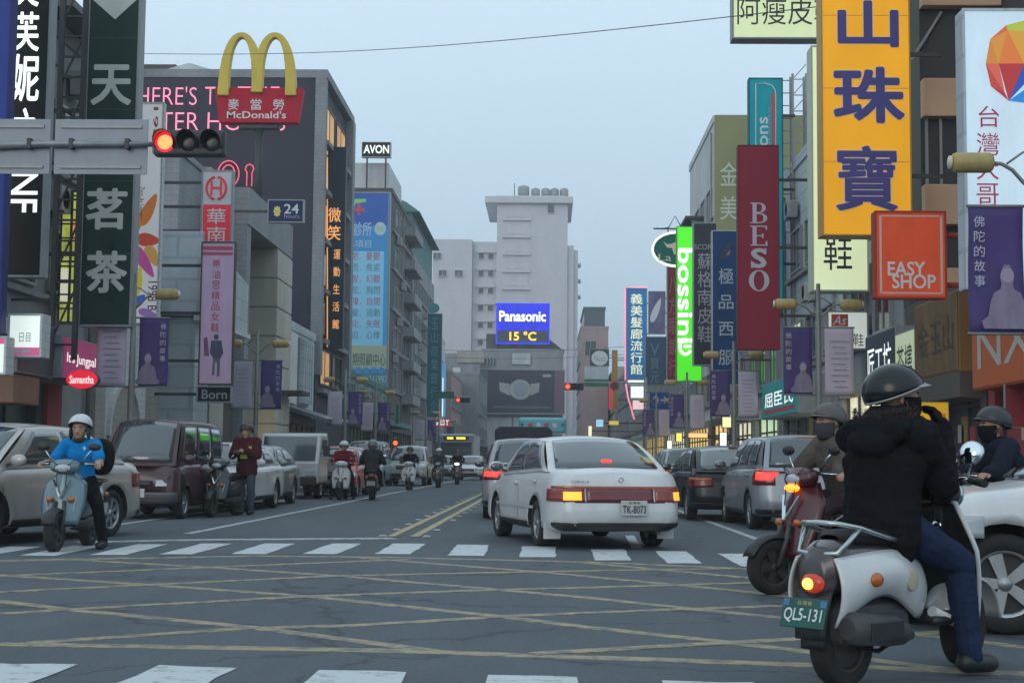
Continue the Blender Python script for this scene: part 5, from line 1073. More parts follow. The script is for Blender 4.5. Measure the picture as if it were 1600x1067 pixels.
class Car:
    def __init__(s, label, cat='car', name='parked_car', L=4.3, W=1.68, H=1.4, wb=2.46, fo=.85, r=.3, top=None, cab=None, col_=None, zb=.2, group=None, wr=.24, bump=.05, style=0, tyw=.19, rc=.34, rcw=.24, wells=True, hi=True):
        s.L, s.W, s.H, s.zb, s.rc, s.rcw, s.bump = L, W, H, zb, rc, rcw, bump
        s.top = top or [(-L/2, .88), (-L/2+.9, .95), (-.3, .93), (.75, .92), (L/2-.3, .74), (L/2, .64)]
        s.P = col_; s.t = thing(name, label, cat, (0, 0, 0), 0, group)
        st = [0, .03, .09, .18, .28, rc+.06, .6]; n = 14
        ys = [-L/2+e for e in st]+[lerp(-L/2+.8, L/2-.8, k/n) for k in range(n+1)]+[L/2-e for e in reversed(st)]
        s.lev = [0, .07, .2, .35, .5, .65, .8, .92, .98, 1.0]
        rows = []
        for y in ys:
            rows.append([s.pt(y, f) for f in s.lev]+[s.top_pt(y, q) for q in (.82, .5, .2, 0)])
        mb = MB(); m = len(rows[0])
        vs_ = []; 
        for rw in rows: vs_ += rw+[Vector((-p.x, p.y, p.z)) for p in reversed(rw[:-1])]
        k = 2*m-1; fs = []
        for i in range(len(rows)-1):
            for j in range(k-1): fs.append((i*k+j, i*k+j+1, (i+1)*k+j+1, (i+1)*k+j))
            fs.append((i*k+k-1, i*k, (i+1)*k, (i+1)*k+k-1))
        fs.append(tuple(range(k))); fs.append(tuple((len(rows)-1)*k+j for j in reversed(range(k))))
        mb.add(vs_, fs, 0, True)
        body = mb.build('body', [s.P, M_wheelwell], s.t)
        s.wy = (L/2-fo-wb, L/2-fo); s.r = r
        if wells:
            for yy in s.wy:
                for sx in (-1, 1):
                    c = MB().cyl((sx*(W/2-.30), yy, r+.01), (sx*(W/2+.2), yy, r+.01), r+.055, 24, smooth=True).build('cut', M_wheelwell)
                    md = body.modifiers.new('b', 'BOOLEAN'); md.operation = 'DIFFERENCE'; md.solver = 'EXACT'; md.object = c; md.material_mode = 'TRANSFER'
                    s.__dict__.setdefault('cuts', []).append(c)
            bpy.context.view_layer.update(); bake(body)
            for c in s.cuts: bpy.data.objects.remove(c)
            body.data.update()
        for yy in s.wy:
            for sx in (-1, 1): add_wheel(s.t, sx*(W/2-.03-tyw/2), yy, r, tyw, style)
        s.body = body
        # greenhouse
        yrb, yrr, yrf, yfb = cab; s.cab = cab; s.wrf = W/2-wr
        zbel = lambda y: interp(s.top, y)-.02
        wbelt = W/2-.075
        s.cs = {1: None}
        base = lambda sx, y: Vector((sx*min(wbelt, s.hw(y)-.03), y, zbel(y)))
        crown = .045
        def roofp(u, v):   # u across -1..1, v rear..front
            y = lerp(yrr-.07*(1-u*u), yrf+.10*(1-u*u), v); return Vector((u*s.wrf, y, H-.05+.05*(1-u*u)+crown*(4*v*(1-v))*.6-.0))
        def ws(u, v):
            a = Vector((u*base(1, yfb).x, yfb+.16*(1-u*u), zbel(yfb))); b = roofp(u, 1); p = a.lerp(b, v); p.z += .03*4*v*(1-v); return p
        def rw_(u, v):
            a = Vector((u*base(1, yrb).x, yrb-.10*(1-u*u), zbel(yrb))); b = roofp(u, 0); p = a.lerp(b, v); p.z += .03*4*v*(1-v); return p
        def side(sx):
            def f(u, v):
                a = base(sx, lerp(yrb, yfb, u)); b = roofp(sx, u); b = Vector((b.x, lerp(yrr, yrf, u), b.z)); p = a.lerp(b, v); p.x += sx*.03*4*v*(1-v)*(1 if 0 < u < 1 else 1)
                e = .03*4*v*(1-v); return p
            return f
        s.ws, s.rw, s.side = ws, rw_, side
        mb = MB(); U = lambda f: (lambda u, v: f(2*u-1, v))
        mb.grid(U(roofp), 10, 8); mb.grid(U(ws), 10, 6); mb.grid(U(rw_), 10, 6)
        for sx in (-1, 1): mb.grid(side(sx), 8, 6)
        cb = mb.build('cabin', s.P, s.t, bevel=.035, seg=3, weld=True, bang=28)
        for p in cb.data.polygons: p.use_smooth = True
        def pane(name, f, u0, u1, v0, v1, off, m=M_cglass, nu=8, inset=None):
            off = Vector(off)
            def g(u, v):
                uu, vv = lerp(u0, u1, u), lerp(v0, v1, v); return f(uu, vv)+off
            o = MB().grid(g, nu, 6).build(name, m, s.t); sd = o.modifiers.new('s', 'SOLIDIFY'); sd.thickness = .006; sd.offset = -1
            return o
        s.pane = pane
    def win(s, us=((.2, .5), (.53, .87)), v=(.10, .88), tint=None):
        g = tint or M_cglass
        s.wsn = s.pane('windscreen', s.ws, -.9, .9, .07, .93, (0, .008, .012), g); s.rwn = s.pane('rear_window', s.rw, -.88, .88, .08, .92, (0, -.008, .012), g)
        for sx in (-1, 1):
            for a, b in us: s.pane('side_window', s.side(sx), a, b, v[0], v[1], (sx*.011, 0, .003), g)
        return s
    def hw(s, y):
        e = min(y+s.L/2, s.L/2-y); e = max(e, 0); w = s.W/2*(1-.035*(abs(y)/(s.L/2))**2)
        if e < s.rc: q = 1-e/s.rc; w -= s.rcw*(1-math.sqrt(max(0, 1-q*q)))
        return w
    def prot(s, f): # lengthwise step of the end: bumper forward, top leaning in
        return s.bump*math.exp(-((f-.32)/.2)**4)-.10*max(0, f-.55)**1.5*2.0-.16*max(0, .12-f)
    def pt(s, y, f):
        zt = interp(s.top, y); e = min(y+s.L/2, s.L/2-y); ew = max(0, 1-e/.5)**1.2; sg = -1 if y < 0 else 1
        ins = .11*max(0, 1-f/.09)**1.5+.10*max(0, (f-.78)/.22)**2.6+.018*max(0, f-.5)*2
        zb = s.zb+.06*max(0, 1-e/.5)
        return Vector((s.hw(y)-ins, y+sg*s.prot(f)*ew, lerp(zb, zt, f)))
    def top_pt(s, y, q):
        p = s.pt(y, 1.0); return Vector((p.x*q, p.y, p.z+.035*(1-q*q)))
    def band(s, name, end, s0, s1, z0, z1, m, off=.004, nu=10, mirror=False, parent=None):
        """patch on the outline at one end, arc s0..s1 measured from the centre line"""
        yend = s.L/2*end
        def g(u, v):
            a = lerp(s0, s1, u); sg = 1 if a >= 0 else -1; a = abs(a); z = lerp(z0, z1, v); h0 = s.hw(yend)
            if a <= h0: y, x, e = yend, a, 0
            else: e = min((a-h0)*.92, 1.2); y = yend-end*e; x = None
            zt = interp(s.top, y); zb = s.zb+.06*max(0, 1-e/.5); f = max(0, min(1, (z-zb)/(zt-zb))); p = s.pt(y, f)
            if x is None: x = p.x
            else: x = min(x, p.x)
            th = 0 if e == 0 else min(1, (e+.02)/s.rc)
            nx, ny = math.sin(th*math.pi/2), math.cos(th*math.pi/2)
            if e == 0 and a > h0-.06: nx, ny = .25, .97
            return Vector((sg*(x+nx*off), p.y+end*ny*off, z))
        o = MB().grid(g, nu, 4).build(name, m, parent or s.t); sd = o.modifiers.new('s', 'SOLIDIFY'); sd.thickness = .010; sd.offset = 0
        return o
    def sideline(s, name, sx, y0, y1, z0, z1, m, off=.004, nu=10):
        def g(u, v):
            y = lerp(y0, y1, u); z = lerp(z0, z1, v); zt = interp(s.top, y); f = (z-s.zb)/(zt-s.zb); p = s.pt(y, max(0, min(1, f))); return Vector((sx*(p.x+off), y, z))
        return MB().grid(g, nu, 3).build(name, m, s.t)
    def details(s, mirror=True, seams=True, handles=True, fog=False):
        L = s.L
        if seams:
            yb = lerp(s.cab[0], s.cab[3], .5)
            for sx in (-1, 1):
                for y in (yb, s.cab[3]-.12): s.sideline('door_seam', sx, y-.006, y+.006, s.zb+.12, interp(s.top, y)-.04, M_trim, .003, 1)
                s.sideline('sill', sx, s.wy[0]+s.r+.08, s.wy[1]-s.r-.08, s.zb+.02, s.zb+.10, M_trim, .006)
        if handles:
            yb = lerp(s.cab[0], s.cab[3], .5)
            for sx in (-1, 1):
                for y in (yb+.14, yb-.9):
                    z = interp(s.top, y)-.14; p = s.pt(y, .8); MB().bx(sx*p.x, sx*(p.x+.035), y-.09, y+.09, z-.018, z+.018).build('door_handle', s.P, s.t, bevel=.01)
        if mirror:
            for sx in (-1, 1):
                y = s.cab[3]-.28; z = interp(s.top, y)+.08; o = MB().ball((sx*(s.W/2+.07), y, z), (.11, .055, .075), 0, 12, 8).build('mirror', s.P, s.t); MB().bar((sx*(s.W/2-.09), y, z-.06), (sx*(s.W/2+.02), y, z-.03), .03).build('mirror_arm', M_trim, o)
                MB().ball((sx*(s.W/2+.07), y-.035, z), (.092, .03, .06), 0, 10, 6).build('mirror_glass', M_cglass, o)
        return s
    def rear(s, zl=(.58, .76), arc=(.45, .98), on=False, plate=None, pz=.62, mb_=M_tail, bumper=True):
        for sg in (-1, 1):
            tl = s.band('tail_light', -1, sg*arc[0], sg*arc[1], zl[0], zl[1], mb_, .004)
            if on: s.band('lit_lamp', -1, sg*lerp(arc[0], arc[1], .1), sg*lerp(arc[0], arc[1], .6), lerp(zl[0], zl[1], .3), lerp(zl[0], zl[1], .75), M_tailon, .012, 4, parent=tl)
            s.band('indicator', -1, sg*arc[0]*1.04, sg*lerp(arc[0], arc[1], .8), zl[1]-.05, zl[1]-.01, M_amber, .013, parent=tl)
        if bumper: s.band('rear_bumper_lip', -1, -s.W*.48, s.W*.48, s.zb+.07, s.zb+.14, M_trim, .003, 16)
        y = -s.L/2-max(s.prot(.4), 0)-.035
        pl = MB().bx(-.17, .17, y, y+.02, pz-.085, pz+.085).build('number_plate', M_plate, s.t, bevel=.006)
        if plate:
            o = glyphs(MB(), plate, 0, pz-.02, .29, .085, y-.004, .01).build('lettering', L_black, pl)
        return s
    def front(s, zh=(.55, .68), arc=(.42, .95), on=False, grille=(.5, .64), gw=.36, plate=True, grm=M_trim):
        for sg in (-1, 1):
            s.band('headlight', 1, sg*arc[0], sg*arc[1], zh[0], zh[1], M_headon if on else M_head, .004)
        s.band('grille', 1, -gw, gw, grille[0], grille[1], grm, .003, 8)
        s.band('front_intake', 1, -s.W*.33, s.W*.33, s.zb+.08, s.zb+.2, M_trim, .003, 10)
        y = s.L/2+max(s.prot(.35), 0)+.015
        if plate:
            pl = MB().bx(-.17, .17, y, y+.02, .38, .53).build('number_plate', M_plate, s.t, bevel=.006)
        for sg in (-1, 1):
            p0 = s.ws(sg*.1, .07); p1 = s.ws(sg*.1+.45*(1 if sg > 0 else 1), .16); MB().bar(p0+Vector((0, .02, .02)), p1+Vector((0, .02, .02)), .014).build('wiper', M_trim, s.t)
        return s
    def put(s, x, y, heading, z=0.0):          # heading in degrees, 0 = up the street, positive to the left
        s.t.location = (x, y, z); s.t.rotation_euler.z = R(heading); return s
    def put_wheel(s, px, py, wx, wy, heading): # stand the wheel (wx = -1 left / 1 right, wy = 0 rear / 1 front) on a ground spot
        p = gnd(px, py); a = R(heading); lx, ly = wx*(s.W/2-.1), s.wy[wy]
        return s.put(p.x-(lx*math.cos(a)-ly*math.sin(a)), p.y-(lx*math.sin(a)+ly*math.cos(a)), heading)
SEDAN = dict(L=4.3, W=1.68, H=1.38, wb=2.46, fo=.86, r=.29, cab=(-1.62, -.78, .38, 1.12))
SEDT = [(-2.15, .90), (-1.9, .955), (-1.2, .96), (0, .92), (1.0, .90), (1.6, .80), (2.15, .64)]
G_TR = 'cars standing in the street'

# the white sedan waiting to cross
white = paint('white', (.62, .62, .63), .3)
c = Car('white older sedan with glowing amber rear lights stopped before the zebra crossing', name='white_sedan', top=SEDT, col_=white, cat='car', style=0, **SEDAN)
c.win(us=((.1, .47), (.5, .88))); c.details()
c.band('tail_band', -1, -.42, .42, .585, .735, mat('tail_band_red', (.13, .006, .01), .2, coat=.5), .010, 12); c.band('tail_band_top', -1, -.80, .80, .741, .768, mat('tail_band_amber', (.30, .06, .01), .2, coat=.5), .011, 16)
for sg in (-1, 1):
    tl = c.band('tail_light', -1, sg*.44, sg*.92, .585, .735, mat('tail_cluster', (.22, .02, .012), .2, coat=.5), .011)
    c.band('lit_lamp', -1, sg*(.48 if sg < 0 else .62), sg*(.62 if sg < 0 else .78), .60, .70, M_amberon, .019, 4, parent=tl)
pl = MB().bx(-.165, .165, -2.235, -2.215, .42, .60).build('number_plate', M_plate, c.t, bevel=.006, loc=(.16, 0, 0)); glyphs(MB(), 'TK-8073', 0, .495, .29, .095, -2.24, .012).build('lettering', L_black, pl)
glyphs(MB(), '台灣省', 0, .575, .15, .03, -2.24, 0).build('lettering', L_black, pl)
MB().lathe([(.018, -.004), (.027, -.008), (.036, -.004)], 16, 'Y', (0, -2.19, .85)).build('emblem', M_chrome, c.t); glyphs(MB(), 'COROLLA', -.5, .82, .22, .028, -2.187, .01).build('lettering', M_trim, c.t)
c.band('underside_band', -1, -.8, .8, .235, .33, M_trim, .003, 16); c.band('boot_seam', -1, -.62, .62, .572, .580, M_trim, .003, 14); hl = MB().bx(-.065, .065, -1.52, -1.5, .99, 1.03).build('stop_lamp', M_tailon, c.t, bevel=.008); hl.location = (0, -.04, .06)  # dark strip added for the dim underside; the bumper has no lip
for sx in (-1, 1): MB().bx(sx*.62, sx*.83, -1.70, -1.68, .12, .32).build('mud_flap', white, c.t)
MB().cyl((.5, -2.1, .22), (.5, -1.7, .22), .03, 10).build('exhaust_pipe', M_steel, c.t)
for sx in (-1, 1): c.sideline('side_moulding', sx, -1.15, 1.15, .47, .505, white, .012)
c.put_wheel(845, 853, -1, 0, 13.5)
# silver car ahead of it
pinks = paint('silver_rose', (.36, .33, .34), .35, .4)
c = Car('silver estate car with red brake light ahead of the white sedan', name='silver_car', top=[(-2.1, .86), (-1.9, .98), (0, .96), (1.0, .93), (2.1, .66)], col_=pinks, L=4.2, W=1.7, H=1.48, wb=2.5, fo=.85, r=.3, cab=(-1.98, -1.62, .4, 1.2)); c.win(us=((.06, .3), (.33, .6), (.63, .9))); c.details(); c.rear((.72, .92), (.5, .98), True, None, .55); c.put(-.42, 29.0, 2)
# far dark truck and bus
def pickup(label, name, x, y, head, cabc, bedc, bed_h=1.0, H=1.95, L=4.6, tarp=False):
    t = thing(name, label, 'truck', (x, y, 0), R(head)); W = 1.65
    MB().prism([(L/2-1.5, .4), (L/2-.02, .4), (L/2, .95), (L/2-.38, H), (L/2-1.35, H+.02), (L/2-1.5, H-.1)], -W/2, W/2, ax='X').build('cab', cabc, t, bevel=.07, seg=3)
    MB().grid(lambda u, v: Vector((lerp(-.72, .72, u), L/2+.012-.38*((1.02+.86*(H-1.0)*v)-.95)/(H-.95), 1.02+.86*(H-1.0)*v)), 4, 4).build('windscreen', M_cglass, t)
    for sx in (-1, 1):
        MB().prism([(L/2-1.3, 1.05), (L/2-.2, 1.05), (L/2-.48, H-.16), (L/2-1.28, H-.16)], sx*(W/2+.002), sx*(W/2+.008), ax='X').build('side_window', M_cglass, t)
        MB().bx(sx*.48, sx*.74, L/2-.01, L/2+.02, .62, .78).build('headlight', M_head, t, bevel=.02)
        mm = MB().bx(sx*(W/2+.08), sx*(W/2+.26), L/2-.22, L/2-.16, 1.15, 1.45).build('mirror', M_trim, t, bevel=.02); MB().bar((sx*(W/2-.02), L/2-.19, 1.2), (sx*(W/2+.1), L/2-.19, 1.25), .025).build('mirror_arm', M_trim, mm)
        MB().bx(sx*.5, sx*.78, -L/2-.03, -L/2-.0, .62, .74).build('tail_light', M_tail, t)
        MB().bx(sx*(W/2-.04), sx*W/2, -L/2, L/2-1.56, .72, .72+bed_h*.45).build('bed_side', bedc, t, bevel=.01)
    MB().bx(-W/2+.05, W/2-.05, -L/2, L/2-1.55, .62, .72).build('bed_floor', bedc, t); MB().bx(-W/2, W/2, -L/2-.03, -L/2+.01, .72, .72+bed_h*.45).build('tailgate', bedc, t)
    MB().bx(-W/2+.05, W/2-.05, L/2-1.62, L/2-1.57, .72, H+.05).build('headboard', bedc, t)
    if tarp: MB().prism([(-W/2-.03, .75), (W/2+.03, .75), (W/2+.05, 2.0), (W/2-.1, 2.12), (-W/2+.1, 2.12), (-W/2-.05, 2.0)], -L/2-.06, L/2-1.7).build('box_body', bedc, t, bevel=.03)
    MB().bx(-.3, .3, L/2-.005, L/2+.03, .44, .56).build('number_plate', M_plate, t); MB().bx(-W/2+.05, W/2-.05, L/2-.02, L/2+.04, .36, .6).build('bumper', M_trim, t, bevel=.03); MB().bx(-.35, .35, -L/2+.2, L/2-.2, .42, .6).build('chassis', M_trim, t)
    for yy in (-L/2+.8, L/2-.75):
        for sx in (-1, 1): add_wheel(t, sx*(W/2-.13), yy, .3, .18, 2)
    return t
navy = mat('truck_navy', (.012, .016, .03), .6)
pickup('dark navy box truck in the traffic ahead of the silver estate', 'box_truck', -.72, 47, 0, paint('navy', (.02, .03, .06)), navy, H=1.9, tarp=True)
t = thing('city_bus', 'white and turquoise city bus seen from behind in the traffic', 'bus', (-.25, 78, 0)); W = 2.4
tq = paint('turquoise', (.10, .42, .50), .4); MB().bx(-W/2, W/2, -5, 5, .4, 2.5).build('lower_body', paint('buswhite', (.55, .56, .55)), t, bevel=.12, seg=4); MB().bx(-W/2+.01, W/2-.01, -5.01, 4.99, 2.45, 3.25).build('upper_body', tq, t, bevel=.16, seg=4)
MB().bx(-1.0, 1.0, -5.04, -5.0, 1.6, 2.45).build('rear_window', M_cglass, t, bevel=.03); 
for k in range(4): MB().ball((-.6+k*.4, -5.02, 2.86), (.12, .01, .14)).build('printed_mark', mat('busred', (.5, .06, .08), .5) if k in (0, 2) else paint('buswhite', (.55, .56, .55)), t)
MB().bx(-1.1, 1.1, -5.05, -5.015, .95, 1.25).build('advert', paint('buswhite', (.55, .56, .55)), t)
for sx in (-1, 1):
    MB().bx(sx*.85, sx*1.1, -5.05, -5.0, .7, .95).build('tail_light', M_tailon, t); MB().bx(sx*.95, sx*1.05, -5.04, -5.0, 2.85, 2.95).build('marker_lamp', M_trim, t)
    for yy in (-3, 3): add_wheel(t, sx*1.05, yy, .48, .25, 2)
    for k in range(5): MB().bx(sx*(W/2+.001), sx*(W/2+.012), -4.5+k*1.8, -3+k*1.8, 1.6, 2.5).build('side_window', M_cglass, t, bevel=.02)
# right kerb
c = Car('black hatchback parked nose away beyond the silver people carrier', name='black_hatchback', top=[(-2.05, .86), (-1.9, .95), (0, .93), (1.0, .9), (2.05, .62)], col_=mat('paint_black', (.010, .011, .013), .3, coat=.3, dirt=.2, spec=.3), L=4.1, W=1.66, H=1.38, wb=2.5, fo=.82, r=.29, cab=(-1.95, -1.15, .35, 1.1)); c.win(us=((.12, .46), (.5, .88))); c.details(); c.rear((.62, .80), (.4, .95), False, None, .66); c.put_wheel(1077, 812, -1, 0, 3)
c = Car('silver people carrier with red rear lamps parked by the right kerb', name='silver_carrier', top=[(-2.1, .9), (-1.95, 1.02), (0, 1.0), (1.1, .96), (2.1, .68)], col_=paint('silver', (.30, .32, .35), .35, .4), L=4.2, W=1.7, H=1.52, wb=2.6, fo=.8, r=.3, cab=(-2.02, -1.75, .4, 1.35)); c.win(us=((.08, .3), (.33, .6), (.63, .9))); c.details(); c.rear((.72, 1.0), (.52, .98), True, None, .62); c.put_wheel(1176, 826, -1, 0, 2)
c = Car('small pale hatchback parked ahead of the black one on the right', name='pale_hatchback', top=[(-1.8, .86), (-1.7, .98), (0, .95), (1.0, .9), (1.8, .66)], col_=paint('pale', (.42, .46, .45)), L=3.7, W=1.62, H=1.46, wb=2.3, fo=.72, r=.28, cab=(-1.74, -1.45, .3, 1.1)); c.win(); c.rear((.7, .9), (.5, .95)); c.put(3.75, 41.5, 2)
# white car nosing in from the right
c = Car('white car nosing in from the side street behind the retro scooter', name='white_car', top=[(-2.2, .9), (-1.9, 1.0), (0, .98), (1.0, .96), (1.6, .88), (2.2, .70)], col_=white, L=4.4, W=1.75, H=1.46, wb=2.6, fo=.74, r=.315, cab=(-1.7, -1.0, .3, 1.2), style=1, tyw=.2, rc=.5, rcw=.36); c.win(); c.details(); c.front((.60, .74), (.5, 1.15)); c.rear(); c.put_wheel(1570, 990, -1, 1, 82)
# left kerb, facing us
c = Car('beige silver saloon behind the rider in the blue shirt', name='silver_saloon', top=[(-2.3, .92), (-2.0, .99), (-1.2, 1.0), (0, .95), (1.05, .93), (1.7, .84), (2.3, .66)], col_=paint('champagne', (.44, .415, .39), .32, .3), L=4.65, W=1.8, H=1.46, wb=2.72, fo=.92, r=.315, cab=(-1.7, -.85, .42, 1.3), style=0, tyw=.21, rc=.5, rcw=.34); c.win(us=((.1, .46), (.49, .88))); c.details(); c.front(); c.rear((.66, .86), (.5, 1.1), False); c.put_wheel(167, 838, -1, 0, 180-14)
maro = paint('maroon', (.055, .014, .022), .45)
c = Car('maroon microvan with pale bumper waiting behind the silver saloon', cat='van', name='maroon_van', top=[(-1.65, .98), (0, .98), (1.2, .97), (1.65, .93)], col_=maro, L=3.3, W=1.42, H=1.74, wb=1.86, fo=.62, r=.26, cab=(-1.62, -1.5, .98, 1.52), wr=.16, rc=.2, rcw=.14, tyw=.16, bump=.06, style=2); c.win(us=((.06, .3), (.33, .62), (.66, .93)), v=(.08, .86)); c.details(); c.front((.57, .68), (.34, .54), False, (.59, .67), .26); c.rear((.5, .8), (.5, .7)); c.band('bumper', 1, -.68, .68, .27, .47, mat('bumper_grey', (.10, .10, .105), .6), .03, 12)
c.put_wheel(283, 810, -1, 1, 180-3)
c = Car('white saloon behind the parked dark scooter', name='white_saloon', top=SEDT, col_=white, **SEDAN); c.win(); c.details(); c.front(); c.put(-6.75, 31.0, 180-2)
c = Car('silver blue saloon past the standing man in maroon', name='silver_saloon', top=SEDT, col_=paint('silverblue', (.27, .30, .31), .35, .35), **SEDAN); c.win(); c.details(); c.front((.56, .70), (.45, .95), False, (.54, .66), .3, grm=M_chrome); c.put_wheel(422, 791, -1, 1, 180-1)
pickup('white light truck with grey drop sides in the left queue', 'light_truck', -6.9, 41.5, 179, paint('truckwhite', (.58, .58, .57)), mat('bed_grey', (.26, .27, .28), .6), bed_h=.9, H=1.76, L=4.2)
red = paint('red', (.42, .010, .014), .4); c = Car('small red hatchback behind the light truck', name='red_hatchback', top=[(-1.8, .86), (-1.7, .96), (0, .94), (1.0, .9), (1.8, .66)], col_=red, L=3.7, W=1.62, H=1.42, wb=2.3, fo=.72, r=.28, cab=(-1.74, -1.35, .3, 1.1)); c.win(); c.details(seams=False); c.front(); c.put(-6.25, 44.0, 180-1)
c = Car('white compact car behind the red hatchback', name='white_compact', top=[(-1.8, .88), (-1.7, .98), (0, .96), (1.0, .92), (1.8, .68)], col_=white, L=3.75, W=1.64, H=1.5, wb=2.35, fo=.74, r=.28, cab=(-1.76, -1.5, .35, 1.25)); c.win(); c.details(seams=False); c.front((.6, .76), (.42, .95)); c.put(-6.85, 49.0, 180)
c = Car('grey blue van in the left queue behind the two up scooter', cat='van', name='grey_van', top=[(-2, 1.0), (0, 1.0), (1.3, .98), (2, .85)], col_=paint('greyblue', (.24, .29, .32)), L=4.2, W=1.65, H=1.85, wb=2.5, fo=.8, r=.3, cab=(-1.97, -1.8, .9, 1.6), wr=.18, style=2); c.win(us=((.06, .3), (.33, .62), (.66, .93))); c.front((.6, .75), (.4, .8)); c.put(-8.0+.6, 61, 180)
c = Car('silver sport utility car facing us beside the single scooter', name='silver_suv', top=[(-2.1, 1.0), (0, 1.05), (1.0, 1.03), (2.1, .9)], col_=paint('suv', (.42, .43, .43), .35, .3), L=4.3, W=1.78, H=1.7, wb=2.6, fo=.8, r=.35, zb=.32, cab=(-2.0, -1.75, .3, 1.1), tyw=.22, style=1); c.win(us=((.08, .3), (.33, .6), (.63, .9))); c.details(seams=False); c.front((.72, .88), (.5, .95), False, (.7, .86), .4); c.put(-5.95, 64, 180)
c = Car('white sedan far up the road by the lit scooter', name='white_sedan', top=SEDT, col_=white, **SEDAN); c.win(); c.front(); c.put(-4.35, 85, 177)
c = Car('dark saloon far up the road in the left queue', name='dark_saloon', top=SEDT, col_=paint('darkgrey', (.05, .052, .055)), **SEDAN); c.win(); c.front(); c.put(-5.9, 84, 180)
c = Car('pale saloon far up the left queue behind the sport utility car', name='pale_saloon', top=SEDT, col_=paint('palegreen', (.33, .38, .37)), **SEDAN); c.win(); c.front(); c.put(-7.55, 72, 180)

t = thing('city_bus', 'far bus facing us with an orange destination display', 'bus', (-6.15, 104, 0), math.pi); W = 2.4
MB().bx(-W/2, W/2, -4.5, 4.5, .4, 2.9).build('body', paint('greyblue', (.24, .29, .32)), t, bevel=.14, seg=4); MB().bx(-1.05, 1.05, 4.47, 4.52, 1.2, 2.35).build('windscreen', M_cglass, t, bevel=.02)
o = MB().bx(-.85, .85, 4.48, 4.53, 2.48, 2.74).build('display', M_trim, t); MB().bx(-.62, -.2, -.004, .004, -.08, .08).bx(.0, .62, -.004, .004, -.08, .08).build('display_glow', lm('ledorange', (1, .62, .04), 1.4), t, loc=(0, 4.54, 2.61)).rotation_euler.z = math.pi
for sx in (-1, 1):
    MB().bx(sx*.75, sx*1.05, 4.47, 4.52, .7, .95).build('headlight', M_head, t)
    for yy in (-2.8, 2.8): add_wheel(t, sx*1.05, yy, .45, .25, 2)
# ================================================================ scooters
M_black = mat('scooter_black', (.014, .014, .015), .45, dirt=.25, scale=5); M_seat = mat('seat_vinyl', (.014, .014, .015), .6, spec=.25); M_mech = mat('engine_grey', (.07, .07, .072), .6, metal=.3, dirt=.4, scale=9)
M_mirror = mat('mirror_silver', (.75, .8, .82), .05, metal=1.0)
def rail(t, name, pts, r, m, seg=8): return MB().tube(pts, r, seg).build(name, m, t)
def panel(name, fn, m, t, nu=10, nv=10, th=.012):
    o = MB().grid(fn, nu, nv).build(name, m, t); sd = o.modifiers.new('s', 'SOLIDIFY'); sd.thickness = th; sd.offset = 0; return o
def loft(name, secs, m, t, seg=16, pw=2.4):
    """closed body from rounded sections: (y, zc, half width, half height)"""
    def fn(u, v):
        k = u*(len(secs)-1); i = min(int(k), len(secs)-2); f = k-i; f = f*f*(3-2*f)*.4+f*.6; y, zc, w, h = [lerp(a, b, f) for a, b in zip(secs[i], secs[i+1])]
        a = 2*math.pi*v; c, s_ = math.cos(a), math.sin(a); return Vector((w*math.copysign(abs(c)**(2/pw), c), y, zc+h*math.copysign(abs(s_)**(2/pw), s_)))
    return MB().grid(fn, (len(secs)-1)*4, seg*2).build(name, m, t, weld=True)
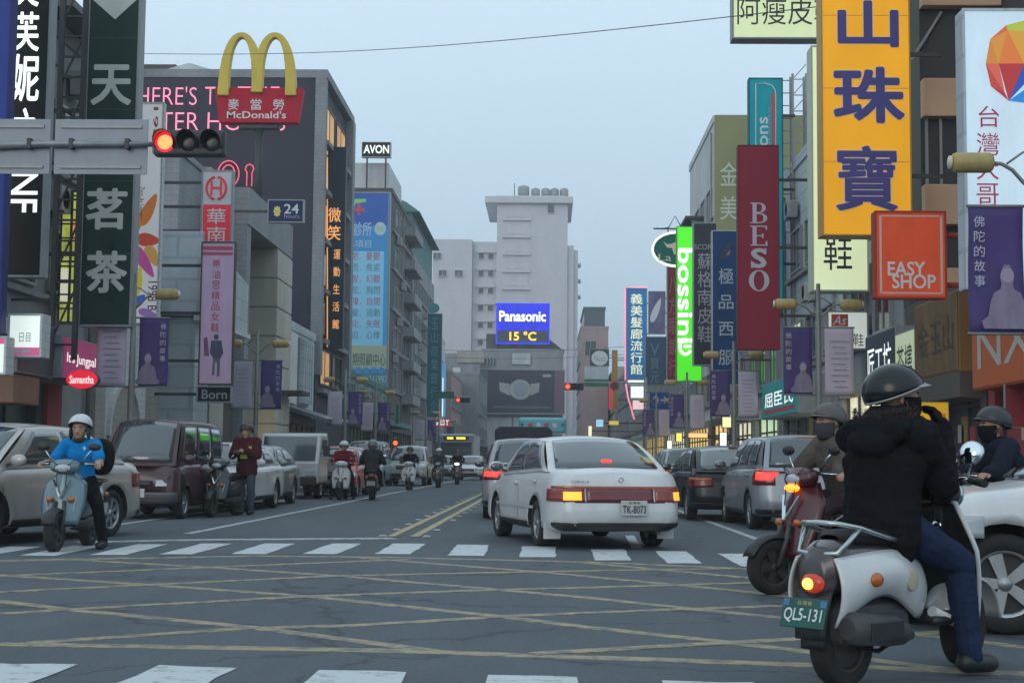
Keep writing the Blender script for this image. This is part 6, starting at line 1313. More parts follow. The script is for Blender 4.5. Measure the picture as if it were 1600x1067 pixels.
def scooter(label, paint_, x, y, heading, name='motor_scooter', head_on=False, plate=None, tail_on=False, rear_shown=False, lean=0.0, group=None, ind_on=False):
    t = thing(name, label, 'scooter', (x, y, 0), R(heading), group); t.rotation_euler.y = lean
    r = .225
    for yy in (-.6, .62): add_wheel(t, 0, yy, r, .115, 1, dark=True)
    loft('rear_body', [(-.93, .66, .03, .03), (-.88, .64, .09, .08), (-.7, .58, .145, .13), (-.45, .54, .165, .17), (-.2, .50, .15, .17), (-.06, .46, .12, .14), (-.02, .45, .08, .1)], paint_, t)
    loft('seat', [(-.84, .74, .05, .015), (-.78, .74, .10, .04), (-.5, .735, .125, .05), (-.2, .715, .115, .045), (-.04, .705, .07, .04), (0, .70, .03, .02)], M_seat, t)
    MB().bx(-.16, .16, -.12, .36, .27, .33).build('floorboard', M_black, t, bevel=.02)
    def shield(u, v):
        a = (u-.5)*2; z = lerp(.30, .90, v); w = (.20+.05*math.sin(math.pi*v))*(1 if v < .75 else 1-.55*((v-.75)/.25)); return Vector((a*w, .50-.16*v-.16*a*a*(.5+.5*v)+.02, z))
    panel('front_apron', shield, paint_, t, 12, 12, .02)
    for s in (-1, 1):
        MB().bar((0, .505, .60), (s*.10, .425, .80), .028, .012).build('chrome_trim', M_chrome, t); MB().bar((s*.13, .44, .42), (s*.17, .425, .60), .03, .012).build('lower_lamp', M_head, t)
    for s in (-1, 1): MB().ball((s*.12, .46, .58), (.045, .03, .03)).build('indicator', M_amberon if ind_on else M_amber, t)
    def fend(u, v):
        a = lerp(R(20), R(165), u); b = (v-.5)*2; return Vector((b*.075, .62+(r+.035-.02*b*b)*math.cos(a)*1.05, r+(r+.04-.03*b*b)*math.sin(a)))
    panel('front_fender', fend, M_black, t, 12, 6, .008)
    for s in (-1, 1): rail(t, 'fork', [(s*.075, .62, r), (s*.07, .54, .42), (s*.05, .48, .56)], .022, M_mech)
    loft('handlebar_cowl', [(.22, .93, .06, .05), (.28, .95, .17, .075), (.36, .95, .17, .08), (.42, .93, .10, .05)], paint_, t)
    hd = MB().ball((0, .405, .93), (.10, .035, .05)).build('headlight', M_headon if head_on else M_head, t)
    hb = rail(t, 'handlebar', [(-.34, .16, .97), (-.2, .25, .985), (0, .28, .97), (.2, .25, .985), (.34, .16, .97)], .014, M_black)
    for s in (-1, 1):
        rail(t, 'grip', [(s*.24, .228, .985), (s*.36, .145, .968)], .02, M_black)
        rail(t, 'brake_lever', [(s*.2, .29, .98), (s*.33, .22, .975)], .007, M_chrome, 6)
        mm = rail(t, 'mirror_stalk', [(s*.17, .26, 1.0), (s*.24, .25, 1.10), (s*.28, .23, 1.15)], .007, M_chrome, 6)
        MB().ball((s*.30, .225, 1.17), (.075, .028, .045)).build('mirror', M_black, mm); MB().ball((s*.30, .207, 1.17), (.064, .014, .036)).build('mirror_glass', M_mirror, mm)
    MB().ball((0, -.93, .64), (.085, .035, .04)).build('tail_light', M_tailon if tail_on else M_tail, t)
    for s in (-1, 1): MB().ball((s*.12, -.86, .61), (.035, .045, .03)).build('rear_indicator', M_amber, t)
    panel('rear_fender', lambda u, v: Vector(((v-.5)*.16, -.88-.10*u, .55-.22*u)), M_black, t, 5, 4, .01)
    pl = MB().box((0, -.965, .44), (.22, .012, .13), rot=Matrix.Rotation(R(18), 3, 'X')).build('number_plate', M_plate, t, bevel=.004)
    rail(t, 'grab_rail', [(-.13, -.5, .75), (-.15, -.8, .78), (0, -.93, .79), (.15, -.8, .78), (.13, -.5, .75)], .014, M_black)
    MB().bx(-.12, .10, -.68, -.2, .22, .36).build('engine_case', M_mech, t, bevel=.05, seg=3); mf = MB().tube([(.14, -.25, .26), (.17, -.45, .27), (.18, -.5, .30), (.18, -.86, .36), (.18, -.88, .365)], [.025, .03, .06, .062, .04], 12).build('muffler', M_mech, t)
    rail(t, 'centre_stand', [(-.12, -.30, .22), (-.15, -.62, .19), (.15, -.62, .19), (.12, -.30, .22)], .012, M_black)
    for s in (-1, 1): rail(t, 'brake_cable', [(s*.2, .29, .99), (s*.14, .40, 1.03), (s*.06, .42, .96), (s*.05, .46, .70)], .005, M_black, 5)
    return t
# ================================================================ people
def caps_mesh(caps, inflate=0.0, mb=None):
    mb = mb or MB()
    for a, ra, b, rb, *fl in caps:
        a, b = Vector(a), Vector(b); d = b-a
        fx, ref = (fl[0], Vector(fl[1])) if fl else (1.0, None)
        L = d.length; t = d/L if L > 1e-5 else Vector((0, 0, 1))
        u = (ref if ref is not None else (Vector((0, 0, 1)) if abs(t.z) < .9 else Vector((1, 0, 0)))); u = (u-t*u.dot(t)); u.normalize(); w = t.cross(u)
        ra += inflate; rb += inflate; n = 12; m = 4; rings = []
        for k in range(m+1): q = math.pi/2*(1-k/m); rings.append((a-t*(ra*math.sin(q)), ra*math.cos(q)))
        for k in range(m+1): q = math.pi/2*k/m; rings.append((b+t*(rb*math.sin(q)), rb*math.cos(q)))
        vs_ = [c+u*(max(r_, 1e-4)*fx*math.cos(2*math.pi*k/n))+w*(max(r_, 1e-4)*math.sin(2*math.pi*k/n)) for c, r_ in rings for k in range(n)]
        fs = [(i*n+k, i*n+(k+1) % n, (i+1)*n+(k+1) % n, (i+1)*n+k) for i in range(len(rings)-1) for k in range(n)]+[tuple(reversed(range(n))), tuple((len(rings)-1)*n+k for k in range(n))]
        mb.add(vs_, fs, 0, True)
    return mb
def fuse(name, caps, m, parent, voxel=.012, inflate=0.0, smooth=4, wrinkle=0.0, seed=0):
    o = caps_mesh(caps, inflate).build(name, m, parent)
    rm = o.modifiers.new('r', 'REMESH'); rm.mode = 'VOXEL'; rm.voxel_size = voxel; rm.use_smooth_shade = True
    sm = o.modifiers.new('s', 'SMOOTH'); sm.iterations = smooth; sm.factor = .5
    bpy.context.view_layer.update(); bake(o)
    if wrinkle:
        me = o.data; me.calc_loop_triangles(); nr = [v.normal.copy() for v in me.vertices]
        for v, n_ in zip(me.vertices, nr):
            p = v.co*1.0; q = Vector((p.x*11+seed, p.y*11, p.z*17)); q2 = Vector((p.x*5, p.y*5+seed, p.z*24))
            v.co += n_*(wrinkle*(noise.noise(q)+.8*(1-abs(noise.noise(q2))*2)*.6))
        me.update()
    return o
def hand_caps(wr, d, up, curl=.5, size=1.0):
    """palm, four fingers and a thumb; d = pointing direction, up = back of the hand"""
    wr, d, up = Vector(wr), Vector(d).normalized(), Vector(up); up = (up-d*up.dot(d)).normalized(); sd = d.cross(up)
    c = []; s = size; pe = wr+d*.075*s
    for o in (-.026, 0, .026): c.append((wr+sd*o*.7*s, .017*s, pe+sd*o*s, .016*s))
    for i, (o, L) in enumerate(((-.032, .062), (-.011, .074), (.011, .07), (.032, .054))):
        p0 = pe+sd*o*s; d1 = (d*math.cos(curl)-up*math.sin(curl)); p1 = p0+d1*L*.55*s; d2 = (d*math.cos(curl*2.2)-up*math.sin(curl*2.2)); p2 = p1+d2*L*.5*s
        c += [(p0, .0105*s, p1, .0095*s), (p1, .0095*s, p2, .008*s)]
    th = wr+d*.02*s-sd*.026*s; t1 = th+(d*.7-sd*.75-up*.25).normalized()*.036*s; t2 = t1+(d*.85-sd*.2-up*.5*min(1, curl*1.5)).normalized()*.032*s
    c += [(th, .014*s, t1, .012*s), (t1, .0115*s, t2, .009*s)]
    return c
SKIN = mat('skin', (.40, .235, .165), .55, dirt=.12, scale=9); HAIR = mat('hair_black', (.012, .010, .010), .6)
def helmet(par, head, yaw, pitch, m, brim=True, liner=None, rimm=None, full=1.0, r=(.128, .15, .135)):
    """open-face shell: low behind and at the sides, high over the brow"""
    e = empty('helmet', head, yaw, par); e.rotation_euler.x = pitch
    def fn(u, v):
        a = 2*math.pi*u; front = (1+math.cos(a))/2     # a = 0 looks forward (+Y)
        lim = lerp(R(112), R(74), front**1.3); b = lim*v; return Vector((-r[0]*math.sin(a)*math.sin(b), r[1]*math.cos(a)*math.sin(b)-.012, r[2]*math.cos(b)))
    panel('shell', fn, m, e, 28, 12, .012)
    ring = [fn(k/28, 1.0) for k in range(29)]; MB().tube(ring, .008, 6, cap=False).build('rim', rimm or M_trim, e)
    if brim:
        def br(u, v):
            a = lerp(-1.15, 1.15, u); p = Vector((-r[0]*math.sin(a), r[1]*math.cos(a)-.012, .035-.012*a*a)); return p+Vector((0, .034*v*math.cos(a*1.2), -.012*v))
        panel('brim', br, rimm or m, e, 10, 3, .006)
    for s in (-1, 1): rail(e, 'chin_strap', [(s*.115, .0, -.05), (s*.085, .03, -.10), (0, .05, -.145)], .007, M_trim, 6)
    return e
def person(label, J, top, legs, shoe, x, y, heading, name='person', voxel=.013, coat=.022, hem=0.0, gloves=None, hands=True, skin=SKIN, yaw=0.0, hpitch=0.0, wr=.004, leginf=.016, short=False, bulk=1.0, z=0.0, face=True, hood=None, mask=None, hair=True, group=None, coatlen=.06):
    t = thing(name, label, 'person', (x, y, z), R(heading), group); V = {k: Vector(v) for k, v in J.items() if k != 'curl'}
    lat = (V['shR']-V['shL']).normalized(); hp, ch, nk, hd = V['hip'], V['chest'], V['neck'], V['head']
    mid = hp.lerp(ch, .5)
    tor = [(hp, .105, mid, .10, 1.42, lat), (mid, .10, ch, .112, 1.42, lat), (ch, .112, nk-Vector((0, 0, .05)), .075, 1.5, lat), (V['shL'], .058, V['shR'], .058)]
    armL = [(V['shL'], .056, V['elL'], .043), (V['elL'], .042, V['haL'], .029)]; armR = [(V['shR'], .056, V['elR'], .043), (V['elR'], .042, V['haR'], .029)]
    lg = []
    for s in 'LR':
        hj = hp+lat*(.085 if s == 'R' else -.085); lg += [(hj, .088, V['kn'+s], .060), (V['kn'+s], .058, V['an'+s], .040)]
    neck = [(nk-Vector((0, 0, .04)), .056, hd-Vector((0, 0, .07)), .052)]
    rot = Matrix.Rotation(R(heading)*0+yaw, 3, 'Z') @ Matrix.Rotation(hpitch, 3, 'X')
    H = lambda a, b, c: hd+rot @ Vector((a, b, c))
    head = [(H(0, -.01, .03), .092, H(0, -.01, .05), .09), (H(0, .03, -.02), .075, H(0, .035, .02), .078), (H(0, .045, -.075), .048, H(0, .03, -.04), .06), (H(0, .10, -.005), .012, H(0, .112, -.03), .014), (H(0, .098, .02), .008, H(0, .10, -.005), .01), (H(-.03, .08, -.07), .012, H(.03, .08, -.07), .012)]
    head += [(H(s*.088, -.005, -.02), .012, H(s*.092, -.012, .02), .014) for s in (-1, 1)]
    hc = []
    if hands:
        for s in 'LR':
            w_ = V['ha'+s]; d = V.get('hd'+s, (w_-V['el'+s])); up = V.get('hu'+s, Vector((0, 0, 1))); hc += hand_caps(w_, d, up, J.get('curl', .55))
    feet = []
    for s in 'LR':
        a = V['an'+s]; f = V.get('ft'+s, Vector((0, 1, 0))); f = f.normalized(); feet.append((a+Vector((0, 0, -.03))-f*.03, .042, a+Vector((0, 0, -.045))+f*.14, .034))
    body = fuse('body', tor+armL+armR+lg+neck+head+hc+feet, skin, t, voxel)
    hem_ = [(hp-Vector((0, 0, hem)), .105, hp, .108, 1.5, lat)] if hem else []
    tor2 = [(a, ra*bulk, b, rb*bulk, *f) for a, ra, b, rb, *f in tor]
    aL, aR = [list(armL[0]), list(armL[1])], [list(armR[0]), list(armR[1])]
    if short:
        aL = [(V['shL'], .058, V['shL'].lerp(V['elL'], .72), .055)]; aR = [(V['shR'], .058, V['shR'].lerp(V['elR'], .72), .055)]
    else:
        for q in (aL, aR): q[1][3] = .030
    jacket = fuse('jacket' if not short else 'shirt', tor2+[tuple(q) for q in aL+aR]+hem_, top, t, voxel, coat, 3, wr, seed=len(label))
    pel = [(hp-lat*.07, .098, hp+lat*.07, .098)]
    fuse('trousers', lg+pel, legs, t, voxel, leginf, 3, wr*.8, seed=3)
    for f in feet: fuse('shoe', [f], shoe, t, max(.009, voxel*.8), .012, 2)
    if gloves is not None: fuse('glove', hc, gloves, t, min(voxel, .009), .006, 2)
    if face:
        for s in (-1, 1): MB().ball(H(s*.034, .098, .012), (.012, .007, .006)).build('eye', mat('eye_dark', (.02, .015, .012), .3), t); MB().bar(H(s*.017, .108, .032), H(s*.055, .092, .034), .009).build('eyebrow', HAIR, t)
        MB().tube([H(-.026, .092, -.062), H(0, .099, -.06), H(.026, .092, -.062)], .0055, 6).build('mouth', mat('lips', (.30, .12, .10), .5), t)
    if hair:
        def hf(u, v):
            a = 2*math.pi*u; fr = (1+math.cos(a))/2; lim = lerp(R(125), R(62), fr**1.2); b = lim*v; return H(-.101*math.sin(a)*math.sin(b), .108*math.cos(a)*math.sin(b)-.01, .045+.098*math.cos(b)*(1 if math.cos(b) > 0 else 1.3))
        panel('hair', hf, HAIR, t, 20, 8, .012)
    if mask is not None:
        def mk(u, v):
            a = lerp(-1.55, 1.55, u); k_ = 1-.28*max(0, .5-v)*2; return H(-.093*math.sin(a)*k_, (.110*math.cos(a)+.006+.012*math.exp(-a*a*6))*k_, lerp(-.135, .0, v)+.006*math.cos(a)+.01*math.sin(a)**2)
        panel('face_mask', mk, mask, t, 14, 6, .006)
    t['_H'] = 0; del t['_H']
    return t, H, rot
# ---- seated pose on a scooter (local: forward +Y)
def ride_pose(hip=(0, -.22, .80), lean=.10, reach=True, feet='board', foot_side=None, head_up=1.0):
    hx, hy, hz = hip; J = dict(hip=hip, chest=(hx, hy+lean*.7, hz+.30), neck=(hx, hy+lean, hz+.47), head=(hx, hy+lean+.04, hz+.60))
    J['shL'] = (hx-.175, hy+lean*.9, hz+.42); J['shR'] = (hx+.175, hy+lean*.9, hz+.42)
    J['elL'] = (-.28, hy+lean+.14, hz+.21); J['elR'] = (.28, hy+lean+.14, hz+.21); J['haL'] = (-.30, .11, .995); J['haR'] = (.30, .11, .995)
    J['hdL'] = (-.05, .12, -.02); J['hdR'] = (.05, .12, -.02); J['huL'] = (0, -.1, 1); J['huR'] = (0, -.1, 1); J['curl'] = .75
    J['knL'] = (-.17, hy+.40, hz-.10); J['knR'] = (.17, hy+.40, hz-.10); J['anL'] = (-.13, hy+.38, .42); J['anR'] = (.13, hy+.38, .42)
    if feet in ('left', 'both'): J['knL'] = (-.24, hy+.33, hz-.16); J['anL'] = (-.30, hy+.24, .09)
    if feet in ('right', 'both'): J['knR'] = (.24, hy+.33, hz-.16); J['anR'] = (.30, hy+.24, .09)
    return J
def cloth(n, c, r=.9): return mat('cloth_'+n, c, r, dirt=.3, scale=7, bump=.4, spec=.08)
DARKJ = cloth('black_coat', (.010, .011, .013)); JEANS = cloth('blue_jeans', (.022, .034, .075)); BLKT = cloth('black_trousers', (.010, .010, .012)); SHOE = mat('shoe_dark', (.015, .014, .014), .5); BLUE = cloth('blue_shirt', (.006, .23, .58), .85)

# ---- rider in the blue shirt
f = gnd(84, 862); bx_, by_ = f.x, f.y+.62
scooter('pale blue grey scooter with silver trim under the rider in the blue shirt', paint('iceblue', (.13, .20, .23), .3, .25), bx_, by_, 180)
J = ride_pose((0, -.26, .78), .06, feet='left'); J['anL'] = (-.36, .0, .09); J['knL'] = (-.30, .06, .50); J['knR'] = (.20, .14, .66); J['anR'] = (.17, .16, .42)
t, H, rt = person('person in bright blue shirt and white helmet astride the pale blue scooter', J, BLUE, BLKT, SHOE, bx_, by_, 180, voxel=.0085, coat=.016, short=True, wr=.004, hpitch=-.03)
helmet(t, H(0, 0, .045), 0, 0, mat('helmet_white', (.55, .56, .56), .25, coat=.5), brim=False, rimm=mat('helmet_liner', (.02, .03, .035), .6), r=(.132, .148, .135))
for s in (-1, 1): MB().ball(H(s*.105, .005, -.045), (.022, .055, .075)).build('ear_flap', mat('helmet_liner', (.02, .03, .035), .6), t)
MB().ball(H(0, .04, -.125), (.075, .05, .035)).build('scarf', mat('scarf_dark', (.04, .022, .02), .9), t)
MB().prism([(-.022, .0), (.0, -.032), (.022, 0), (0, .025)], .0, .003).build('shirt_logo', mat('shirt_logo', (.4, .5, .6), .6), t, loc=(-.09, -.06, 1.16)).rotation_euler = (0, 0, math.pi)
tag(loft('backpack', [(-.26, 0, .05, .10), (-.2, 0, .14, .20), (-.08, 0, .16, .22), (0, 0, .14, .2)], cloth('pack_black', (.014, .013, .013)), None), 'black backpack on the shoulder of the rider in blue', 'backpack').location = (bx_+.16, by_+.58, 1.06)

# ---- man standing by the dark scooter
g = gnd(333, 808); scooter('dark navy scooter with orange indicators parked beside the standing man', paint('navyblack', (.016, .018, .024), .35), g.x+.05, g.y+.6, 172)
g = gnd(384, 804)
J = dict(hip=(0, 0, .92), chest=(0, .02, 1.22), neck=(0, .03, 1.42), head=(0, .07, 1.56), shL=(-.19, .01, 1.38), shR=(.19, .01, 1.38), elL=(-.25, .12, 1.12), elR=(.25, .12, 1.12), haL=(-.06, .30, 1.22), haR=(.06, .30, 1.20), knL=(-.10, .04, .50), knR=(.10, .02, .50), anL=(-.10, .0, .09), anR=(.10, .0, .09), hdL=(.6, .4, .1), hdR=(-.6, .4, .1))
t, H, rt = person('man in maroon jacket with yellow reflective bands standing by the dark scooter', J, cloth('maroon', (.075, .014, .018)), cloth('grey_jeans', (.09, .11, .14)), SHOE, g.x, g.y, 172, voxel=.011, coat=.035, hem=.12)
helmet(t, H(0, 0, .04), 0, 0, mat('helmet_charcoal', (.02, .021, .023), .4), rimm=M_trim)
HV = mat('reflective_yellow', (.45, .42, .06), .6); MB().box((0, .19, 1.10), (.14, .03, .08)).build('reflective_band', HV, t, bevel=.01); MB().box((-.12, .18, 1.27), (.06, .02, .05)).build('reflective_band', HV, t, bevel=.008)
# ---- riders further up
def rider(slabel, plabel, pc, px, py, heading, jac, leg, hm, feet='both', voxel=.014, **kw):
    g = gnd(px, py); a = R(heading); w = kw.pop('wy', .62); x0 = g.x+w*math.sin(a); y0 = g.y-w*math.cos(a)
    scooter(slabel, pc, x0, y0, heading, **{k: kw.pop(k) for k in ('head_on', 'tail_on', 'ind_on') if k in kw})
    t, H, rt = person(plabel, ride_pose(feet=feet), jac, leg, SHOE, x0, y0, heading, voxel=voxel, coat=.035, **kw); helmet(t, H(0, 0, .04), 0, 0, hm)
    return x0, y0
WH = mat('helmet_white', (.55, .56, .56), .25, coat=.5)
rider('white scooter of the rider in red before the white compact', 'rider in red jacket and white helmet astride a white scooter', white, 530, 781, 180, cloth('red', (.20, .018, .022)), BLKT, WH)
x0, y0 = rider('dark scooter with pale plate carrying two riders up the street', 'rider in grey green coat at the handlebars of the two up scooter', paint('darkred', (.05, .012, .014)), 580, 781, 4, cloth('greygreen', (.055, .065, .065)), BLKT, mat('helmet_silver', (.4, .41, .4), .25, coat=.4), feet='board', wy=-.6)
J = ride_pose((0, -.55, .84), .06); J['haL'] = (-.16, -.15, 1.0); J['haR'] = (.16, -.15, 1.0)
t, H, rt = person('pillion passenger in dark coat and grey helmet holding the driver', J, cloth('slate', (.04, .045, .05)), BLKT, SHOE, x0, y0, 4, voxel=.014, coat=.035); helmet(t, H(0, 0, .04), 0, 0, mat('helmet_grey', (.16, .17, .18), .3))
rider('white scooter passing the silver sport utility car', 'rider in black riding the white scooter by the sport utility car', white, 637, 766, 180, DARKJ, BLKT, mat('helmet_charcoal', (.02, .021, .023), .4), feet='board', voxel=.018)
rider('scooter with a bright headlight far up the road', 'rider behind the bright headlight far up the road', paint('navyblack', (.016, .018, .024)), 713, 757, 180, BLKT, BLKT, mat('helmet_charcoal', (.02, .021, .023), .4), feet='board', voxel=.02, head_on=True)
rider('dark scooter in the far left queue near the dark saloon', 'rider in grey beside the dark saloon far up the road', paint('navyblack', (.016, .018, .024)), 683, 762, 180, cloth('slate', (.04, .045, .05)), BLKT, WH, feet='board', voxel=.02)
# ---- red scooter crossing
redp = paint('scooter_red', (.065, .004, .008), .4)
g = gnd(1207, 929); hd_ = 118; a = R(hd_); x0, y0 = g.x+.62*math.sin(a), g.y-.62*math.cos(a)
scooter('dark red scooter with an amber light crossing in front of the parked cars', redp, x0, y0, hd_, ind_on=False); bpy.context.view_layer.update()
cw = [o for o in bpy.data.objects if o.name.startswith('motor_scooter') and o.get('label', '').startswith('dark red')][0]
MB().ball((0, .42, .86), (.10, .03, .035)).build('amber_lamp', M_amberon, cw)
J = ride_pose((0, -.16, .79), .16, feet='board')
t, H, rt = person('rider in beige jacket on the dark red scooter', J, cloth('beige', (.11, .095, .08)), cloth('plum', (.05, .03, .04)), SHOE, x0, y0, hd_, voxel=.0095, coat=.035, mask=cloth('mask_grey', (.06, .06, .065))); helmet(t, H(0, 0, .04), 0, 0, mat('helmet_tan', (.07, .06, .058), .4))
# ---- dark rider and parked scooters at the right
scooter('black scooter with round mirror behind the white car', paint('navyblack', (.016, .018, .024)), 3.66, 12.4, 97, lean=0)
t, H, rt = person('rider in dark navy jacket behind the white car', ride_pose((0, -.30, .78), .2, feet='board'), cloth('navy', (.016, .02, .032)), BLKT, SHOE, 3.66, 12.4, 97, voxel=.011, coat=.035, mask=cloth('mask_black', (.012, .012, .013))); helmet(t, H(0, 0, .04), 0, 0, mat('helmet_charcoal', (.02, .021, .023), .4))
sx0, sy0 = at(1537, 713, 11.6).x, 11.6; 
mm = thing('motorcycle', 'black motorcycle with a big round mirror and chrome clamp beyond the retro scooter', 'motorcycle', (sx0-.25, 11.7, 0), R(95))
for yy in (-.62, .62): add_wheel(mm, 0, yy, .28, .10, 1)
loft('fuel_tank', [(-.1, .80, .06, .05), (.0, .82, .13, .10), (.2, .84, .15, .12), (.34, .82, .08, .08)], M_black, mm); loft('seat', [(-.7, .80, .06, .03), (-.5, .78, .12, .05), (-.1, .77, .1, .05)], M_seat, mm); MB().bx(-.14, .14, -.2, .3, .25, .62).build('engine', M_mech, mm, bevel=.06)
for s in (-1, 1):
    rail(mm, 'fork', [(s*.09, .62, .28), (s*.09, .42, .95)], .022, M_chrome); rail(mm, 'handlebar', [(0, .38, .98), (s*.2, .36, 1.02), (s*.36, .24, 1.0)], .014, M_chrome); rail(mm, 'grip', [(s*.28, .30, 1.015), (s*.40, .21, .995)], .02, M_black)
    st = rail(mm, 'mirror_stalk', [(s*.22, .34, 1.03), (s*.26, .32, 1.12)], .008, M_chrome, 6)
    o = MB().lathe([(0, -.012), (.062, -.01), (.068, 0), (.06, .012), (0, .014)], 20, 'Z').build('mirror', M_mirror, st); o.location = (s*.28, .31, 1.14); o.rotation_euler = (R(60), R(20), R(-60))
MB().lathe([(0, 0), (.09, .0), (.10, .05), (.07, .12), (0, .14)], 16, 'Y', (0, .42, .88)).build('headlight', M_chrome, mm); panel('front_fender', lambda u, v: Vector(((v-.5)*.12, .62+.32*math.cos(R(30)+R(120)*u), .28+.32*math.sin(R(30)+R(120)*u))), M_black, mm, 10, 4, .008)
scooter('grey scooter parked on the right pavement edge', paint('silver', (.30, .32, .35)), 4.75, 16.6, 60)
# ---- pedestrians on the right pavement
def walker(label, x, y, heading, top, legs, voxel=.015, st=.16):
    J = dict(hip=(0, 0, .90), chest=(0, .02, 1.2), neck=(0, .02, 1.40), head=(0, .04, 1.54), shL=(-.18, .0, 1.36), shR=(.18, 0, 1.36), elL=(-.23, -.06, 1.08), elR=(.23, .06, 1.08), haL=(-.22, .08, .86), haR=(.22, .2, .88), knL=(-.09, st*.9, .48), knR=(.09, -.02, .48), anL=(-.09, st, .09), anR=(.09, -st*1.2, .12))
    return person(label, J, top, legs, SHOE, x, y, heading, voxel=voxel, coat=.03, hem=.08, z=.12)
walker('pedestrian in black coat walking by the lit shop fronts', 6.6, 44.5, 10, DARKJ, BLKT); walker('pedestrian in plum coat near the teal drugstore fascia', 6.9, 38.5, 160, cloth('plum', (.05, .03, .04)), JEANS); walker('pedestrian in navy standing under the pale green fascia', 6.7, 31.0, 120, cloth('navy', (.016, .02, .032)), BLKT)

# ---- retro scooter in the foreground with its rider
HD = -44.0; a = R(HD); g = gnd(1316, 1072)
fx, fy = g.x+.56*(-math.sin(a)), g.y+.56*math.cos(a)     # scooter centre
t = thing('retro_scooter', 'white and black retro scooter with green number plate and glowing tail lamp', 'scooter', (fx, fy, 0), a)
pw = paint('retro_white', (.56, .57, .57), .25); r = .215
add_wheel(t, 0, -.56, r, .105, 2, dark=True); add_wheel(t, 0, .60, r, .10, 1, 0.12, dark=True)
for s in (-1, 1):                               # bulging side cowls
    def fn(u, v, s=s):
        y = lerp(-.78, .02, u); prof = math.sin(math.pi*min(1, .06+u*.94))**.55; zt = .615+.03*math.sin(math.pi*u)-.10*max(0, u-.55); zb_ = .30+.13*math.sin(math.pi*min(1, u*1.15))**1.2
        z = lerp(zb_, zt, v); bulge = (.115+.085*math.sin(math.pi*(v*.85+.08))**.8)*(.55+.45*prof); return Vector((s*bulge, y, z))
    o = panel('side_cowl', fn, pw, t, 18, 12, .012)
    MB().ball((s*.192, -.56, .515), (.028, .05, .034)).build('rear_indicator', M_amber, t)
    MB().ball((s*.197, -.24, .50), (.006, .055, .055)).build('cowl_badge', mat('badge_cream', (.42, .36, .26), .5), t)
    rail(t, 'running_board_edge', [(s*.15, .02, .33), (s*.165, .2, .27), (s*.15, .38, .30)], .028, pw)
loft('rear_tail', [(-.815, .52, .004, .006), (-.80, .525, .06, .09), (-.76, .545, .11, .12), (-.68, .57, .135, .13), (-.55, .60, .13, .10), (-.3, .62, .12, .08), (0, .58, .1, .08)], mat('tail_plum', (.035, .022, .026), .3, coat=.6), t)
MB().ball((0, -.80, .50), (.064, .028, .048), 0, 16, 10).build('tail_light', mat('retro_tail', (.20, .015, .008), .25, coat=.3, em=.30, emc=(1, .07, .015)), t); MB().ball((-.012, -.820, .497), (.034, .016, .028), 0, 12, 8).build('lit_lamp', mat('lamp_glow', (1, .3, .05), .3, em=6, emc=(1, .28, .04)), t)
loft('seat', [(-.66, .70, .05, .02), (-.6, .70, .11, .045), (-.3, .695, .13, .05), (-.05, .685, .12, .05), (.06, .67, .06, .03)], M_seat, t)
# chrome hoop rail behind the seat
M_hoop = mat('hoop_chrome', (.42, .46, .46), .25, metal=.8)
rail(t, 'hoop_rail', [(.13, -.05, .66), (.135, -.35, .70), (.14, -.48, .725), (.145, -.62, .755), (.10, -.73, .775), (0, -.755, .78), (-.10, -.73, .775), (-.145, -.62, .755), (-.14, -.48, .725), (-.135, -.35, .70), (-.13, -.05, .66)], .013, M_hoop)
rail(t, 'hoop_rail', [(-.145, -.62, .755), (-.13, -.70, .69), (-.105, -.755, .64), (0, -.77, .63), (.105, -.755, .64), (.13, -.70, .69), (.145, -.62, .755)], .012, M_hoop)
# plate
e = empty('plate_holder', (-.0, -.875, .365), 0, t); e.rotation_euler.x = R(-20)
MB().bx(-.12, .12, -.006, .006, -.07, .07).build('number_plate', mat('plate_green', (.006, .085, .06), .5, dirt=.3, scale=12), e, bevel=.004)
glyphs(MB(), 'QL5-131', 0, -.014, .205, .07, -.009, .012).build('lettering', mat('plate_ink', (.6, .62, .6), .5), e); glyphs(MB(), '台灣省', 0, .047, .08, .022, -.009, 0).build('lettering', mat('plate_gold', (.45, .38, .15), .5), e)
for s in (-1, 1): MB().bx(s*.085, s*.118, -.0085, -.0065, .03, .062).build('plate_sticker', mat('sticker_blue', (.05, .14, .3), .5), e)
panel('rear_fender', lambda u, v: Vector(((v-.5)*(.2-.04*u), -.785-.07*u+.03*u*u, .46-.22*u)), M_black, t, 6, 4, .01); panel('mud_guard', lambda u, v: Vector(((v-.5)*.13, -.56+(r+.03)*math.cos(R(70)+R(115)*u), r+(r+.03)*math.sin(R(70)+R(115)*u))), M_black, t, 12, 4, .006)
MB().bx(-.12, .12, -.74, -.1, .20, .42).build('engine_case', M_mech, t, bevel=.07, seg=3)
MB().tube([(.11, -.12, .22), (.15, -.25, .22), (.17, -.32, .25), (.175, -.42, .27), (.175, -.74, .30), (.17, -.78, .30)], [.022, .025, .06, .075, .075, .05], 16).build('muffler', M_mech, t); MB().bx(.245, .258, -.70, -.42, .24, .33).build('muffler_guard', M_black, t, bevel=.02)
MB().bx(-.19, .19, .0, .40, .255, .31).build('floorboard', M_black, t, bevel=.025)
def sh(u, v):
    b = (u-.5)*2; z = lerp(.28, .86, v); w = .235*(1-.30*max(0, v-.6)/.4)*(.86+.14*math.sin(math.pi*v)); return Vector((b*w, .46-.10*v-.085*b*b, z))
panel('leg_shield', sh, M_black, t, 14, 12, .02)
edge = [sh(1, k/12) for k in range(13)]+[sh(1-k/10, 1) for k in range(1, 10)]+[sh(0, 1-k/12) for k in range(13)]; MB().tube([p+Vector((0, .006, 0)) for p in edge], .014, 8).build('shield_edge', pw, t)
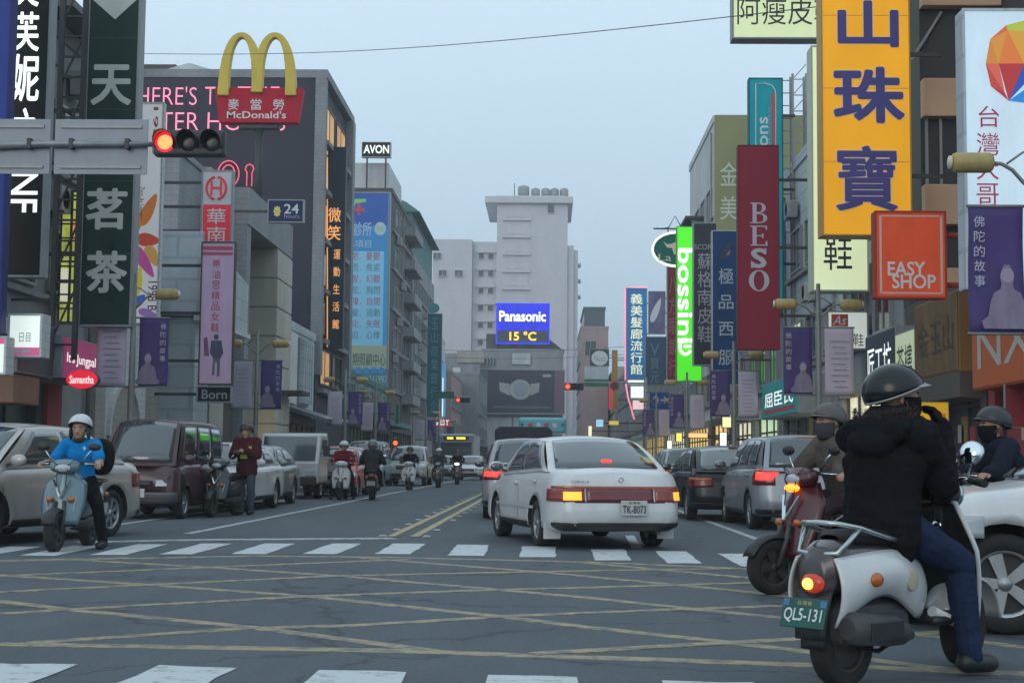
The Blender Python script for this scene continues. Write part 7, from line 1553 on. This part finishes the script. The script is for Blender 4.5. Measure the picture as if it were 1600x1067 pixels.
panel('front_face', lambda u, v: sh(u*.9+.05, v*.92+.02)+Vector((0, .028, 0)), pw, t, 12, 10, .012)
panel('front_fender', lambda u, v: Vector(((v-.5)*.17*(1-.2*(u-.5)**2), .60+(r+.045-.05*(v-.5)**2*4*.5)*math.cos(R(5)+R(160)*u)*1.15, r+(r+.055-.05*(v-.5)**2*4*.6)*math.sin(R(5)+R(160)*u))), pw, t, 16, 8, .012)
for s in (-1, 1): rail(t, 'fork', [(s*.07, .60, r), (s*.065, .52, .42), (s*.045, .44, .62)], .02, M_chrome)
rail(t, 'steering_column', [(0, .44, .6), (0, .36, .92)], .045, M_black, 12); loft('handlebar_cowl', [(.24, .90, .05, .05), (.30, .915, .12, .065), (.40, .915, .11, .07), (.46, .90, .06, .05)], M_black, t)
MB().lathe([(0, 0), (.075, .0), (.08, .03), (.06, .08), (0, .1)], 18, 'Y', (0, .45, .90)).build('headlight', M_chrome, t)
MB().lathe([(0, .0), (.055, .005), (.06, .02), (.052, .028), (0, .026)], 20, 'Z', (.0, .30, .965)).build('speedometer', M_chrome, t)
for s in (-1, 1):
    rail(t, 'handlebar', [(0, .33, .95), (s*.18, .30, .985), (s*.33, .20, .97)], .014, M_chrome); rail(t, 'grip', [(s*.24, .262, .98), (s*.36, .178, .965)], .021, M_black); rail(t, 'brake_lever', [(s*.2, .33, .975), (s*.34, .25, .965)], .008, M_chrome, 6); MB().ball((s*.2, .31, .975), (.03, .03, .025)).build('lever_clamp', M_chrome, t)
    st = rail(t, 'mirror_stalk', [(s*.2, .30, .99), (s*.24, .27, 1.06), (s*.25, .25, 1.09)], .008, M_chrome, 6); q = MB().lathe([(0, -.014), (.055, -.012), (.064, 0), (.056, .010), (0, .006)], 22, 'Y').build('mirror', M_chrome, st); q.location = (s*.26, .24, 1.12); q.rotation_euler = (R(-15), 0, R(12*s))
    q2 = MB().lathe([(0, -.017), (.05, -.0165), (.051, -.012)], 20, 'Y').build('mirror_glass', M_mirror, st); q2.location = q.location; q2.rotation_euler = q.rotation_euler
MB().lathe([(.012, -.004), (.03, -.006), (.032, 0)], 14, 'Y', (.0, .34, .74)).build('bag_hook', M_chrome, t)
rail(t, 'centre_stand', [(-.10, -.2, .22), (-.13, -.45, .17), (.13, -.45, .17), (.10, -.2, .22)], .012, M_black)
for s in (-1, 1): rail(t, 'brake_cable', [(s*.2, .33, .98), (s*.15, .42, 1.02), (s*.06, .46, .95), (s*.05, .47, .72)], .005, M_black, 5)
# rider, hands raised to the face
J = dict(hip=(0, -.20, .765), chest=(0, -.16, 1.05), neck=(0, -.11, 1.24), head=(.01, -.06, 1.385), shL=(-.19, -.13, 1.19), shR=(.19, -.13, 1.19), elL=(-.20, .16, .98), elR=(.215, .03, .96), haL=(.03, .29, 1.10), haR=(.14, .13, 1.235), hdL=(.3, .1, .6), hdR=(-.15, -.05, .8), huL=(-.2, 1, .2), huR=(.6, .7, .2),
         knL=(-.20, .16, .60), anL=(-.17, .20, .36), knR=(.20, .20, .565), anR=(.235, .24, .10), ftR=(.25, 1, 0))
t, H, rt = person('rider in black hooded coat and blue jeans with hands raised to the face', J, DARKJ, JEANS, SHOE, fx, fy, HD, voxel=.0075, coat=.035, hem=.10, gloves=cloth('glove_black', (.012, .012, .014)), yaw=R(-38), wr=.008, bulk=1.06, mask=cloth('mask_black', (.012, .012, .013)), leginf=.02)
helmet(t, H(0, 0, .038), R(-38), R(4), mat('helmet_gloss_black', (.006, .009, .011), .22, coat=.25, spec=.3), brim=True, rimm=mat('helmet_trim', (.28, .28, .27), .4), r=(.137, .158, .14))
hood = [((-.12, -.25, 1.22), .055, (.12, -.25, 1.22), .055), ((-.12, -.25, 1.22), .05, (-.15, -.10, 1.25), .045), ((.12, -.25, 1.22), .05, (.15, -.10, 1.25), .045), ((-.06, -.28, 1.16), .06, (.06, -.28, 1.16), .06)]
fuse('hood', hood, DARKJ, t, .008, .01, 3, .006, seed=5)
fur = MB(); rr = random.Random(3)
for k in range(380):
    u = rr.random(); ang = lerp(-1.7, 1.7, u); c = Vector((.165*math.sin(ang), -.13-.16*math.cos(ang), 1.315-.02*math.cos(ang)+rr.uniform(-.035, .03))); d = Vector((rr.uniform(-1, 1), rr.uniform(-1, 1), rr.uniform(-.4, 1))).normalized()*rr.uniform(.015, .035); w_ = d.cross(Vector((rr.random(), rr.random(), rr.random()))).normalized()*.004
    fur.add([c-w_, c+w_, c+d], [(0, 1, 2)])
o = fur.build('fur_trim', mat('fur_brown', (.055, .028, .024), .9), t); o['kind'] = 'stuff'
fuse('scarf', [((-.05, -.03, 1.27), .05, (.05, -.03, 1.27), .05), ((.05, -.03, 1.27), .055, (.07, -.12, 1.29), .055), ((-.05, -.03, 1.27), .055, (-.07, -.12, 1.29), .055), ((-.06, -.15, 1.29), .05, (.06, -.15, 1.29), .05)], cloth('scarf_knit', (.02, .02, .024)), t, .009, .01, 3, .005)

# ================================================================ air
hz = bpy.data.materials.new('haze'); hz.use_nodes = True; n = hz.node_tree.nodes; n.clear()
ho = n.new('ShaderNodeOutputMaterial'); hv = n.new('ShaderNodeVolumePrincipled'); hv.inputs['Density'].default_value = 0.0011
hv.inputs['Color'].default_value = (0.86, 0.90, 0.94, 1); hv.inputs['Anisotropy'].default_value = 0.2
hz.node_tree.links.new(hv.outputs[0], ho.inputs['Volume'])
tag(MB().bx(-410, 410, -70, 710, -1.4, 60).build('haze', hz), kind='stuff')
